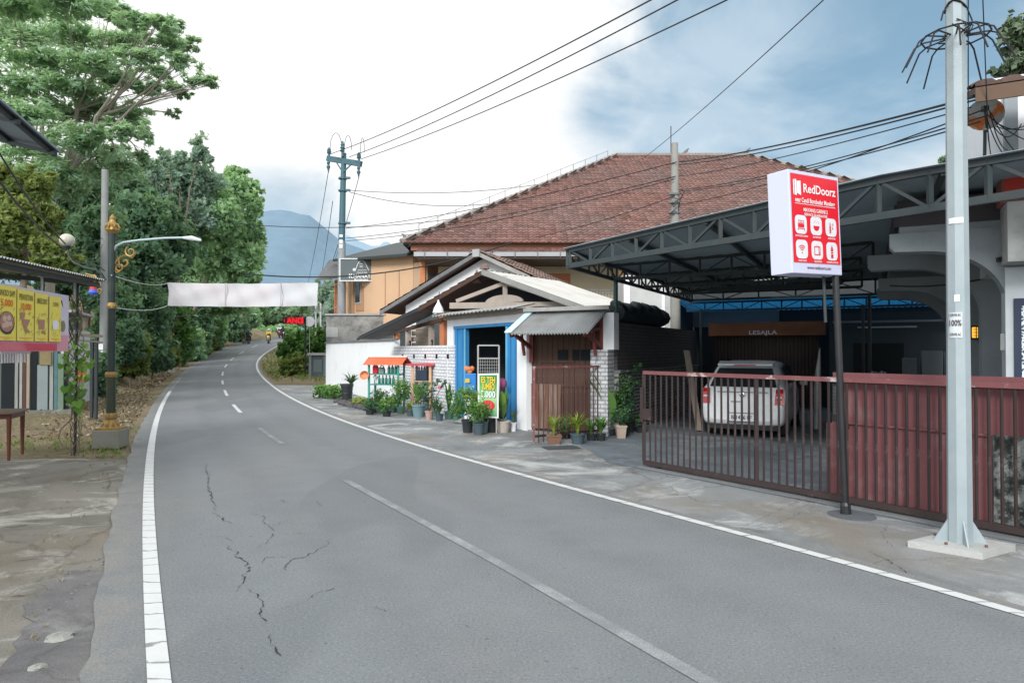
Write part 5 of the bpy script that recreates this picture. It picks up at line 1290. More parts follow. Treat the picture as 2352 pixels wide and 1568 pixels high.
for k in range(7):
    a = k * .9; b.beam(kq(813, 619), kq(813 + 4.2 * math.cos(a), 619 + 4.2 * math.sin(a)), .02, .02)
b.tube([kq(813 + 2.4 * math.cos(k), 619 + 2.4 * math.sin(k)) for k in range(8)], .012, 4)
build(b, 'emblem', m_inkw, kb)
for z in (z0 + .15, z1 - .15):
    b = MB(); b.beam((x0 + .05, YS + .15, z), (Xc(785, 33), 33, z), .04, .04); build(b, 'arm', m_steel, ks)

fp = thing('utility_pole', 'tall grey power pole with a cross arm of insulators beside the signboard', 'utility pole', (Xc(785, 33), 33, 0))
px_ = Xc(785, 33); topz = Zr(352, 33)
b = MB(); b.tube([(px_, 33, 0), (px_ - .02, 33, 7.0)], [.215, .18], 12); build(b, 'lower_shaft', m_pole, fp, smooth=True)
b = MB(); b.tube([(px_ - .02, 33, 7.0), (px_ + .07, 33, topz)], [.16, .12], 12); build(b, 'upper_shaft', m_teal, fp, smooth=True)
A0, A1 = P(752, 364, 33.3), P(830, 377, 32.6)
b = MB(); b.beam(A0, A1, .16, .26); arm = build(b, 'cross_arm', m_teal, fp)
for s_ in (-1, 1):
    b = MB(); c = P(790, 370, 33); e = A0.lerp(A1, .5 + s_ * .23); b.beam(e + V(0, -.1, -.1), (px_ + .05, 32.9, Zr(398, 33)), .05, .05); build(b, 'brace', m_teal, fp)
for t in (.05, .47, .93):
    b = MB(); c = A0.lerp(A1, t) + V(0, 0, .12); h = .75 if t == .47 else .42
    b.lathe([(.06, 0), (.06, h * .3), (.12, h * .35), (.07, h * .5), (.12, h * .55), (.07, h * .7), (.10, h * .75), (.04, h)], c + (V(0, -.15, .05) if t == .47 else V(0, 0, 0)), 10); build(b, 'insulator', m_teal, fp)
for t in (.04, .93):
    b = MB(); c = A0.lerp(A1, t) + V(0, -.05, -.12); b.lathe([(.04, 0), (.09, -.1), (.05, -.2), (.1, -.3), (.05, -.42), (.02, -.6)], c, 8); build(b, 'insulator', m_teal, fp)
for (t, d_) in ((.08, (.55, -.15)), (.97, (.2, -.1)), (.5, (.35, -.1))):
    b = MB(); c = A0.lerp(A1, t) + V(0, 0, .5); b.tube([c + V(d_[0] * (1 - math.cos(k * .52)) * .55, d_[1] * k * .2, .75 * math.sin(k * .52)) for k in range(7)], .014, 4); build(b, 'jumper_wire', m_cable, fp)
for z_ in (Zr(515, 33), Zr(440, 33), Zr(412, 33)):
    b = MB(); b.tube([(px_ + .02, 33, z_), (px_ + .02, 33, z_ + .08)], .21, 10); b.box((px_ + .3, 32.9, z_ + .04), (.22, .1, .1)); build(b, 'band', m_teal, fp)
m_tag = M('pole_tag', (.68, .72, .74), .6, .1)
for (py0, py1) in ((540, 546), (552, 560), (562, 571)):
    b = MB(); b.box((px_ - .01, 32.84, (Zr(py0, 33) + Zr(py1, 33)) / 2), (.16, .05, Zr(py0, 33) - Zr(py1, 33))); build(b, 'tag', m_tag, fp)
ia = lambda t: A0.lerp(A1, t) + V(0, 0, .25)
cable('power_cable', 'left power cable from the cross arm over the road', ia(.1), P(1700, -110, 11), .25, .016, group='power cables from the cross arm')
cable('power_cable', 'middle power cable from the cross arm over the road', ia(.65), P(1800, -130, 11), .25, .016, group='power cables from the cross arm')
cable('power_cable', 'right power cable from the cross arm over the road', ia(1.0), P(1980, -150, 11), .25, .016, group='power cables from the cross arm')
stay = 'thin wires slanting down from the cross arm to the trees behind the banner'
for (a, q, Y2_) in ((ia(.03) - V(0, 0, .9), (708, 648), 70), (ia(.47) - V(.5, 0, 2.2), (735, 648), 70), (ia(.93) - V(0, 0, .9), (752, 648), 70), ((px_ - .1, 33, Zr(545, 33)), (745, 640), 60)):
    cable('guy_wire', stay, a, P(q[0], q[1], Y2_), .3, .016, cat='wire', group='wires behind the banner')
PCc = V(4.84, 20.2, 0)
def cw(lbl, p, q, sag=.2, r=.014, n=20, grp='cables in front of the red roof'): return cable('cable', lbl, p, q, sag, r, n, group=grp)
cw('upper slack cable from the far pole towards the red roof', P(800, 437, 33), P(1290, 415, 36), .35, .015)
cw('lower slack cable from the far pole to the slope of the red roof', P(802, 441, 33), P(1215, 453, 34), .55, .015)
cw('long cable crossing the mountain and reaching the roof edge', P(420, 500, 30), P(1215, 470, 34), .75, .016)
cw('first of three rising cables from the far pole over the tiled eave', P(795, 524, 33), P(1555, 372, 20), .25, .014)
cw('second of three rising cables from the far pole over the tiled eave', P(795, 547, 33), P(1552, 405, 20), .25, .014)
cw('third of three rising cables from the far pole over the tiled eave', P(795, 553, 33), P(1548, 412, 20), .3, .014)
cw('thick black cable sagging over the signboard to the shop gable', P(560, 628, 26), P(1180, 556, 27), .6, .026)
cw('upper thick cable from the concrete pole past the galvanised pole', P(1560, 372, 20), P(2240, 222, 7.8), .10, .016)
cw('second thick cable from the concrete pole past the galvanised pole', P(1560, 378, 20), P(2240, 230, 7.8), .12, .012)
cw('thin cable below the two thick cables right of the concrete pole', P(1560, 405, 20), P(2230, 247, 7.8), .1, .009)
for i, (a, q) in enumerate((((1560, 436), (2260, 268)), ((1560, 440), (2250, 280)), ((1562, 470), (2265, 250)))):
    cw(('highest', 'middle', 'lowest')[i] + ' of three cables sinking behind the red hotel sign', P(*a, 20), P(*q, 8.0), .14, .010)
cw('faint cable running across the tiles left of the concrete pole', P(1230, 545, 26), P(1550, 450, 20), .1, .012)
cw('single wire rising from the roof ridge to the top of the picture', P(1475, 366, 38), P(2010, -110, 13), .15, .014)
cw('left vertical wire dropping beside the galvanised pole', P(2224, -40, 7), P(2224, 290, 7.6), 0, .006, 4)
cw('right vertical wire dropping beside the galvanised pole', P(2256, -40, 7), P(2268, 265, 7.6), 0, .006, 4)

# ================================================================== banner over the road
YB_ = 28.0
t_ = MT('banner_cloth'); rnz = t_.noise(.6, 3)
cb_ = t_.mix(t_.ramp(rnz, [(.42, 0), (.6, 1)]), (.74, .71, .75), (.70, .73, .77))
sp_ = t_.nt.nodes.new('ShaderNodeSeparateXYZ'); t_.L(t_.co, sp_.inputs[0])
pt_ = _n(t_.nt, 'ShaderNodeTexVoronoi', Scale=2.6); t_.L(t_.map((1, 1, 1.5)), pt_.inputs['Vector'])
cb_ = t_.mix(t_.math('MULTIPLY', t_.ramp(pt_.outputs['Distance'], [(.03, 1), (.06, 0)]), .35), cb_, (.45, .42, .48))
wv_ = _n(t_.nt, 'ShaderNodeTexWave', Scale=.5, Distortion=4.0, Detail=3.0); t_.L(t_.map((.5, 1, 1.6), (0, .5, 0)), wv_.inputs['Vector']); t_.bump(wv_.outputs['Fac'], .12, .05)
m_ban = t_.fin(cb_, .8, 0, .1)
tb_ = t_.nt.nodes.new('ShaderNodeBsdfTranslucent'); t_.L(cb_, tb_.inputs[0]); ms_ = t_.nt.nodes.new('ShaderNodeMixShader'); ms_.inputs[0].default_value = .35
t_.L(t_.b.outputs[0], ms_.inputs[1]); t_.L(tb_.outputs[0], ms_.inputs[2]); t_.L(ms_.outputs[0], t_.out.inputs['Surface'])
bx0, bx1, bz0, bz1 = Xc(385, YB_), Xc(729, YB_), Zr(702, YB_), Zr(649, YB_)
bn_ = thing('banner', 'white banner stretched across the road on ropes, seen from its blank back', 'banner', ((bx0 + bx1) / 2, YB_, bz0))
b = MB(); nx, nz = 60, 8
vv = [(bx0 + (bx1 - bx0) * i / nx, YB_ + .05 * math.sin(i * .7 + j * .5) + .03 * math.sin(i * .25 - j * .9), bz0 + (bz1 - bz0) * j / nz - .04 * math.sin(math.pi * i / nx)) for j in range(nz + 1) for i in range(nx + 1)]
b.add(vv, [(j * (nx + 1) + i, j * (nx + 1) + i + 1, (j + 1) * (nx + 1) + i + 1, (j + 1) * (nx + 1) + i) for j in range(nz) for i in range(nx)]); build(b, 'sheet', m_ban, bn_, smooth=True)
for px in (519, 646):
    b = MB(); b.box((Xc(px, YB_), YB_ - .09, (bz0 + bz1) / 2 - .03), (.035, .02, bz1 - bz0)); build(b, 'batten', M('batten', (.42, .40, .42), .8, .1), bn_)
LPX, LPY = -7.05, 11.85
for (a, q) in (((bx0, YB_, bz1 - .02), P(256, 632, 12)), ((bx0, YB_, bz0 + .02), P(256, 705, 12)), ((bx1, YB_, bz1 - .02), P(778, 650, 32.8)), ((bx1, YB_, bz0 + .02), P(778, 702, 32.8))):
    b = MB(); p, q = V(a), V(q); b.tube([p.lerp(q, k / 8) - V(0, 0, .12 * 4 * (k / 8) * (1 - k / 8)) for k in range(9)], .012, 4); build(b, 'rope', M('rope_pale', (.5, .52, .52), .8, .1), bn_)

# ================================================================== LED sign, gate, thin masts near the bend
lb = G(701, 864)
ld = thing('led_sign', 'red lit scrolling LED board on a thin black post by the bend', 'sign', lb)
b = MB(); b.tube([lb, lb + V(0, 0, Zr(727, lb.y) - lb.z)], .045, 8); build(b, 'post', m_blacksteel, ld)
x0, x1, z0, z1 = Xc(650, lb.y), Xc(699, lb.y), Zr(744, lb.y), Zr(728, lb.y)
b = MB(); b.box(((x0 + x1) / 2, lb.y, (z0 + z1) / 2), (x1 - x0, .12, z1 - z0)); lbd = build(b, 'board', M('led_black', (.03, .012, .014), .4, .1), ld)
t_ = MT('led_red'); t_.b.inputs['Emission Color'].default_value = (1, .01, .03, 1); t_.b.inputs['Emission Strength'].default_value = .85; t_.fin((.6, .01, .02), .5)
b = MB(); yq = lb.y - .066; b.text('AND', V((x0 + x1) / 2 + .08, yq, (z0 + z1) / 2), xx_, zz_, .30, .95)
b.box((x1 - .10, yq, (z0 + z1) / 2), (.10, .01, z1 - z0 - .04)); b.box((x0 + .1, yq, (z0 + z1) / 2), (.03, .01, .2)); build(b, 'lettering', t_.m, lbd)
t_ = MT('led_glow'); t_.b.inputs['Emission Color'].default_value = (1, .0, .02, 1); t_.b.inputs['Emission Strength'].default_value = .10; t_.fin((.35, .01, .015), .5)
b = MB(); b.box(((x0 + x1) / 2 + .1, lb.y - .062, (z0 + z1) / 2), (x1 - x0 - .3, .006, z1 - z0 - .05)); build(b, 'screen', t_.m, lbd)
dk = MB(); dk.lathe([(.30, 0), (.30, .06)], (Xc(710, lb.y), lb.y + .1, Zr(738, lb.y)), 20, ax=(0, -1, 0)); dk.lathe([(.02, -.001), (.02, .1)], (Xc(710, lb.y), lb.y + .1, Zr(738, lb.y)), 6, ax=(0, -1, 0))
rs = thing('round_sign', 'round white sign on a thin mast behind the LED board', 'sign', (Xc(710, lb.y + .3), lb.y + .3, lb.z))
build(dk, 'disc', m_plast_w, rs); b = MB(); b.tube([(Xc(711, lb.y + .2), lb.y + .2, lb.z), (Xc(711, lb.y + .2), lb.y + .2, Zr(735, lb.y))], .025, 6); build(b, 'mast', m_conc, rs)
for px, py, yb, Y in ((725, 698, 775, 44), (736, 696, 775, 46)):
    p = V(Xc(px, Y), Y, float(hz(Y))); th_ = thing('white_mast', ('left' if px < 730 else 'right') + ' of two thin white masts with short cross bars behind the bushes', 'mast', p)
    b = MB(); b.tube([p, V(p.x, Y, Zr(py, Y))], .055, 8); build(b, 'shaft', m_plast_w, th_)
    for k in range(3):
        b = MB(); z = Zr(708 + k * 3, Y); b.beam((p.x - .32, Y - .06, z), (p.x + .32, Y - .06, z), .03, .03); build(b, 'cross_bar', m_conc, th_)
gp0 = G(730, 864); gy = gp0.y
dg_ = thing('entrance_gate', 'blue grey panel gate with a pale lintel left of the white wall', 'gate', gp0)
b = MB(); x0, x1 = Xc(714, gy), Xc(748, gy); zt = Zr(816, gy)
b.box(((x0 + x1) / 2, gy, (gp0.z + zt) / 2), (x1 - x0, .12, zt - gp0.z)); build(b, 'panel', M('gate_slate', (.075, .105, .12), .6, .25, 4), dg_)
for x in (x0, x1):
    b = MB(); b.box((x, gy - .05, (gp0.z + zt) / 2), (.16, .2, zt - gp0.z + .1)); build(b, 'pier', M('gate_pier', (.16, .20, .21), .8, .2), dg_)
b = MB(); b.box(((x0 + x1) / 2, gy - .05, zt + .08), (x1 - x0 + .3, .3, .14)); build(b, 'lintel', m_conc, dg_)
b = MB(); b.box(((x0 + x1) / 2, gy - .08, gp0.z + .62), (.5, .02, .75)); build(b, 'inset', M('gate_inset', (.12, .155, .165), .6, .2), dg_)

# ================================================================== plants
def blades(mb, base, n, L, w, spread=.8, droop=.6, tint=(.2, 1), seg=4, rz=None):
    for i in range(n):
        a = R.uniform(0, 2 * math.pi) if rz is None else rz + R.uniform(-.5, .5); d = V(math.cos(a), math.sin(a), 0); s = V(-d.y, d.x, 0)
        l = L * R.uniform(.6, 1.1); sp = spread * R.uniform(.3, 1); t = R.uniform(*tint)
        pts = []
        for k in range(seg + 1):
            f = k / seg; ang = math.pi / 2 - sp * f - droop * f * f * R.uniform(.9, 1.1)
            if k: p = p + (d * math.cos(ang) + V(0, 0, math.sin(ang))) * (l / seg)
            else: p = V(base) + d * .01
            ww = w * (.55 + .9 * f if f < .4 else .95 * (1 - f) / .6 + .04)
            pts.append((p - s * ww / 2, p + s * ww / 2))
        for k in range(seg): mb.quad(pts[k][0], pts[k][1], pts[k + 1][1], pts[k + 1][0], t)
def bush(mb, c, r, n, size, flat=.2, tint=(0, 1), shell=.5):
    c = np.array(c)
    for i in range(n):
        d = NR.normal(size=3); d /= np.linalg.norm(d); rad = NR.uniform(shell, 1) ** .7
        p = c + d * np.array(r) * rad * (.85 + .25 * math.sin(d[0] * 5 + d[1] * 7))
        nn = NR.normal(size=3) * (1 - flat) + np.array([0, 0, 1.2]) * flat + d * .5; nn /= np.linalg.norm(nn)
        a = np.cross(nn, NR.normal(size=3)); a /= np.linalg.norm(a); q = np.cross(nn, a); s = size * NR.uniform(.6, 1.25)
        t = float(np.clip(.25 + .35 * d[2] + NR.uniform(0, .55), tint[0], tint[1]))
        mb.add([p - a * s * .9, p + q * s * .42, p + a * s * .9, p - q * s * .42], [(0, 1, 2, 3)], t)
def bigleaf(mb, base, ang, L, w, lean, t, stem=.35):
    d = V(math.cos(ang), math.sin(ang), 0); s = V(-d.y, d.x, 0); p = V(base); pts = []; seg = 8
    for k in range(seg + 1):
        f = k / seg; a = math.pi / 2 - lean * (.3 + .9 * f); 
        if k: p = p + (d * math.cos(a) + V(0, 0, math.sin(a))) * (L / seg)
        ff = max(0, (f - stem) / (1 - stem)); ww = .012 if f < stem else w * (math.sin(math.pi * min(1, ff * .93 + .07)) ** .7) + .006
        pts.append((p - s * ww / 2 + V(0, 0, ww * .12), p, p + s * ww / 2 + V(0, 0, ww * .12)))
    for k in range(seg):
        a, c = pts[k], pts[k + 1]; mb.quad(a[0], a[1], c[1], c[0], t); mb.quad(a[1], a[2], c[2], c[1], min(1, t + .12))
def pot(p, rad, h, mat, sq=False, rim=True):
    mb = MB(); n = 4 if sq else 16; k = 1.3 if sq else 1
    pr = [(rad * .74 * k, 0), (rad * .96 * k, h * .86), (rad * 1.06 * k, h * .86), (rad * 1.06 * k, h), (rad * .94 * k, h), (rad * .90 * k, h * .86)]
    mb.lathe(pr, p, n, sq=sq); return mb
m_potblue = M('pot_blue_grey', (.13, .22, .25), .6, .12, 6, .4, (.25, .27, .26), 3)
m_potdark = M('pot_black', (.022, .027, .032), .5, .2, 6, .3, (.08, .08, .08), 4)
m_potslate = M('pot_slate', (.055, .085, .105), .55, .15, 6, .3, (.12, .13, .13), 4)
m_potgreen = M('pot_green', (.07, .17, .13), .55, .12, 6, .3, (.15, .18, .15), 4)
m_pottan = M('pot_tan', (.42, .34, .28), .8, .1, 5, .5, (.25, .2, .16), 3)
m_potbeige = M('pot_beige', (.48, .43, .38), .75, .1, 5, .5, (.26, .23, .2), 3)
m_potpink = M('pot_pink', (.40, .27, .24), .75, .1, 5, .5, (.25, .18, .16), 3)
m_potbrown = M('pot_clay', (.20, .11, .07), .8, .15, 5, .4, (.1, .07, .05), 3)
GP = 'potted plants along the shop front'
def potted(px, py, wpx, hpx, mat, lab, kind, lm=None, sq=False, **k):
    g = G(px, py); sc = g.y / F; rad = wpx / 2 * sc; h = hpx * sc
    t = thing('potted_plant', lab, 'potted plant', g, GP)
    build(pot(g, rad, h, mat, sq), 'pot', mat, t)
    s = MB().lathe([(rad * .9, h * .84), (rad * .5, h * .9)], g, 12); build(s, 'soil', M('potting_soil', (.03, .024, .018), .95, .3, 20), t)
    top = g + V(0, 0, h * .9); mb = MB()
    kind(mb, top, sc * (1.2 if kind is k_canna else 1.6), **k)
    build(mb, 'foliage', lm or m_leaf, t)
    return t, top
def k_blade(mb, p, sc, n=30, L=30, w=4, spread=.9, droop=.7, tint=(.2, 1)): blades(mb, p, n, L * sc, w * sc, spread, droop, tint)
def k_bush(mb, p, sc, rx=25, rz=25, up=25, n=260, size=4.5, stem=True):
    n = int(n * 1.8); size *= .72
    bush(mb, p + V(0, 0, up * sc), (rx * sc, rx * sc, rz * sc), n, size * sc)
    if stem:
        for i in range(4): mb.tube([p, p + V(R.uniform(-.3, .3) * rx * sc, R.uniform(-.3, .3) * rx * sc, up * sc)], .006, 4, .1)
def k_canna(mb, p, sc, n=6, L=60, w=16, tint=(.5, 1), lean=.5):
    for i in range(n): bigleaf(mb, p, R.uniform(0, 6.28), L * sc * R.uniform(.65, 1.1), w * sc * R.uniform(.7, 1.1), R.uniform(.15, lean), R.uniform(*tint))
def k_twig(mb, p, sc, h=45, spread=20, n=140, size=3):
    for i in range(9):
        q = p + V(R.uniform(-1, 1) * spread * sc, R.uniform(-1, 1) * spread * sc, h * sc * R.uniform(.5, 1)); m_ = p.lerp(q, .5) + V(R.uniform(-.03, .03), 0, .04)
        mb.tube([p, m_, q], [.008, .006, .004], 4, .05); bush(mb, q, (6 * sc, 6 * sc, 4 * sc), n // 9, size * sc)
potted(875, 948, 26, 15, m_potgreen, 'dark leafy plant in a small green pot right under the rack of bottles', k_bush, m_leafdk, rx=16, rz=15, up=14, n=200, size=4)
potted(850, 952, 22, 12, m_potdark, 'low dark green plant in a black pot at the left rack post', k_bush, m_leafdk, rx=14, rz=10, up=9, n=140, size=4)
potted(900, 948, 20, 12, m_potslate, 'small light green plant in a slate pot behind the rack', k_blade, m_lime, n=30, L=22, w=3)
potted(921, 950, 20, 16, m_potgreen, 'tall bushy green plant in a green pot right of the rack of bottles', k_bush, m_leaf, rx=15, rz=22, up=24, n=300, size=4)
potted(905, 945, 16, 12, m_potgreen, 'short bushy plant in a green pot left of the tall bushy plant', k_bush, m_leaf, rx=11, rz=10, up=10, n=120, size=3.6)
potted(961, 957, 31, 28, m_potblue, 'broad leaved young palm in a wide blue grey tub', k_canna, m_leaf, n=14, L=46, w=9, lean=.9)
potted(986, 963, 20, 20, m_potpink, 'thin branched shrub with a pink flower in a pinkish pot', k_twig, m_leafdk, h=48, spread=22)
potted(1009, 966, 19, 16, m_potslate, 'spiky dark plant in a small slate pot', k_blade, m_leafdk, n=36, L=26, w=2.4, spread=1.1)
potted(1031, 962, 22, 18, m_potgreen, 'upright sword leaved plant in a green pot at the blue door post', k_blade, m_leafdk, n=16, L=44, w=6, spread=.35, droop=.1)
potted(1074, 993, 28, 30, m_potdark, 'dense round green bush in a tall black pot before the blue door', k_bush, m_leaf, rx=28, rz=24, up=28, n=520, size=4.4)
potted(1100, 998, 28, 27, m_potslate, 'loose leafy bush in a slate pot before the tea signboard', k_bush, m_leaf, rx=20, rz=17, up=18, n=300, size=4.4)
potted(1112, 993, 22, 26, m_potblue, 'empty looking blue grey pot with a few shoots behind the slate pot', k_blade, m_leaf, n=8, L=14, w=2.5)
potted(1156, 992, 34, 26, m_potbeige, 'bright broad canna leaves in a beige pot at the white column', k_canna, m_leaf, n=10, L=60, w=14, tint=(.5, 1), lean=.5)
potted(1179, 990, 16, 20, m_plast_w, 'slim dark shoots in a small white pot beside the beige pot', k_blade, m_leafdk, n=9, L=26, w=3, spread=.5)
potted(1272, 1018, 36, 20, m_potbrown, 'grassy plant in a brown trough behind the old gate leaf', k_blade, m_lime, sq=True, n=70, L=34, w=2.6, spread=.6, droop=.5)
potted(1300, 1006, 26, 14, m_potdark, 'leafy sprigs in a black pot in the corner of the gate leaf', k_bush, m_leaf, rx=14, rz=13, up=12, n=170, size=3.4)
potted(1327, 1019, 34, 24, m_potslate, 'arching spider plant in a round navy pot', k_blade, m_lime, n=60, L=44, w=3, spread=1.0, droop=.9)
potted(1358, 1012, 24, 16, m_potdark, 'small arching plant in a black pot right of the navy pot', k_blade, m_leaf, n=40, L=32, w=3, spread=1.0, droop=.8)
potted(1380, 1012, 24, 16, m_potdark, 'second small arching plant left of the tan cube pot', k_blade, m_leaf, n=44, L=38, w=3.2, spread=1.1, droop=.9)
potted(1426, 1006, 26, 30, m_pottan, 'leafy plant in a tan cube pot beside the drain cover', k_bush, m_leafdk, sq=True, rx=16, rz=14, up=16, n=200, size=4)
potted(1402, 1000, 26, 16, m_potdark, 'tall plant of large banana shaped leaves before the brick pier', k_canna, m_leaf, n=16, L=105, w=21, tint=(.2, .8), lean=.6)
potted(1446, 992, 26, 22, m_potdark, 'tall slender plant in a black pot against the dark brick wall', k_twig, m_leafdk, h=85, spread=16, n=240, size=4)
potted(1470, 994, 18, 14, m_potdark, 'low dark plant in a black pot beside the gate post', k_bush, m_leafdk, rx=13, rz=10, up=10, n=130, size=4)
potted(888, 956, 22, 13, m_potdark, 'leafy plant in a black pot in front of the rack shelves', k_bush, m_leaf, rx=15, rz=12, up=10, n=160, size=3.8)
potted(943, 955, 20, 13, m_potslate, 'yellowish fern in a slate pot beside the timber offcuts', k_blade, m_lime, n=40, L=20, w=3, spread=1.1)
potted(975, 952, 18, 16, m_potblue, 'thin leaved plant in a blue grey pot behind the pinkish pot', k_bush, m_leafdk, rx=14, rz=18, up=20, n=180, size=3.6)
potted(998, 956, 16, 13, m_potgreen, 'grey green tuft in a green pot behind the small slate pot', k_blade, m_leafdk, n=30, L=26, w=2.4, spread=.8)
potted(1050, 972, 20, 16, m_potgreen, 'low leafy plant in a green pot left of the tall black pot', k_bush, m_leaf, rx=14, rz=12, up=11, n=170, size=3.8)
potted(1138, 990, 18, 18, m_potdark, 'dark leafy plant in a black pot right below the tea signboard', k_bush, m_leafdk, rx=12, rz=14, up=13, n=150, size=3.6)
potted(865, 946, 20, 12, m_potgreen, 'yellow green plant in a green pot behind the left rack post', k_blade, m_lime, n=40, L=26, w=3.2, spread=.9)
potted(1436, 1000, 18, 14, m_potdark, 'tall leafy plant in a black pot behind the tan cube pot', k_bush, m_leafdk, rx=16, rz=40, up=46, n=300, size=4.2)
# pink flower, white orchid-like blooms
g = G(986, 963); b = MB()
for i in range(5): b.ball(g + V(.28 + R.uniform(-.06, .06), -.02 + R.uniform(-.04, .04), .80 + R.uniform(-.03, .03)), .035, 6, .5, (1, 1, .6))
build(b, 'flower_head', M('pink_petal', (.75, .12, .22), .6, .1), label='pink blossom above the thin branched shrub', cat='flower')
# spiky dracaena and lime plants in the left bed
g = G(800, 920); sc = g.y / F
t = thing('dracaena', 'spiky dark dracaena with arching leaves in front of the smooth white wall', 'plant', g)
b = MB().tube([g, g + V(.1, 0, .55)], [.05, .035], 7); build(b, 'trunk', m_bark, t)
b = MB(); blades(b, g + V(.1, 0, .5), 60, 40 * sc, 5 * sc, 1.5, .5, (.1, .8)); build(b, 'foliage', m_leafdk, t)
g = G(838, 936); sc = g.y / F
t = thing('bedding_plant', 'yellow green bedding plant behind the row of dark stones', 'plant', g)
b = MB(); blades(b, g + V(0, 0, 0), 90, 24 * sc, 3.5 * sc, 1.2, .6, (.3, 1)); bush(b, g + V(-.05, 0, .17), (.34, .25, .16), 260, .05); build(b, 'foliage', m_lime, t)
g = G(822, 935)
t = thing('bedding_plant', 'lime leaved bedding plant at the foot of the dracaena', 'plant', g)
b = MB(); bush(b, g + V(0, 0, .16), (.26, .22, .18), 260, .05); build(b, 'foliage', m_lime, t)
g = G(797, 925); b = pot(g, .20, .62, m_potdark); t = thing('barrel', 'black barrel standing against the white wall beside the dracaena', 'barrel', g); build(b, 'body', m_potdark, t)
b = MB().tube([g + V(.185 * math.cos(k * .4), .185 * math.sin(k * .4), .32) for k in range(17)], .014, 4); build(b, 'band', m_blacksteel, t)
for i, (px, py, lab) in enumerate(((745, 914, 'low leafy shrub at the left foot of the white wall'), (775, 916, 'low leafy shrub between the corner shrub and the barrel'))):
    g = G(px, py); t = thing('shrub', lab, 'shrub', g); b = MB(); bush(b, g + V(0, 0, .25), (.52, .36, .27), 420, .085); build(b, 'foliage', m_leaf, t)
    b = MB()
    for k in range(5): b.tube([g, g + V(R.uniform(-.3, .3), R.uniform(-.2, .2), .3)], .008, 4)
    build(b, 'stem', m_bark, t)
# edging stones
m_stone = M('dark_stone', (.085, .08, .085), .9, .3, 6, .4, (.2, .19, .18), 4, bump=.5, bsc=12)
def rock(mb, c, r, seed, fl=.7):
    rr = random.Random(seed); n, m = 9, 6; v = []
    for i in range(m + 1):
        th = math.pi * i / m
        for j in range(n):
            a = 2 * math.pi * j / n; k = r * rr.uniform(.78, 1.12)
            v.append((c[0] + k * math.sin(th) * math.cos(a), c[1] + k * math.sin(th) * math.sin(a) * .85, c[2] + k * fl * math.cos(th)))
    mb.add(v, [(i * n + j, (i + 1) * n + j, (i + 1) * n + (j + 1) % n, i * n + (j + 1) % n) for i in range(m) for j in range(n)], rr.random())
for i in range(17):
    f = i / 16; g = G(772 + 82 * f + R.uniform(-2, 2), 924 + 22 * f + R.uniform(-2, 2)); b = MB(); r_ = R.uniform(.10, .17); rock(b, g + V(0, 0, r_ * .4), r_, i)
    build(b, 'stone', m_stone, label='dark rounded stones edging the plant bed by the white wall', cat='stone', group='edging stones of the plant bed')
g = G(1062, 972); b = MB(); rock(b, g + V(0, 0, .05), .2, 77, .4); build(b, 'stone', M('grey_stone', (.27, .27, .27), .9, .2, 5, bump=.4, bsc=12), label='flat grey stone left of the tall black pot', cat='stone')
for i, (px, py) in enumerate(((932, 946), (940, 950), (948, 949))):
    g = G(px, py); b = MB(); b.beam(g + V(-.05, .05, .03 + .02 * i), g + V(.22, -.12, .2 + .05 * i), .07, .05); build(b, 'wood_offcut', m_woodpale, label='pale timber offcuts leaning between the pots', cat='timber', group='timber offcuts by the pots')
# black tub and pallet under the tea sign
g = G(1128, 992); b = pot(g, .15, .30, m_potdark); t = thing('tub', 'black tub under the tea signboard', 'tub', g); build(b, 'body', m_potdark, t)
b = MB().lathe([(.155, .30), (.155, .325)], g, 16); build(b, 'lid', m_conc, t)

# ================================================================== racks of fuel bottles
RF = FR((-4.03, 19.25), (-3.16, 19.0)); rz0 = 0.0
rk = thing('bottle_rack', 'green framed rack with a small orange roof selling bottled fuel', 'rack', RF.at(.45, .2))
m_rackg = M('rack_green', (.045, .26, .22), .5, .15, 4)
W0 = .90
for (t, o) in ((0, 0), (W0, 0), (0, .38), (W0, .38)):
    b = MB(); b.beam(RF.at(t, o, .0), RF.at(t, o, 1.36), .055, .055); build(b, 'post', m_rackg, rk)
for z in (.76, 1.05):
    b = MB(); RF.box(b, 0, W0, -.01, .40, z - .03, z); build(b, 'shelf', m_rackg, rk)
m_oroof = M('orange_roof', (.60, .13, .05), .6, .15, 4, .3, (.4, .3, .25), 3)
b = MB(); b.sheet(RF.at(-.12, -.16, 1.30), RF.d * (W0 + .3), RF.n * .36 + V(0, 0, .22), 80, .010, 14); b.sheet(RF.at(-.12, .58, 1.30), RF.d * (W0 + .3), RF.n * -.38 + V(0, 0, .22), 80, .010, 14); build(b, 'roof', m_oroof, rk)
b = MB(); b.beam(RF.at(-.14, .20, 1.535), RF.at(W0 + .18, .20, 1.535), .07, .03); build(b, 'ridge_cap', m_plast_w, rk)
for t in (-.02, W0 + .02):
    b = MB(); b.prism([RF.at(t, -.1, 1.33), RF.at(t, .5, 1.33), RF.at(t, .2, 1.50)], RF.d * .02); build(b, 'gable_end', m_wood, rk)
m_bottle = M('green_glass', (.015, .16, .12), .12, .1, 3, spec=.6); m_cap = M('dark_cap', (.05, .05, .05), .5, .1)
def bottle(loc, lab, grp, s=1.0, mat=None, cap=None):
    t = thing('bottle', lab, 'bottle', loc, grp)
    b = MB().lathe([(.038 * s, 0), (.042 * s, .02), (.042 * s, .145 * s), (.032 * s, .17 * s), (.016 * s, .195 * s), (.016 * s, .215 * s)], loc, 12); build(b, 'body', mat or m_bottle, t, smooth=True)
    b = MB().lathe([(.021 * s, .215 * s), (.021 * s, .245 * s)], loc, 10); build(b, 'cap', cap or m_cap, t); return t
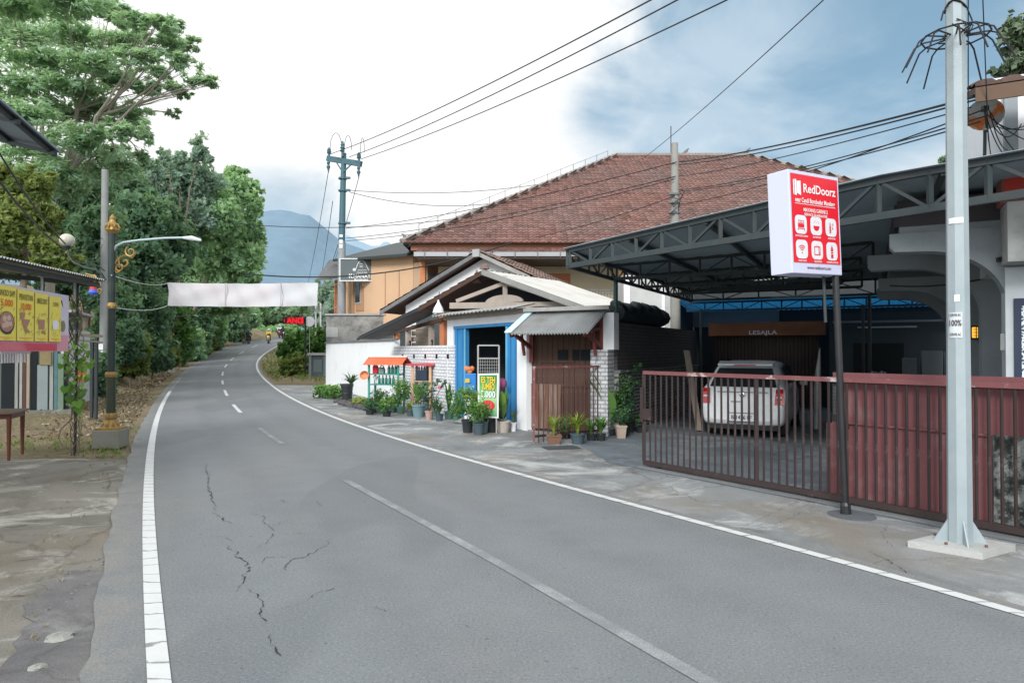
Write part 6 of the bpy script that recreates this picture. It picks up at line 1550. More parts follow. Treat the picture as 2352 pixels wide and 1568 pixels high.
b0 = bottle(RF.at(.56, .12, 1.05), 'green fuel bottles standing on the upper shelf of the rack', 'upper shelf bottles', 1.05)
for i in range(1, 3): dup(b0, RF.at(.56 + i * .105, .12, 1.05))
b0 = bottle(RF.at(.26, .12, .76), 'green fuel bottles standing on the lower shelf of the rack', 'lower shelf bottles', 1.0)
for i in range(1, 5): dup(b0, RF.at(.26 + i * .108, .12, .76))
def jerry(loc, mat, lab, w=.15, h=.22):
    t = thing('jerrycan', lab, 'jerrycan', loc)
    b = MB(); p = [(-w / 2, 0), (w / 2, 0), (w / 2, h * .75), (w * .15, h), (-w * .5, h)]; b.prism([V(loc) + RF.d * x + V(0, 0, z) for x, z in p], RF.n * .11); build(b, 'body', mat, t, bevel=.012)
    b = MB(); q = V(loc) + RF.n * .055; b.tube([q + RF.d * (-w * .4) + V(0, 0, h), q + RF.d * (-w * .3) + V(0, 0, h + .045), q + RF.d * (w * .2) + V(0, 0, h + .045), q + RF.d * (w * .4) + V(0, 0, h * .8)], .014, 6); build(b, 'handle', mat, t)
    b = MB(); b.lathe([(.022, 0), (.022, .03)], q + RF.d * (w * .35) + V(0, 0, h * .85), 8); build(b, 'cap', m_cap, t)
jerry(RF.at(.14, .08, 1.05), M('red_plastic', (.60, .015, .03), .4, .05), 'red jerrycan on the upper shelf of the rack')
jerry(RF.at(.34, .08, 1.05), M('grey_green_plastic', (.16, .24, .22), .5, .1), 'grey green jerrycan on the upper shelf beside the red one', .15, .18)
fl = RF.at(.13, .15, .76); t = thing('funnel', 'pale funnel hanging under the upper shelf of the rack', 'funnel', fl)
b = MB().lathe([(.015, .02), (.02, .10), (.085, .20), (.09, .215)], fl, 14); build(b, 'cone', m_plast_w, t); b = MB().tube([fl + V(.07, 0, .2), fl + V(.12, 0, .24)], .007, 4); build(b, 'hook', m_cable, t)
bk = RF.at(-.10, -.06, 1.0); t = thing('basket', 'round orange basket hanging on the left rack post', 'basket', bk)
b = MB(); b.lathe([(.02, .0), (.10, .02), (.13, .07), (.12, .075), (.09, .03)], bk, 16, ax=(0, -1, .2)); build(b, 'bowl', M('orange_weave', (.72, .25, .12), .7, .2, 12), t); b = MB().tube([bk + V(.12, 0, 0), bk + V(.02, -.08, .12), bk + V(-.12, 0, 0)], .01, 4); build(b, 'handle', m_wood, t)
SR = FR((-2.78, 19.1), (-2.25, 18.95))
r2 = thing('wooden_rack', 'small bare timber rack with a red top right of the green rack', 'rack', SR.at(.25, .1))
for (t, o) in ((0, 0), (.53, 0), (0, .28), (.53, .28)):
    b = MB(); b.beam(SR.at(t, o, 0), SR.at(t, o, 1.28), .07, .05); build(b, 'post', M('bare_pine', (.56, .36, .22), .8, .12), r2)
b = MB(); SR.box(b, -.22, .68, -.1, .40, 1.28, 1.34); build(b, 'top', M('red_pink_top', (.50, .07, .09), .6, .15), r2)
for z in (.34, .86):
    b = MB(); SR.box(b, -.05, .58, -.02, .32, z - .03, z); build(b, 'shelf', M('pine_shelf', (.45, .30, .19), .8, .1), r2)
cr = MB(); SR.box(cr, .1, .43, .0, .22, .86, 1.15); build(cr, 'crate', M('dark_crate', (.022, .035, .06), .5, .2), label='dark blue crate of bottles on the timber rack', cat='crate', bevel=.01)
b0 = bottle(SR.at(.16, .08, 1.15), 'white capped bottles poking out of the dark blue crate', 'bottles in the blue crate', .55, M('dark_glass2', (.03, .04, .06), .15, .1), m_plast_w)
for i in range(1, 4): dup(b0, SR.at(.16 + i * .08, .08, 1.15))
b0 = MB(); SR.box(b0, .18, .46, .02, .2, .34, .40); build(b0, 'tray', M('blue_tray', (.05, .22, .50), .5, .1), label='flat blue tray on the low shelf of the timber rack', cat='tray')

# ================================================================== goods in the shop doorway
ty = 14.1; ts = thing('tea_sign', 'green framed signboard advertising jumbo iced tea for 3.000', 'sign', P(1121, 957, ty))
c0, c1, c2, c3 = P(1097.5, 957, ty), P(1145, 960, ty - .15), P(1145, 857, ty - .12), P(1097.5, 858, ty + .03)
c3.x = c0.x; c2.x = c1.x
b = MB(); b.prism([c0, c1, c2, c3], (0, .03, 0)); tb2 = build(b, 'board', M('tea_board', (.78, .80, .78), .5, .03), ts)
bl = lambda x, z, o=.004: (c0.lerp(c1, x)).lerp(c3.lerp(c2, x), z) + V(0, -o, 0)
t_ = MT('tea_green'); sp2 = t_.nt.nodes.new('ShaderNodeSeparateXYZ'); t_.L(t_.co, sp2.inputs[0])
b = MB(); b.quad(bl(.07, .03), bl(.93, .03), bl(.93, .965), bl(.07, .965)); tg_ = build(b, 'poster', t_.fin(t_.ramp(t_.math('ADD', sp2.outputs[2], t_.math('MULTIPLY', t_.noise(6, 3), .3)), [(.1, (.10, .30, .16)), (.55, (.30, .55, .25)), (.8, (.06, .34, .10)), (1.0, (.02, .22, .07))]), .5), ts)
ex = (c1 - c0).normalized(); m_yel = M('yellow_print', (.80, .55, .03), .5, .05)
def tx(word, x, z, h, w, mt, nm, sh=True):
    if sh:
        b = MB(); b.text(word, bl(x + .012, z - .006, .007), ex, zz_, h * 1.09, w * 1.05); build(b, 'letter_shadow', m_ink, tg_)
    b = MB(); b.text(word, bl(x, z, .010), ex, zz_, h, w); build(b, nm, mt, tg_)
tx('ES TEH', .5, .855, .125, .31, m_yel, 'lettering'); tx('JUMBO', .5, .705, .125, .29, m_yel, 'lettering'); tx('3.000', .5, .53, .125, .32, m_plast_w, 'lettering')
b = MB(); b.poly([bl(.5 + .33 * math.cos(k * .35), .27 + .115 * math.sin(k * .35) * (1.1 if math.sin(k * .35) > 0 else .9), .007) for k in range(18)]); build(b, 'fruit_picture', M('tea_red', (.55, .03, .04), .5, .3, 12), tg_)
b = MB()
for x in (.36, .5, .64): b.quad(bl(x - .008, .16, .009), bl(x + .008, .16, .009), bl(x + .004, .38, .009), bl(x - .004, .38, .009))
build(b, 'print_line', M('pale_red', (.8, .35, .32), .5, .05), tg_)
for x in (.1, .9):
    b = MB(); p = bl(x, 0, -.015); b.beam(p, (p.x, p.y + .05, 0), .03, .03); build(b, 'leg', m_conc, ts)
gy_ = 14.75
gr = thing('grid_rack', 'tall white wire grid rack standing behind the tea signboard', 'rack', (Xc(1121, gy_), gy_, 0))
x0, x1, z1 = Xc(1098, gy_), Xc(1146, gy_), Zr(793, gy_)
b = MB()
for (p, q) in (((x0, gy_, 0), (x0, gy_, z1)), ((x1, gy_, 0), (x1, gy_, z1)), ((x0, gy_, z1), (x1, gy_, z1)), ((x0, gy_, z1 - .28), (x1, gy_, z1 - .28)), ((x0, gy_, .4), (x1, gy_, .4))): b.beam(p, q, .035, .03)
build(b, 'frame', m_conc, gr)
b = MB()
for i in range(1, 9): x = x0 + (x1 - x0) * i / 9; b.beam((x, gy_ + .003, .4), (x, gy_ + .003, z1 - .28), .008, .008)
for i in range(1, 16): z = .4 + (z1 - .68) * i / 16; b.beam((x0, gy_ - .006, z), (x1, gy_ - .006, z), .008, .008)
build(b, 'wire_mesh', m_conc, gr)
# goods left of the grid
ib = thing('cool_box', 'white cool box with a yellow lid inside the doorway', 'cool box', P(1080, 940, 15.6))
p = P(1081, 0, 15.6); p = V(p.x, 15.6, 0)
b = MB(); b.box(p + V(0, 0, .32), (.25, .22, .60)); build(b, 'body', m_plast_w, ib, bevel=.02)
b = MB(); b.box(p + V(0, -.005, .67), (.27, .24, .09)); build(b, 'lid', m_yel, ib, bevel=.015)
bs = thing('display_stand', 'blue plastic stand of snacks above the cool box', 'stand', p + V(0, 0, .715))
b = MB(); b.box(p + V(.02, 0, .95), (.24, .18, .46)); build(b, 'body', M('stand_blue', (.03, .20, .55), .45, .2, 9), bs, bevel=.02)
for i, (dx, dz_, c) in enumerate(((-.06, 1.02, (.6, .45, .05)), (.05, .86, (.15, .4, .55)), (-.04, .82, (.05, .08, .25)))):
    b = MB(); b.box(p + V(dx, -.10, dz_), (.10, .03, .09)); build(b, 'packet', M('packet%d' % i, c, .5, .2, 20), bs)
b = MB()
for i in range(6): b.ball(p + V(R.uniform(-.12, .12), R.uniform(-.06, .06), 1.24 + R.uniform(-.03, .06)), R.uniform(.04, .065), 7, R.random())
build(b, 'snack_bag', M('orange_bag', (.62, .20, .08), .5, .3, 14), bs)
for i, (px, py, c, lab) in enumerate(((1154, 880, (.28, .07, .16), 'dark pink sack stacked above the lower sacks in the doorway'), (1153, 905, (.04, .05, .07), 'black sack in the middle of the doorway stack'), (1153, 935, (.14, .05, .10), 'dull red sack at the bottom of the doorway stack'))):
    q = P(px, py, 15.0); zc = (.98, .66, .32)[i]; b = MB(); b.ball((q.x, 15.0, zc), .15, 10, .5, (.7, .75, .8)); build(b, 'sack', M('sack%d' % i, c, .8, .2, 5), smooth=True, label=lab, cat='sack')
# ================================================================== trees and shrubs
def leafcloud(clumps, n, size, flat, elong=1.8, seed=1, soft=.55, ragged=.25):
    """clumps: (centre, radii) list; n leaves per unit share; returns verts, faces, tint"""
    rg = np.random.default_rng(seed); Vv = []; T = []
    vol = np.array([(r[0] * r[1] * r[2]) ** .6 for c, r in clumps]); share = vol / vol.sum()
    lo = min(c[2] - r[2] for c, r in clumps); hi = max(c[2] + r[2] for c, r in clumps)
    for (c, r), s in zip(clumps, share):
        k = max(12, int(n * s)); sub = max(6, int(k / 34))
        d = rg.normal(size=(sub, 3)); d /= np.linalg.norm(d, axis=1)[:, None]
        rad = np.where(rg.random((sub, 1)) < .22, rg.uniform(1.0, 1.0 + ragged * 2, (sub, 1)), rg.uniform(soft, 1.05, (sub, 1)))
        sc = np.array(c) + d * np.array(r) * rad
        idx = rg.integers(0, sub, k); st = rg.uniform(-.24, .24, sub); ss = rg.uniform(.07, .19, sub)
        p = sc[idx] + rg.normal(size=(k, 3)) * np.array(r) ** .7 * np.mean(r) ** .3 * ss[idx][:, None]
        nn = rg.normal(size=(k, 3)) * (1 - flat) + np.array([0, 0, 1.0]) * flat * 1.6 + (p - np.array(c)) / np.array(r) * .35
        nn /= np.linalg.norm(nn, axis=1)[:, None]
        a = np.cross(nn, rg.normal(size=(k, 3))); a /= np.linalg.norm(a, axis=1)[:, None]; b = np.cross(nn, a)
        s_ = (size * rg.uniform(.6, 1.35, k))[:, None]
        a = a * s_ * elong * .5; b = b * s_ * .5
        Vv.append(np.stack([p - a, p + b - a * .1, p + a, p - b - a * .1], 1).reshape(-1, 3))
        up = (p[:, 2] - c[2]) / r[2]
        T.append(np.clip(.42 + .20 * up + st[idx] + rg.uniform(-.2, .2, k) + .12 * ((c[2] - lo) / (hi - lo + .01) - .5), 0, 1))  # tint rises with height, light from above painted into the leaves
    v = np.concatenate(Vv); t = np.concatenate(T); f = np.arange(len(v)).reshape(-1, 4)
    return v, f, t
def limb(mb, p, q, r0, r1, bend=.15, seg=6, n=6):
    p, q = V(p), V(q); L = (q - p).length; o = V(R.uniform(-1, 1), R.uniform(-1, 1), R.uniform(-.2, .8)) * L * bend
    pts = [p.lerp(q, k / seg) + o * 4 * (k / seg) * (1 - k / seg) * .5 + V(R.uniform(-1, 1), R.uniform(-1, 1), 0) * L * .012 for k in range(seg + 1)]
    mb.tube(pts, [r0 + (r1 - r0) * (k / seg) ** .8 for k in range(seg + 1)], n, R.random()); return pts
def pxclumps(lst, Y, jit=.0, seed=0):
    rg = random.Random(seed); out = []
    for (px, py, rx, ry) in lst:
        y = Y + rg.uniform(-1, 1) * jit; k = y / F
        out.append((tuple(P(px, py, y)), (rx * k, rx * k * .8, ry * k)))
    return out
GT = 'trees on the left bank'
def tree(name, label, cat, base_px, Y, lst, n, size, flat, mat, tr=.18, fork=None, elong=1.8, jit=2, seed=1, group=None, bark=None, soft=.5, limbs=True):
    x = Xc(base_px, Y); gz_ = float(hz(Y) + bank(x, Y) + side_hill(x, Y)) - .1
    base = V(x, Y, gz_); t = thing(name, label, cat, base, group)
    cl_ = pxclumps(lst, Y, jit, seed); ctr = np.mean([c for c, r in cl_], 0)
    fk = P(*fork, Y) if fork else base.lerp(V(ctr), .45)
    mb = MB(); limb(mb, base, fk, tr, tr * .8, .05, 7, 9)
    todo = sorted(cl_, key=lambda q: math.atan2(q[0][2] - fk.z, q[0][0] - fk.x)); ng = max(2, min(6, len(todo) // 4 + 1))
    for g_ in range(ng):
        grp = todo[g_ * len(todo) // ng:(g_ + 1) * len(todo) // ng]
        if not grp: continue
        far_ = max(grp, key=lambda q: (V(q[0]) - fk).length); node = fk.lerp(V(far_[0]), .45) + V(0, 0, .04 * (V(far_[0]) - fk).length)
        main = limb(mb, fk, node, tr * .6, tr * .42, .1, 6, 7)
        for (c, r) in grp:
            e = V(c) - V(0, 0, r[2] * .3); st_ = min(main, key=lambda q: (q - e).length) if R.random() < .5 else node
            ps2 = limb(mb, st_, e, tr * .30, tr * .05, .12, 6, 5)
            if limbs:
                for k in range(7):
                    s = ps2[R.randint(2, 6)]; q = V(c) + V(R.uniform(-1, 1) * r[0], R.uniform(-1, 1) * r[1], R.uniform(-.5, .9) * r[2]) * .85
                    limb(mb, s, q, tr * .07, tr * .02, .15, 4, 4)
    build(mb, 'trunk', bark or m_bark, t)
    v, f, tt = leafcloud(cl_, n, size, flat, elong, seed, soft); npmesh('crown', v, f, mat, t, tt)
    return t
m_alb = leafmat('hazed_feathery_leaf', (.27, .42, .34), (.39, .55, .40), (.52, .67, .42), .55)  # leaf colours paled, aerial haze painted in
m_mid = leafmat('hazy_leaf', (.225, .335, .315), (.32, .455, .385), (.43, .55, .39), .5)  # haze mixed into the leaf colour
m_mid2 = leafmat('hazy_leaf_light', (.21, .36, .235), (.33, .52, .30), (.48, .64, .33), .5)  # greener leaves, also paled with painted haze
m_dkt = leafmat('deep_leaf', (.062, .135, .100), (.145, .265, .165), (.27, .40, .20), .45)  # dark leaves lifted a little by the same painted haze
m_yel2 = leafmat('yellow_leaf', (.07, .12, .035), (.18, .24, .065), (.38, .42, .14), .4)
m_far = leafmat('hazed_far_leaf', (.17, .28, .20), (.27, .40, .26), (.38, .51, .28), .45)  # lighter leaves, distance haze put into the colour
m_palebark = M('pale_bark', (.30, .28, .24), .9, .2, 4, .6, (.15, .14, .12), 2, bump=.4, bsc=12)
ALB = [(30, 10, 110, 30), (150, 0, 90, 28), (250, 28, 50, 20), (315, 45, 48, 18), (365, 52, 36, 20), (400, 62, 26, 14), (55, 75, 90, 26), (170, 78, 80, 22), (290, 92, 60, 20), (385, 95, 50, 16), (432, 105, 28, 14),
       (100, 135, 95, 22), (225, 140, 70, 24), (330, 128, 50, 18), (420, 140, 34, 14), (370, 165, 36, 12), (455, 185, 36, 15), (490, 192, 18, 12), (400, 200, 30, 12), (50, 195, 70, 26), (165, 195, 70, 24), (280, 185, 55, 20), (345, 205, 36, 14), (405, 258, 18, 7), (425, 215, 24, 8),
       (60, 262, 66, 28), (150, 262, 66, 26), (240, 250, 60, 26), (305, 265, 42, 20), (200, 320, 66, 28), (80, 335, 66, 32), (290, 300, 46, 22), (250, 350, 46, 26), (330, 305, 20, 18), (40, 400, 60, 34), (130, 400, 56, 34), (210, 395, 50, 32), (280, 385, 40, 30), (330, 360, 26, 30), (20, 300, 50, 30), (160, 440, 50, 26)]
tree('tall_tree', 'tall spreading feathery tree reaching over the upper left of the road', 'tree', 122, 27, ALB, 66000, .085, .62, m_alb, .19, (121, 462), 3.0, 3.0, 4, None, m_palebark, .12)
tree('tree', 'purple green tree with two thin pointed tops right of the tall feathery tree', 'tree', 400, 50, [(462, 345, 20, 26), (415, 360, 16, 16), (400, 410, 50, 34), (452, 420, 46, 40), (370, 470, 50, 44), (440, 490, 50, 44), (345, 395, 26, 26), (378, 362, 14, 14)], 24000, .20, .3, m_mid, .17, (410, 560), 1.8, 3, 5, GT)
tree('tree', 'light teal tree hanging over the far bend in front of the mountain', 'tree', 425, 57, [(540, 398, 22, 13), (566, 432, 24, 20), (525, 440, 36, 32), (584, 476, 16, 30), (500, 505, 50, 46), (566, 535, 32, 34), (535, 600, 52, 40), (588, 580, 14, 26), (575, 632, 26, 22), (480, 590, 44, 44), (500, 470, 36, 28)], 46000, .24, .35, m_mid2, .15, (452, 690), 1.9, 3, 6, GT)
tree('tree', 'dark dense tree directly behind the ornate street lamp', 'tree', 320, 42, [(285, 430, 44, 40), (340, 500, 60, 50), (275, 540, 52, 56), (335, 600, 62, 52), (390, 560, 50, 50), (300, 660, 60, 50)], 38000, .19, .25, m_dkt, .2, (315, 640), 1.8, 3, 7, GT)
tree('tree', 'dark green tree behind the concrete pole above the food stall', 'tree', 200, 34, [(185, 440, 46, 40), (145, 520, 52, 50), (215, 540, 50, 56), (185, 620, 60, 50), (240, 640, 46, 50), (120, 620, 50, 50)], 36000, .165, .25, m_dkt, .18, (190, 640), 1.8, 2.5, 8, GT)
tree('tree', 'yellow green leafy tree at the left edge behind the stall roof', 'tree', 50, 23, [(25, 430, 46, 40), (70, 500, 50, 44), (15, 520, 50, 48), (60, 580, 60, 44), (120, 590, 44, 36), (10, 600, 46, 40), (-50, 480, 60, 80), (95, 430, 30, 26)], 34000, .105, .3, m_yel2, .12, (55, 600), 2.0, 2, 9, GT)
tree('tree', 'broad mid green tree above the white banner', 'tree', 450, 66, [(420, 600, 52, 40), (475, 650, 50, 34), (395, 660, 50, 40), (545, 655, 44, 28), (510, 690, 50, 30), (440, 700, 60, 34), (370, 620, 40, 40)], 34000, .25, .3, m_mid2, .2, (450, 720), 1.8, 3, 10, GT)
for i, (px, py, rx, ry, Y, mt, lab) in enumerate((
    (268, 735, 40, 60, 30, m_dkt, 'dark shrub right behind the ornate lamp shaft'), (322, 715, 48, 60, 35, m_dkt, 'dark bushy shrub hanging over the leaf litter'), (300, 800, 34, 36, 31, m_yel2, 'low olive shrub at the foot of the bank beside the lamp'),
    (350, 795, 34, 34, 36, m_dkt, 'dark low shrub left of the first far lamp post'), (378, 735, 44, 50, 41, m_leaf, 'bright leaved shrub above the first far lamp post'), (428, 722, 42, 46, 47, m_dkt, 'dark shrub under the left half of the banner'), (425, 780, 30, 30, 45, m_mid2, 'light green shrub between the first two far lamp posts'),
    (470, 735, 36, 36, 54, m_mid2, 'light shrub under the middle of the banner'), (505, 725, 32, 34, 62, m_dkt, 'dark shrub above the second far lamp post'), (535, 732, 26, 32, 72, m_far, 'pale shrub left of the dark motorcycle'), (560, 712, 24, 28, 90, m_mid2, 'green shrub above the dark motorcycle'),
    (455, 775, 24, 22, 52, m_yel2, 'dry yellow shrub on the bank under the banner'), (225, 830, 30, 50, 25, m_dkt, 'dark creeper clump behind the concrete pole'), (262, 650, 40, 40, 33, m_dkt, 'upper dark shrub between the concrete pole and the banner rope'), (405, 765, 32, 40, 43, m_dkt, 'dark undergrowth right of the first far lamp post'), (440, 745, 34, 44, 55, m_mid2, 'light undergrowth under the left banner seam'), (372, 800, 24, 26, 37, m_yel2, 'olive undergrowth at the foot of the first far lamp post'), (486, 765, 18, 26, 70, m_dkt, 'dark undergrowth at the second far lamp post'))):
    while Xc(px + rx * .45, Y) > float(LX(Y)) - .9 and Y < 104: Y += 1
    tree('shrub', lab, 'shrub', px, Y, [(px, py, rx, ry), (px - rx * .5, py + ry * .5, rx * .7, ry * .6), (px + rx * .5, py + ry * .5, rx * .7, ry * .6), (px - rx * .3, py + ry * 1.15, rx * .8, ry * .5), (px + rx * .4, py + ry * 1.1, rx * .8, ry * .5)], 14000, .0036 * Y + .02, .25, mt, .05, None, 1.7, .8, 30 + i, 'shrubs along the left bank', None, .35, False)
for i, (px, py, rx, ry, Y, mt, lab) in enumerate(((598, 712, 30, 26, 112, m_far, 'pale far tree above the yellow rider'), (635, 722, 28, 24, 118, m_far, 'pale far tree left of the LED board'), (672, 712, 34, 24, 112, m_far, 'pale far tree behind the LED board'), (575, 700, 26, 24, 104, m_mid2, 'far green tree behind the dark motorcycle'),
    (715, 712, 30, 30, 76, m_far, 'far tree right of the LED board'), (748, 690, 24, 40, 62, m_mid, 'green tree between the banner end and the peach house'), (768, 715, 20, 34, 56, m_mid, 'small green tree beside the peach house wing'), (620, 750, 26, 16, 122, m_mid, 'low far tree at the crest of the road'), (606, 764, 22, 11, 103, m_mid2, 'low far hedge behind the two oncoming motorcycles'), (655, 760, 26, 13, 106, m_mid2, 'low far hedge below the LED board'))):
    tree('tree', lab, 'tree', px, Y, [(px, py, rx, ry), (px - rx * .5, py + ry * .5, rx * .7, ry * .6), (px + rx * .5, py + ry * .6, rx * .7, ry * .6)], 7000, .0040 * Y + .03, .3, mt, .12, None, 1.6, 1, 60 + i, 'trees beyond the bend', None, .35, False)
for i, (px, py, rx, ry, Y, lab) in enumerate(((676, 800, 26, 30, 43.0, 'bright green bush left of the LED board post'), (712, 790, 28, 30, 44.5, 'bright green bush behind the LED board post'), (740, 800, 18, 34, 43.5, 'bright bush against the stained end wall'), (690, 840, 34, 24, 41.8, 'low bush with dry stems at the foot of the LED board post'))):
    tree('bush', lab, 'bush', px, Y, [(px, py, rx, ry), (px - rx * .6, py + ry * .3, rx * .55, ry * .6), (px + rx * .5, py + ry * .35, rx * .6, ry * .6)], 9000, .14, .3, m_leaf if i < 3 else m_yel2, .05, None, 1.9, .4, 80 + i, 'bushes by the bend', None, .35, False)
tree('tree', 'small leaved tree showing above the brown eave at upper right', 'tree', 2345, 16, [(2335, 75, 26, 22), (2318, 60, 12, 10), (2312, 118, 10, 8), (2345, 105, 16, 12), (2320, 165, 30, 14), (2350, 150, 30, 22), (2390, 100, 60, 60)], 5200, .10, .2, M('grey_green_leaf', (.11, .155, .09), .6, .3, 3, tint=.5), .07, (2350, 200), 1.7, .6, 95)
tree('tree', 'pale green tree between the galvanised pole and the satellite dish', 'tree', 2230, 24, [(2222, 330, 26, 24), (2235, 360, 20, 16), (2205, 360, 18, 16), (2170, 365, 8, 8), (2240, 310, 14, 12)], 4200, .16, .2, m_far, .08, (2225, 390), 1.7, .5, 96)

# ---- ground cover
def tufts(name, lab, cat, pts, mat, L, w, n, tint):
    mb = MB()
    for p in pts: blades(mb, p, n, L * R.uniform(.5, 1.2), w, .9, .5, tint, 2)
    return build(mb, name, mat, label=lab, cat=cat, kind='stuff')
def gpt(x, y): return V(x, y, float(gz(np.array(x), np.array(y))) - .0)
dry = []
for k in range(420):
    y = R.uniform(11, 24); x = float(LX(y)) - R.uniform(.55, 3.4) ** 1.0
    if math.sin(x * 2.1 + y) + math.sin(y * 1.3 - x) > -.5: dry.append(gpt(x, y))
m_dry = leafmat('dry_grass', (.13, .10, .045), (.26, .21, .10), (.40, .35, .20), .2)
tufts('grass', 'short dry grass on the verge beside the ornate lamp', 'grass', dry, m_dry, .11, .010, 7, (0, 1))
gg = [gpt(-8.6 + R.uniform(-1.5, 1.6), 12.5 + R.uniform(-.5, .6)) for k in range(120)] + [gpt(float(LX(y)) - R.uniform(.5, 1.3), y) for y in [R.uniform(11, 13) for _ in range(70)]] + [gpt(float(LX(y)) - R.uniform(.4, 1.0), y) for y in [R.uniform(10.9, 16) for _ in range(25)]]
tufts('grass', 'fresh green grass tufts around the lamp plinth and stall step', 'grass', gg, m_grass, .12, .011, 7, (.2, 1))
vg = [V(float(RX(y)) + R.uniform(.4, 4.5), y, 0) for y in [R.uniform(36, 75) for _ in range(700)]]
for p in vg: p.z = float(hz(p.y) + side_hill(p.x, p.y)) - .03
tufts('grass', 'dry grass strip inside the bend below the green bushes', 'grass', vg, m_yel2, .34, .04, 7, (.1, .8))
# leaf litter, near verge to far bank
rg = np.random.default_rng(5); ly = np.concatenate([rg.uniform(13, 30, 3200), rg.uniform(28, 64, 3600)]); lx = LX(ly) - .5 - np.abs(rg.normal(0, 1.3, len(ly))) - (ly > 26) * .3
lz = gz(lx, ly) + rg.uniform(.0, .05, len(ly)) + (rg.random(len(ly)) < .3) * .03
k = len(lx); nn = rg.normal(size=(k, 3)) * .5 + np.array([0, 0, 1]); nn /= np.linalg.norm(nn, axis=1)[:, None]
a = np.cross(nn, rg.normal(size=(k, 3))); a /= np.linalg.norm(a, axis=1)[:, None]; b2 = np.cross(nn, a); s = (rg.uniform(.022, .055, k) * (1 + (ly > 30) * .5))[:, None]; p = np.stack([lx, ly, lz], 1)
m_lit = leafmat('fallen_leaf', (.09, .06, .035), (.20, .14, .08), (.44, .39, .31), .1)
npmesh('leaf_litter', np.stack([p - a * s, p + b2 * s * .6, p + a * s, p - b2 * s * .6], 1).reshape(-1, 3), np.arange(4 * k).reshape(-1, 4), m_lit, None, rg.random(k) ** 1.3, label='fallen dry leaves and scraps along the left bank', cat='leaf litter', kind='stuff')

# ================================================================== ornate street lamps
m_lampgreen = M('lamp_green_black', (.020, .034, .034), .45, .2, 6, .3, (.10, .085, .03), 3, .5, .7)
LY = 11.85; lb0 = G(245, 1028); LY = lb0.y
def lz_(py): return Zr(py, LY)
sl_ = thing('street_lamp', 'ornate dark green street lamp with gilt scrolls on a concrete plinth, nearest of the row', 'street lamp', lb0)
c = V(lb0.x, lb0.y, 0)
b = MB(); b.box(c + V(0, .12, .15), (.44, .44, .32), .12); build(b, 'plinth', M('plinth_concrete', (.22, .22, .19), .9, .2, 4, .7, (.10, .11, .08), 2, bump=.3), sl_, bevel=.015)
c = c + V(0, .12, 0)
b = MB(); b.box(c + V(0, 0, .325), (.40, .40, .03), .12); b.lathe([(.16, .34), (.14, .38), (.10, .44), (.085, .48), (.10, .52), (.10, .56), (.085, .60)], c, 16)
for k in range(8): a_ = k * math.pi / 4; b.ball(c + V(.125 * math.cos(a_), .125 * math.sin(a_), .39), .028, 6, .5, (1, 1, 1.6))
build(b, 'base', m_gold, sl_)
b = MB(); b.lathe([(.078, .60), (.076, lz_(862))], c, 10); build(b, 'lower_shaft', M('lower_shaft_green', (.030, .042, .024), .45, .2, 4, .4, (.10, .085, .03), 2), sl_)
b = MB(); b.lathe([(.09, lz_(866)), (.10, lz_(860)), (.09, lz_(854))], c, 14); b.lathe([(.075, lz_(708)), (.085, lz_(702)), (.06, lz_(694))], c, 14); build(b, 'collar', m_gold, sl_)
b = MB(); b.lathe([(.062, lz_(854)), (.058, lz_(530))], c, 10); build(b, 'upper_shaft', m_lampgreen, sl_)
b = MB(); b.lathe([(.06, lz_(534)), (.11, lz_(526)), (.10, lz_(520)), (.11, lz_(514)), (.06, lz_(508)), (.045, lz_(502)), (.05, lz_(497)), (.0, lz_(488))], c, 12)
for k in range(8): a_ = k * math.pi / 4; b.tube([c + V(.10 * math.cos(a_), .10 * math.sin(a_), lz_(526)), c + V(.12 * math.cos(a_), .12 * math.sin(a_), lz_(519)), c + V(.09 * math.cos(a_), .09 * math.sin(a_), lz_(511))], .014, 5)
build(b, 'crown', m_gold, sl_)
def lp_(px, py): q = P(px, py, LY + .12); return q
b = MB(); b.tube([lp_(258, 632), lp_(257, 600), lp_(259, 580), lp_(268, 565), lp_(284, 557), lp_(320, 552), lp_(380, 547), lp_(425, 546)], [.030, .030, .028, .026, .025, .024, .022, .022], 8); armo = build(b, 'arm', M('arm_grey', (.26, .33, .35), .45, .1, metal=.4), sl_, smooth=True)
b = MB(); b.tube([lp_(420, 546), lp_(440, 547), lp_(462, 552)], [.022, .045, .02], 8); build(b, 'lamp_head', M('lamp_head', (.55, .62, .63), .4, .05), armo, smooth=True)
def spiral(px, py, r0, r1, a0, turns, n=26): return [lp_(px + (r0 + (r1 - r0) * i / n) * math.cos(a0 + turns * 2 * math.pi * i / n), py + (r0 + (r1 - r0) * i / n) * math.sin(a0 + turns * 2 * math.pi * i / n)) for i in range(n + 1)]
for pts in (spiral(300, 578, 3, 13, 2.5, 1.25), spiral(286, 602, 2, 15, 3.6, 1.1), spiral(272, 614, 2, 10, .5, -1.2), [lp_(262, 608), lp_(272, 592), lp_(288, 586), lp_(304, 592), lp_(312, 580)], [lp_(262, 618), lp_(268, 626), lp_(276, 622)]):
    b = MB(); b.tube(pts, .016, 5); build(b, 'scroll', m_gold, sl_)
b = MB(); b.tube([lp_(242, 644), lp_(234, 630), lp_(222, 620), lp_(196, 615), lp_(172, 604), lp_(160, 592), lp_(156, 572)], .022, 7); b.tube([lp_(240, 622), lp_(228, 612), lp_(200, 600)], .012, 5); ga2 = build(b, 'globe_arm', m_lampgreen, sl_)
b = MB(); b.ball(lp_(154, 552), .125, 16, .5, (1, 1, .95)); build(b, 'globe', M('globe_glass', (.48, .47, .40), .25, .15, 5, .4, (.3, .28, .22), 3, spec=.5), ga2, smooth=True)
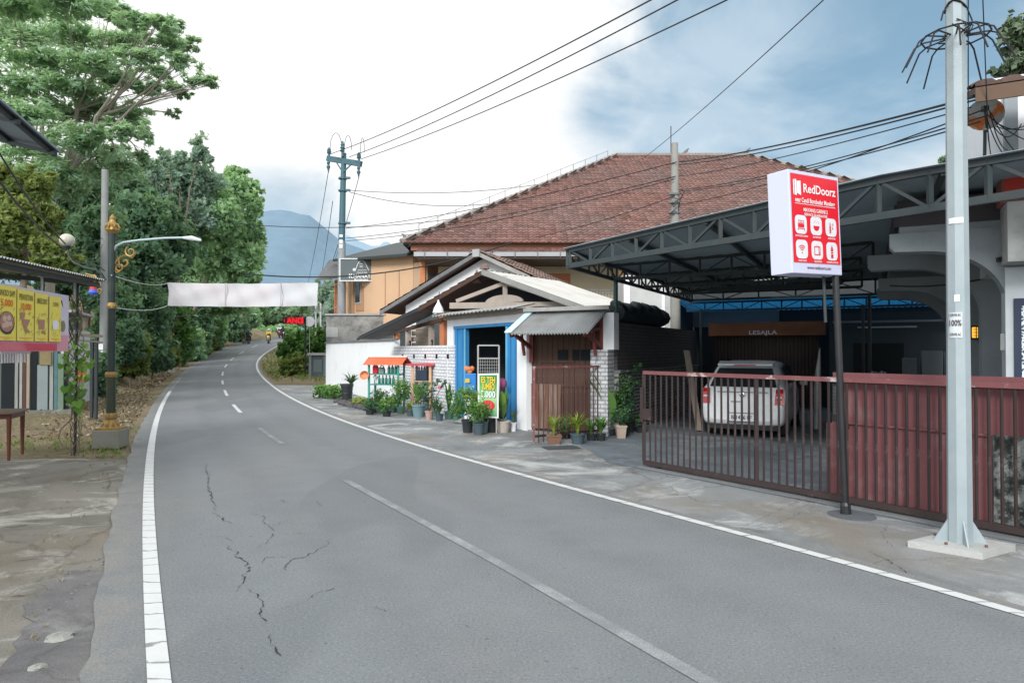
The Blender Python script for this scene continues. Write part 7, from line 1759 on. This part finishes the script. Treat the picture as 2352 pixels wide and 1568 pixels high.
b = MB(); b.lathe([(.04, -.16), (.07, -.11), (.06, -.09)], lp_(154, 552), 12); build(b, 'globe_holder', m_lampgreen, ga2)
for pts in (spiral(214, 638, 2, 9, 0, 1.2), [lp_(196, 628), lp_(210, 632), lp_(226, 640), lp_(232, 656)], spiral(228, 668, 2, 7, 1, 1.1)):
    b = MB(); b.tube(pts, .012, 5); build(b, 'scroll', m_gold, sl_)
for (q, lab) in (((395, 857), 'ornate street lamp half hidden by the bank, second of the row'), ((482, 809), 'ornate street lamp under the banner, third of the row'), ((560, 789), 'farthest ornate street lamp beside the dark motorcycle')):
    dup(sl_, G(*q), .1, lab)

# ================================================================== left concrete pole
lc = G(236, 912)
p_ = thing('utility_pole', 'grey concrete pole with small white notices behind the ornate lamp', 'utility pole', lc)
b = MB(); b.tube([lc, (lc.x + .02, lc.y, Zr(390, lc.y))], [.135, .115], 12); build(b, 'shaft', M('left_pole_grey', (.27, .285, .28), .9, .15, 3, .5, (.15, .16, .15), 2), p_, smooth=True)
for (y0, y1) in ((790, 803), (806, 812), (815, 822)):
    b = MB(); b.box((lc.x, lc.y - .135, (Zr(y0, lc.y) + Zr(y1, lc.y)) / 2), (.16, .02, Zr(y0, lc.y) - Zr(y1, lc.y))); build(b, 'notice', m_plast_w, p_)
cable('cable', 'upper thick black cable sagging from the left edge to the globe lamp', P(-60, 250, 7), P(150, 560, 11.5), .12, .012)
cable('cable', 'lower thick black cable sagging from the left edge to the globe lamp', P(-60, 335, 7), P(152, 575, 11.5), .12, .014)
cable('cable', 'thin wire from the concrete pole to the globe lamp arm', P(236, 560, lc.y), P(165, 596, 11.9), .3, .008)
cable('cable', 'thin wire from the left edge to the concrete pole', P(-40, 545, 14), P(236, 545, lc.y), .5, .01)

# ================================================================== food stall on the left
WS = FR((-6.25, 7.4), (-6.87, 10.6))
st = thing('food_stall', 'roadside food stall with a corrugated roof and a menu board under it', 'stall', WS.at(1.6, 1.5))
EL, ER = V(-5.75, 4.2, 2.86), P(243, 644, 11.35)
b = MB(); dv = V(-3.2, -.5, .30)
b.sheet(EL, ER - EL, dv, 420, .016, 105, 1); rf = build(b, 'roof', m_zinc, st)
b = MB(); b.sheet(EL - V(0, 0, .03), ER - EL, dv, 2, 0, 1, 1); build(b, 'ceiling', M('ceiling_tarp', (.24, .24, .20), .8, .2, 2), rf)
b = MB(); b.beam(EL + V(-.12, 0, -.08), ER + V(-.12, 0, -.08), .05, .07); b.beam(ER + V(-.12, -.02, -.08), ER + V(-3.1, -.5, .2), .05, .07); build(b, 'roof_beam', m_steel, st)
vp = G(172, 1046)
b = MB(); b.tube([vp, V(vp.x + .02, vp.y, 2.80)], .022, 8); build(b, 'post', m_blacksteel, st)
for px, t_off in ((95, 0), (170, 0)):
    t = WS.t(px, .03); b = MB(); b.tube([WS.at(t, .03, 2.50), WS.at(t, .03, 2.82)], .016, 6); build(b, 'hanger', m_conc, st)
b = MB(); b.tube([WS.at(-1.2, .9, 0), WS.at(-1.2, .9, 2.86)], .03, 6); build(b, 'post', m_blacksteel, st)
tb_, te_ = WS.t(-60), WS.t(157)
bd = MB(); WS.box(bd, tb_, te_, 0, .03, 1.69, 2.55); mbd = thing('menu_board', 'lavender and pink menu backing board hung under the stall roof', 'sign', WS.at((tb_ + te_) / 2, 0, 1.69))
t_ = MT('lavender_board'); sp2 = t_.nt.nodes.new('ShaderNodeSeparateXYZ'); t_.L(t_.co, sp2.inputs[0])
build(bd, 'panel', t_.fin(t_.mix(t_.ramp(t_.math('ADD', sp2.outputs[2], t_.math('MULTIPLY', t_.noise(2, 3), .08)), [(.20, (.62, .32, .40)), (.24, (.58, .54, .66))]), (.5, .5, .5), (.58, .55, .64)) if False else t_.ramp(t_.math('ADD', sp2.outputs[2], t_.math('MULTIPLY', t_.noise(2, 3), .08)), [(.27, (.60, .28, .36)), (.31, (.56, .52, .63))]), .6), mbd)
b = MB(); WS.box(b, tb_, WS.t(130), -.006, -.001, 1.70, 1.80); build(b, 'red_stripe', M('menu_red', (.55, .06, .10), .6, .2, 1.5, .5, (.62, .35, .42), .9), mbd)
m_myel = M('menu_yellow', (.74, .64, .10), .55, .06, 1.2, .4, (.70, .66, .30), .7)
m_mtext = M('menu_brown', (.17, .15, .05), .6, .1); m_morange = M('menu_orange', (.70, .16, .03), .6, .1); m_sketch = M('sketch_grey', (.20, .19, .12), .7, .3, 30)
m_food1 = M('food_brown', (.40, .22, .16), .7, .5, 30, .5, (.16, .08, .06), 25)
for i, (p0, p1, title, price, lab) in enumerate(((-9, 36, 'BAKSO SAPI', '5.000', 'yellow menu banner picturing a bowl of meatballs for 5.000'), (39, 77, 'PENYETAN', '10.000', 'yellow menu banner picturing a plate meal for 10.000'), (80, 109, 'AMERICANO', None, 'yellow menu banner picturing a brown iced drink'), (113, 139, 'COFFEE', None, 'yellow menu banner picturing a white cup at the right end'))):
    a, e = WS.t(p0, -.02), WS.t(p1, -.02); c_ = (a + e) / 2; w = e - a
    mn = thing('menu_banner', lab, 'menu banner', WS.at(c_, -.02, 1.83))
    b = MB(); WS.box(b, a, e, -.022, -.014, 1.83, 2.53 - .012 * i); ybn = build(b, 'sheet', m_myel, mn)
    at = lambda x, z, o=-.026: WS.at(a + w * x, o, z)
    b = MB(); b.text(title, at(.5, 2.44 - .02 * i, -.025), WS.d, zz_, .075 if i < 3 else .055, w * (.82 if i < 3 else .5)); build(b, 'title', m_mtext, ybn)
    if price: b = MB(); b.text(price, at(.5, 2.315 - .02 * i, -.025), WS.d, zz_, .085, w * .62); build(b, 'price', m_morange, ybn)
    b = MB(); zc = 2.07
    for k in range(34):
        x, z = R.uniform(.06, .9), zc + R.uniform(-.17, .17)
        if abs(x - .5) < .26 and abs(z - zc) < .11: continue
        b.quad(at(x, z), at(x + .02, z - .002), at(x + .10, z + .035), at(x + .08, z + .037))
    build(b, 'print_pattern', m_sketch, ybn)
    b = MB()
    if i == 0:
        rim = MB(); rim.poly([at(.5 + .41 * math.cos(k * .35), zc - .012 + .15 * math.sin(k * .35), -.0265) for k in range(18)]); build(rim, 'bowl_picture', m_ink, ybn)
        b.poly([at(.5 + .36 * math.cos(k * .35), zc + .13 * math.sin(k * .35), -.027) for k in range(18)])
        mbl = MB()
        for (x, z, r_) in ((.38, .04, .11), (.6, .05, .10), (.5, -.03, .12), (.68, -.02, .09), (.34, -.05, .09)): mbl.poly([at(x + r_ * math.cos(k * .7), zc + z + r_ * .36 * math.sin(k * .7), -.028) for k in range(9)])
        build(mbl, 'meatball_picture', M('meatball', (.55, .40, .33), .7, .4, 40), ybn)
    elif i == 1: b.poly([at(x, z, -.027) for x, z in ((.2, zc + .06), (.75, zc + .05), (.55, zc - .06), (.75, zc - .12), (.45, zc - .13), (.3, zc - .02))]); b.poly([at(x, z, -.027) for x, z in ((.12, zc + .14), (.45, zc + .14), (.4, zc + .07), (.15, zc + .05))])
    elif i == 2: b.poly([at(x, z, -.027) for x, z in ((.22, zc + .07), (.74, zc + .07), (.70, zc - .07), (.26, zc - .07))]); b.poly([at(x, z, -.027) for x, z in ((.5, zc - .09), (.75, zc - .08), (.75, zc - .13), (.5, zc - .13))])
    else: b.poly([at(x, z, -.027) for x, z in ((.22, zc + .05), (.40, zc + .08), (.62, zc + .08), (.78, zc + .04), (.74, zc - .05), (.3, zc - .06))])
    build(b, 'food_picture', m_food1 if i < 3 else m_plast_w, ybn)
    b = MB(); b.quad(at(.1, 1.868), at(.85, 1.868), at(.85, 1.874), at(.1, 1.874)); b.quad(at(.35, 1.848), at(.65, 1.848), at(.65, 1.854), at(.35, 1.854)); build(b, 'small_print', m_morange, ybn)
b = MB(); b.lathe([(.085, 0), (.085, .003)], WS.at(WS.t(143), -.004, 2.07), 14, ax=-WS.n); build(b, 'dark_logo', m_sketch, mbd)
cable('cable', 'first black lead hanging over the right end of the menu board', P(136, 655, 10.3), P(168, 762, 10.9), .06, .008)
cable('cable', 'second black lead hanging over the right end of the menu board', P(141, 690, 10.3), P(166, 780, 10.9), .05, .008)
b = MB()
for i in range(9):
    t = WS.t(4 + i * 6.6, .3); WS.box(b, t, t + .035, .30, .31, 1.53, 1.66)
t0, t1 = WS.t(2, .3), WS.t(70, .3); WS.box(b, t0, t1, .295, .315, 1.655, 1.69); build(b, 'striped_valance', m_white, st)
# closed wooden kiosk behind
QF = FR((-16.2, 17.4), (-12.45, 18.95))
kq_ = thing('kiosk', 'dark shabby kiosk of planks and zinc behind the menu board', 'kiosk', QF.at(QF.len / 2, 1.2))
b = MB(); QF.box(b, 0, QF.len, .08, 2.6, 0, 2.75); build(b, 'wall', M('kiosk_wall', (.10, .125, .115), .85, .3, 2, .5, (.05, .06, .055), 2, streak=1), kq_)
m_pst = M('pale_post', (.28, .30, .285), .85, .3, 3, .7, (.13, .13, .12), 2, streak=1)
for (p0, p1, y1, mt, nm) in ((2, 33, 808, m_darker, 'doorway'), (34, 41, 803, m_pst, 'post'), (45, 51, 803, m_zinc, 'post'), (52, 60, 803, m_wood, 'post'), (61, 68, 806, m_woodpale, 'post'), (71, 86, 806, m_darker, 'doorway'), (86, 110, 838, M('grey_sheet', (.20, .24, .245), .6, .15, 3), 'sheet_panel'), (114, 122, 806, m_pst, 'post'), (124, 132, 806, M('teal_post', (.075, .15, .165), .8, .3), 'post'), (133, 146, 812, M('green_panel', (.13, .19, .14), .8, .2), 'panel'), (147, 157, 812, m_darker, 'doorway')):
    b = MB(); t0, t1 = QF.t(p0), QF.t(p1); d = .02 if nm == 'doorway' else R.uniform(.05, .08); QF.box(b, t0, t1, .08 - d, .10, .05, QF.z(y1, t0)); build(b, nm, mt, kq_)
b = MB(); QF.box(b, QF.t(92), QF.t(118), -.02, .0, QF.z(838, QF.t(100)), QF.z(806, QF.t(100))); build(b, 'name_board', M('old_board', (.20, .16, .08), .8, .3, 8), kq_)
b = MB(); QF.box(b, 0, QF.len + .3, -.5, .9, -.03, .07); build(b, 'step', m_verge, kq_)
b = MB(); QF.box(b, -.2, QF.len + .3, -.4, 2.8, 2.75, 2.82); build(b, 'roof', m_zinc, kq_)
SFR = FR((-12.45, 18.95), (-13.6, 22.0))
b = MB(); SFR.box(b, .02, SFR.len, .0, .06, .1, 2.3); build(b, 'zinc_side', M('pale_zinc', (.40, .44, .45), .6, .1, 3, .4, (.25, .26, .26), 2), kq_)
b = MB(); t0, t1 = SFR.t(177), SFR.t(197); SFR.box(b, t0, t1, -.03, -.005, SFR.z(878, t0), SFR.z(833, t0)); po = build(b, 'poster', M('orange_poster', (.72, .16, .04), .6, .1, 2), kq_)
b = MB(); SFR.box(b, t0 + .05, t1 - .05, -.04, -.031, SFR.z(872, t0), SFR.z(862, t0)); SFR.box(b, t0 + .1, t1 - .1, -.04, -.031, SFR.z(846, t0), SFR.z(842, t0)); build(b, 'poster_print', m_yel, po)
for (a, q) in (((156, 768, 14.0), (236, 780, 17.5)), ((156, 776, 14.0), (232, 772, 17.0)), ((156, 770, 13.0), (160, 780, 16))):
    pass
sh_ = thing('shelter_frame', 'sagging timber rails of an old shelter between the vine pole and the lamp', 'timber frame', P(200, 775, 16))
for (a, q, w) in ((P(152, 767, 15), P(232, 772, 17), .10), (P(156, 779, 15), P(234, 786, 17), .06)):
    b = MB(); b.beam(a, q, w, w * .6); build(b, 'rail', m_woodpale, sh_)
for a, yb in (((222, 770), 905), ((212, 780), 905)):
    b = MB(); q = P(*a, 17); b.beam(q, (q.x, q.y, 0), .06, .06); build(b, 'post', m_dark, sh_)
la = P(214, 668, 11.9); ln = thing('lantern', 'small red and blue hanging lantern left of the ornate lamp shaft', 'lantern', la)
b = MB().lathe([(.02, .12), (.05, .08), (.055, .02)], la, 8); build(b, 'top', M('lantern_red', (.6, .06, .05), .5, .1), ln)
b = MB().lathe([(.06, .02), (.075, -.03), (.05, -.07)], la, 10); build(b, 'shade', M('lantern_blue', (.06, .12, .62), .4, .1), ln)
# vine on the post
vn = thing('vine', 'green heart leaved vine climbing the black stall post', 'vine', vp + V(.05, 0, 0))
b = MB()
for k in range(5):
    z = 0; pts = []
    for i in range(24):
        z = 2.6 * i / 23; a_ = i * .8 + k * 1.3; r_ = .035 + .03 * math.sin(i * .9 + k) ** 2 + (.10 * R.random() if 8 < i < 18 else .02); pts.append(vp + V(r_ * math.cos(a_), r_ * math.sin(a_), z))
    b.tube(pts, .006 + .003 * (k % 2), 4)
for (pp) in ([(170, 1030), (150, 1042), (110, 1044), (75, 1042)], [(166, 960), (140, 985), (134, 1005), (146, 1030)], [(175, 960), (188, 975), (182, 1010), (176, 1040)], [(172, 700), (188, 720), (186, 750), (178, 790)]):
    b.tube([P(x, y, vp.y - .05 * i) for i, (x, y) in enumerate(pp)], .009, 5)
build(b, 'stem', M('vine_stem', (.14, .12, .08), .9, .3), vn)
b = MB()
for k in range(105):
    u = R.random(); py = (R.gauss(830, 28) if k % 2 else R.gauss(905, 16) - 40 * (k % 3)) if k < 75 else R.uniform(650, 960); spread = 30 if 730 < py < 900 else 14; px = 172 + R.gauss(6 if 740 < py < 850 else 0, spread * .62)
    p = P(px, py, vp.y + R.uniform(-.15, .15)); s = R.uniform(.03, .07) if k % 6 else .095
    nn_ = V(R.uniform(-.7, .7), -1, R.uniform(-.2, .9)).normalized(); a_ = nn_.cross(V(R.uniform(-.5, .5), 0, 1)).normalized(); dn = nn_.cross(a_)
    if dn.z > 0: dn = -dn
    sh2 = [(0, -.25), (.35, -.55), (.72, -.35), (.75, .1), (.45, .6), (0, 1.05), (-.45, .6), (-.75, .1), (-.72, -.35), (-.35, -.55)]
    b.poly([p + a_ * x * s + dn * y * s for x, y in sh2], min(1, max(0, R.gauss(.55, .25))))
build(b, 'foliage', leafmat('vine_leaf', (.05, .13, .025), (.12, .27, .04), (.28, .45, .10), .35), vn)
# table
tl0, tl1 = G(20, 1057), G(51, 1043)
tbl = thing('table', 'small brown wooden table at the left edge in front of the stall', 'table', tl0 + V(-.4, 0, 0))
m_tabw = M('table_wood', (.11, .035, .022), .45, .2, 3, streak=1)
dT = V(tl1.x - tl0.x, tl1.y - tl0.y, 0); ox = V(-1.0, -.28, 0)
b = MB(); b.obox(tl0 - dT * .14 + V(.08, 0, .72), dT * 1.28, ox * 1.1, V(0, 0, .03)); build(b, 'top', M('table_top', (.13, .075, .06), .35, .2, 3), tbl, bevel=.006)
b = MB(); b.obox(tl0 + V(.03, 0, .64), dT, V(-.025, 0, 0), V(0, 0, .08)); b.obox(tl0 + V(0, 0, .64), ox, V(0, .025, 0), V(0, 0, .08)); build(b, 'apron', m_tabw, tbl)
for q in (tl0, tl1, tl0 + ox, tl1 + ox):
    b = MB(); b.tube([q + V(0, 0, .0), q + V(0, 0, .40), q + V(0, 0, .72)], [.022, .030, .036], 8); build(b, 'leg', m_tabw, tbl, smooth=True)
# near grey awning at the upper left corner
awn = thing('awning', 'grey sheet awning corner jutting in at the upper left edge', 'awning', P(0, 290, 6.4))
t_, f1, f2 = P(140, 352, 7.2), P(-140, 108, 5.2), P(-140, 285, 8.2)
b = MB(); b.prism([t_, f1, f1 + (f2 - t_), f2], (0, 0, .02)); build(b, 'sheet', M('blue_grey_sheet', (.20, .25, .29), .6, .1, 2), awn)
for f0, f3 in ((.04, .04), (.35, .35), (.7, .7)):
    b = MB(); a = t_.lerp(f2, f0) - V(0, 0, .03); b.beam(a, a + (f1 - t_), .04, .05); build(b, 'rib', m_steel, awn)
for f0 in (.06, .42):
    b = MB(); a = t_.lerp(f1, f0) - V(0, 0, .05); b.beam(a, a + (f2 - t_), .035, .04); build(b, 'batten', m_steel, awn)

# ================================================================== rubble on the near left edge
for i, (px, py, r_, lab) in enumerate(((135, 1465, .085, 'broken pale concrete slab lying on the dark asphalt edge'), (86, 1534, .05, 'small oval grey stone near the lower left corner'))):
    g = G(px, py); b = MB(); rock(b, g + V(0, 0, .005), r_, 300 + i, .28); build(b, 'stone', M('pale_rubble%d' % i, (.27, .27, .255), .9, .25, 12, bump=.5, bsc=30), label=lab, cat='stone')
for i in range(34):
    f = R.random(); px, py = 300 - 160 * f + R.gauss(0, 18), 1235 + 180 * f + R.gauss(0, 16); g = G(px, py); b = MB(); rock(b, g, R.uniform(.007, .020), 400 + i, .4)
    build(b, 'stone', m_stone if i % 3 == 0 else m_concdk, label='loose crumbs of broken concrete along the left asphalt edge', cat='stone', group='crumbs along the asphalt edge')
edge = [V(float(LX(y)) - R.uniform(.5, .95), y, 0) for y in [R.uniform(3.6, 10.5) for _ in range(46)]]
tufts('grass', 'sparse yellow weeds growing in the cracks along the left asphalt edge', 'grass', edge, m_dry, .05, .006, 7, (.2, 1))

# ================================================================== motorcycles and riders near the crest
def skin(name, nodes, edges, mat, parent, org=None, **tg):
    me = bpy.data.meshes.new(name); o = ORG[parent.name] if parent is not None else V(org)
    me.from_pydata([tuple(V(p) - o) for p, r in nodes], edges, []); ob = _link(name, me, o, parent, tg)
    m = ob.modifiers.new('skin', 'SKIN'); m.use_smooth_shade = True
    for i, (p, r) in enumerate(nodes): me.skin_vertices[0].data[i].radius = (r, r)
    me.skin_vertices[0].data[0].use_root = True
    s = ob.modifiers.new('sub', 'SUBSURF'); s.levels = 1; s.render_levels = 2
    me.materials.append(mat); return ob
def motorbike(px, py, ang, body, lab, plab, jacket, helmet, front=True):
    g = G(px, py); g.z += ROADZ; f = V(math.cos(ang), math.sin(ang), 0); s = V(-f.y, f.x, 0); at = lambda x, y, z: g + f * x + s * y + V(0, 0, z)
    t = thing('motorcycle', lab, 'motorcycle', g)
    for x in (-.60, .62):
        b = MB(); b.lathe([(.20, -.05), (.28, -.045), (.29, 0), (.28, .045), (.20, .05)], at(x, 0, .29), 16, ax=s); w = build(b, 'wheel', m_trim, t); b = MB(); b.lathe([(.05, -.052), (.19, -.04), (.19, .04), (.05, .052)], at(x, 0, .29), 12, ax=s); build(b, 'rim', m_galv, w)
    sec = [(-.75, .06, .62, .72), (-.5, .14, .50, .78), (-.1, .17, .34, .76), (.05, .15, .30, .50), (.22, .16, .30, .52), (.36, .20, .38, .95), (.52, .16, .60, 1.0), (.6, .05, .7, .9)]
    vs = []
    for x, w, z0, z1 in sec: vs += [at(x, -w, z0 + .06), at(x, -w * .8, z1 - .05), at(x, 0, z1), at(x, w * .8, z1 - .05), at(x, w, z0 + .06), at(x, 0, z0)]
    b = MB().add(vs, [(i * 6 + j, i * 6 + (j + 1) % 6, (i + 1) * 6 + (j + 1) % 6, (i + 1) * 6 + j) for i in range(len(sec) - 1) for j in range(6)] + [tuple(range(5, -1, -1)), tuple(range(42, 48))]); build(b, 'body', body, t, smooth=True)
    b = MB(); b.obox(at(-.6, -.13, .76), f * .62, s * .26, V(0, 0, .06)); build(b, 'seat', m_trim, t)
    b = MB(); b.tube([at(.62, 0, .29), at(.50, 0, .7), at(.40, 0, .98)], .035, 6); build(b, 'fork', m_galv, t)
    b = MB(); b.tube([at(.28, -.34, 1.02), at(.40, -.1, 1.0), at(.40, .1, 1.0), at(.28, .34, 1.02)], .018, 6); build(b, 'handlebar', m_trim, t)
    for sg_ in (-1, 1):
        b = MB(); b.tube([at(.36, sg_ * .24, 1.0), at(.36, sg_ * .30, 1.2)], .008, 4); b.ball(at(.36, sg_ * .31, 1.22), .055, 8, .5, (1, .6, .8)); build(b, 'mirror', m_trim, t)
    b = MB(); b.ball(at(.58, 0, .84), .09, 8); build(b, 'headlight', m_plast_w, t); b = MB(); b.ball(at(-.76, 0, .68), .05, 8); build(b, 'tail_light', m_tail, t)
    b = MB(); b.obox(at(.55, -.09, .48), f * .3, s * .18, V(0, 0, .03)); build(b, 'mudguard', body, t)
    hip = at(-.28, 0, .90)
    nodes = [(hip, .17), (at(-.24, 0, 1.14), .16), (at(-.20, 0, 1.36), .17), (at(-.17, 0, 1.50), .06), (at(-.14, 0, 1.60), .10), (at(-.13, 0, 1.70), .11)]
    ed = [(0, 1), (1, 2), (2, 3), (3, 4), (4, 5)]
    for sg_ in (-1, 1):
        k = len(nodes); nodes += [(at(-.19, sg_ * .20, 1.40), .075), (at(-.04, sg_ * .28, 1.17), .055), (at(.22, sg_ * .31, 1.05), .042), (at(.29, sg_ * .32, 1.04), .04)]; ed += [(2, k), (k, k + 1), (k + 1, k + 2), (k + 2, k + 3)]
        k = len(nodes); nodes += [(at(-.22, sg_ * .12, .88), .11), (at(.14, sg_ * .20, .82), .085), (at(.06, sg_ * .21, .40), .06), (at(.18, sg_ * .21, .36), .045)]; ed += [(0, k), (k, k + 1), (k + 1, k + 2), (k + 2, k + 3)]
    pr = skin('person', nodes, ed, M('rider_dark', (.035, .04, .05), .8, .2), None, hip, label=plab, cat='person')
    jn = [(V(p), r + .018) for p, r in nodes[1:4]]; je = [(0, 1), (1, 2)]
    for k in (6, 14):
        q = len(jn); jn += [(V(p), r + .016) for p, r in nodes[k:k + 3]]; je += [(1, q), (q, q + 1), (q + 1, q + 2)]
    skin('jacket', jn, je, jacket, pr)
    b = MB(); b.ball(at(-.13, 0, 1.68), .15, 12, .5, (1, 1, 1.05)); build(b, 'helmet', helmet, pr, smooth=True)
    b = MB(); b.ball(at(-.13 + .05, 0, 1.67), .115, 10, .5, (1, 1, .6)); build(b, 'visor', m_glass, pr)
m_jdark = M('dark_jacket', (.025, .03, .042), .8, .2); m_jyel = M('yellow_jacket', (.62, .40, .05), .7, .15); m_hgreen = M('green_helmet', (.09, .20, .11), .4, .1); m_hw = M('pale_helmet', (.55, .55, .52), .35, .1)
hd = math.atan2(1, -.25)
motorbike(571, 789.5, hd, m_trim, 'dark motorcycle riding away up the left lane', 'rider in dark jacket and green helmet on the left motorcycle', m_jdark, m_hgreen)
motorbike(617, 789, hd + math.pi, M('gold_bike', (.50, .36, .12), .4, .15), 'gold motorcycle coming down the right lane', 'rider in yellow jacket on the gold motorcycle', m_jyel, m_hw)
motorbike(642, 776, hd + math.pi, M('red_bike', (.40, .05, .05), .4, .15), 'small red motorcycle at the crest of the road', 'rider in pale jacket at the crest of the road', m_plast_w, m_hw)
motorbike(650, 779, hd + math.pi + .2, m_trim, 'small dark motorcycle at the crest beside the bushes', 'rider in dark jacket at the crest beside the bushes', m_jdark, m_cable)
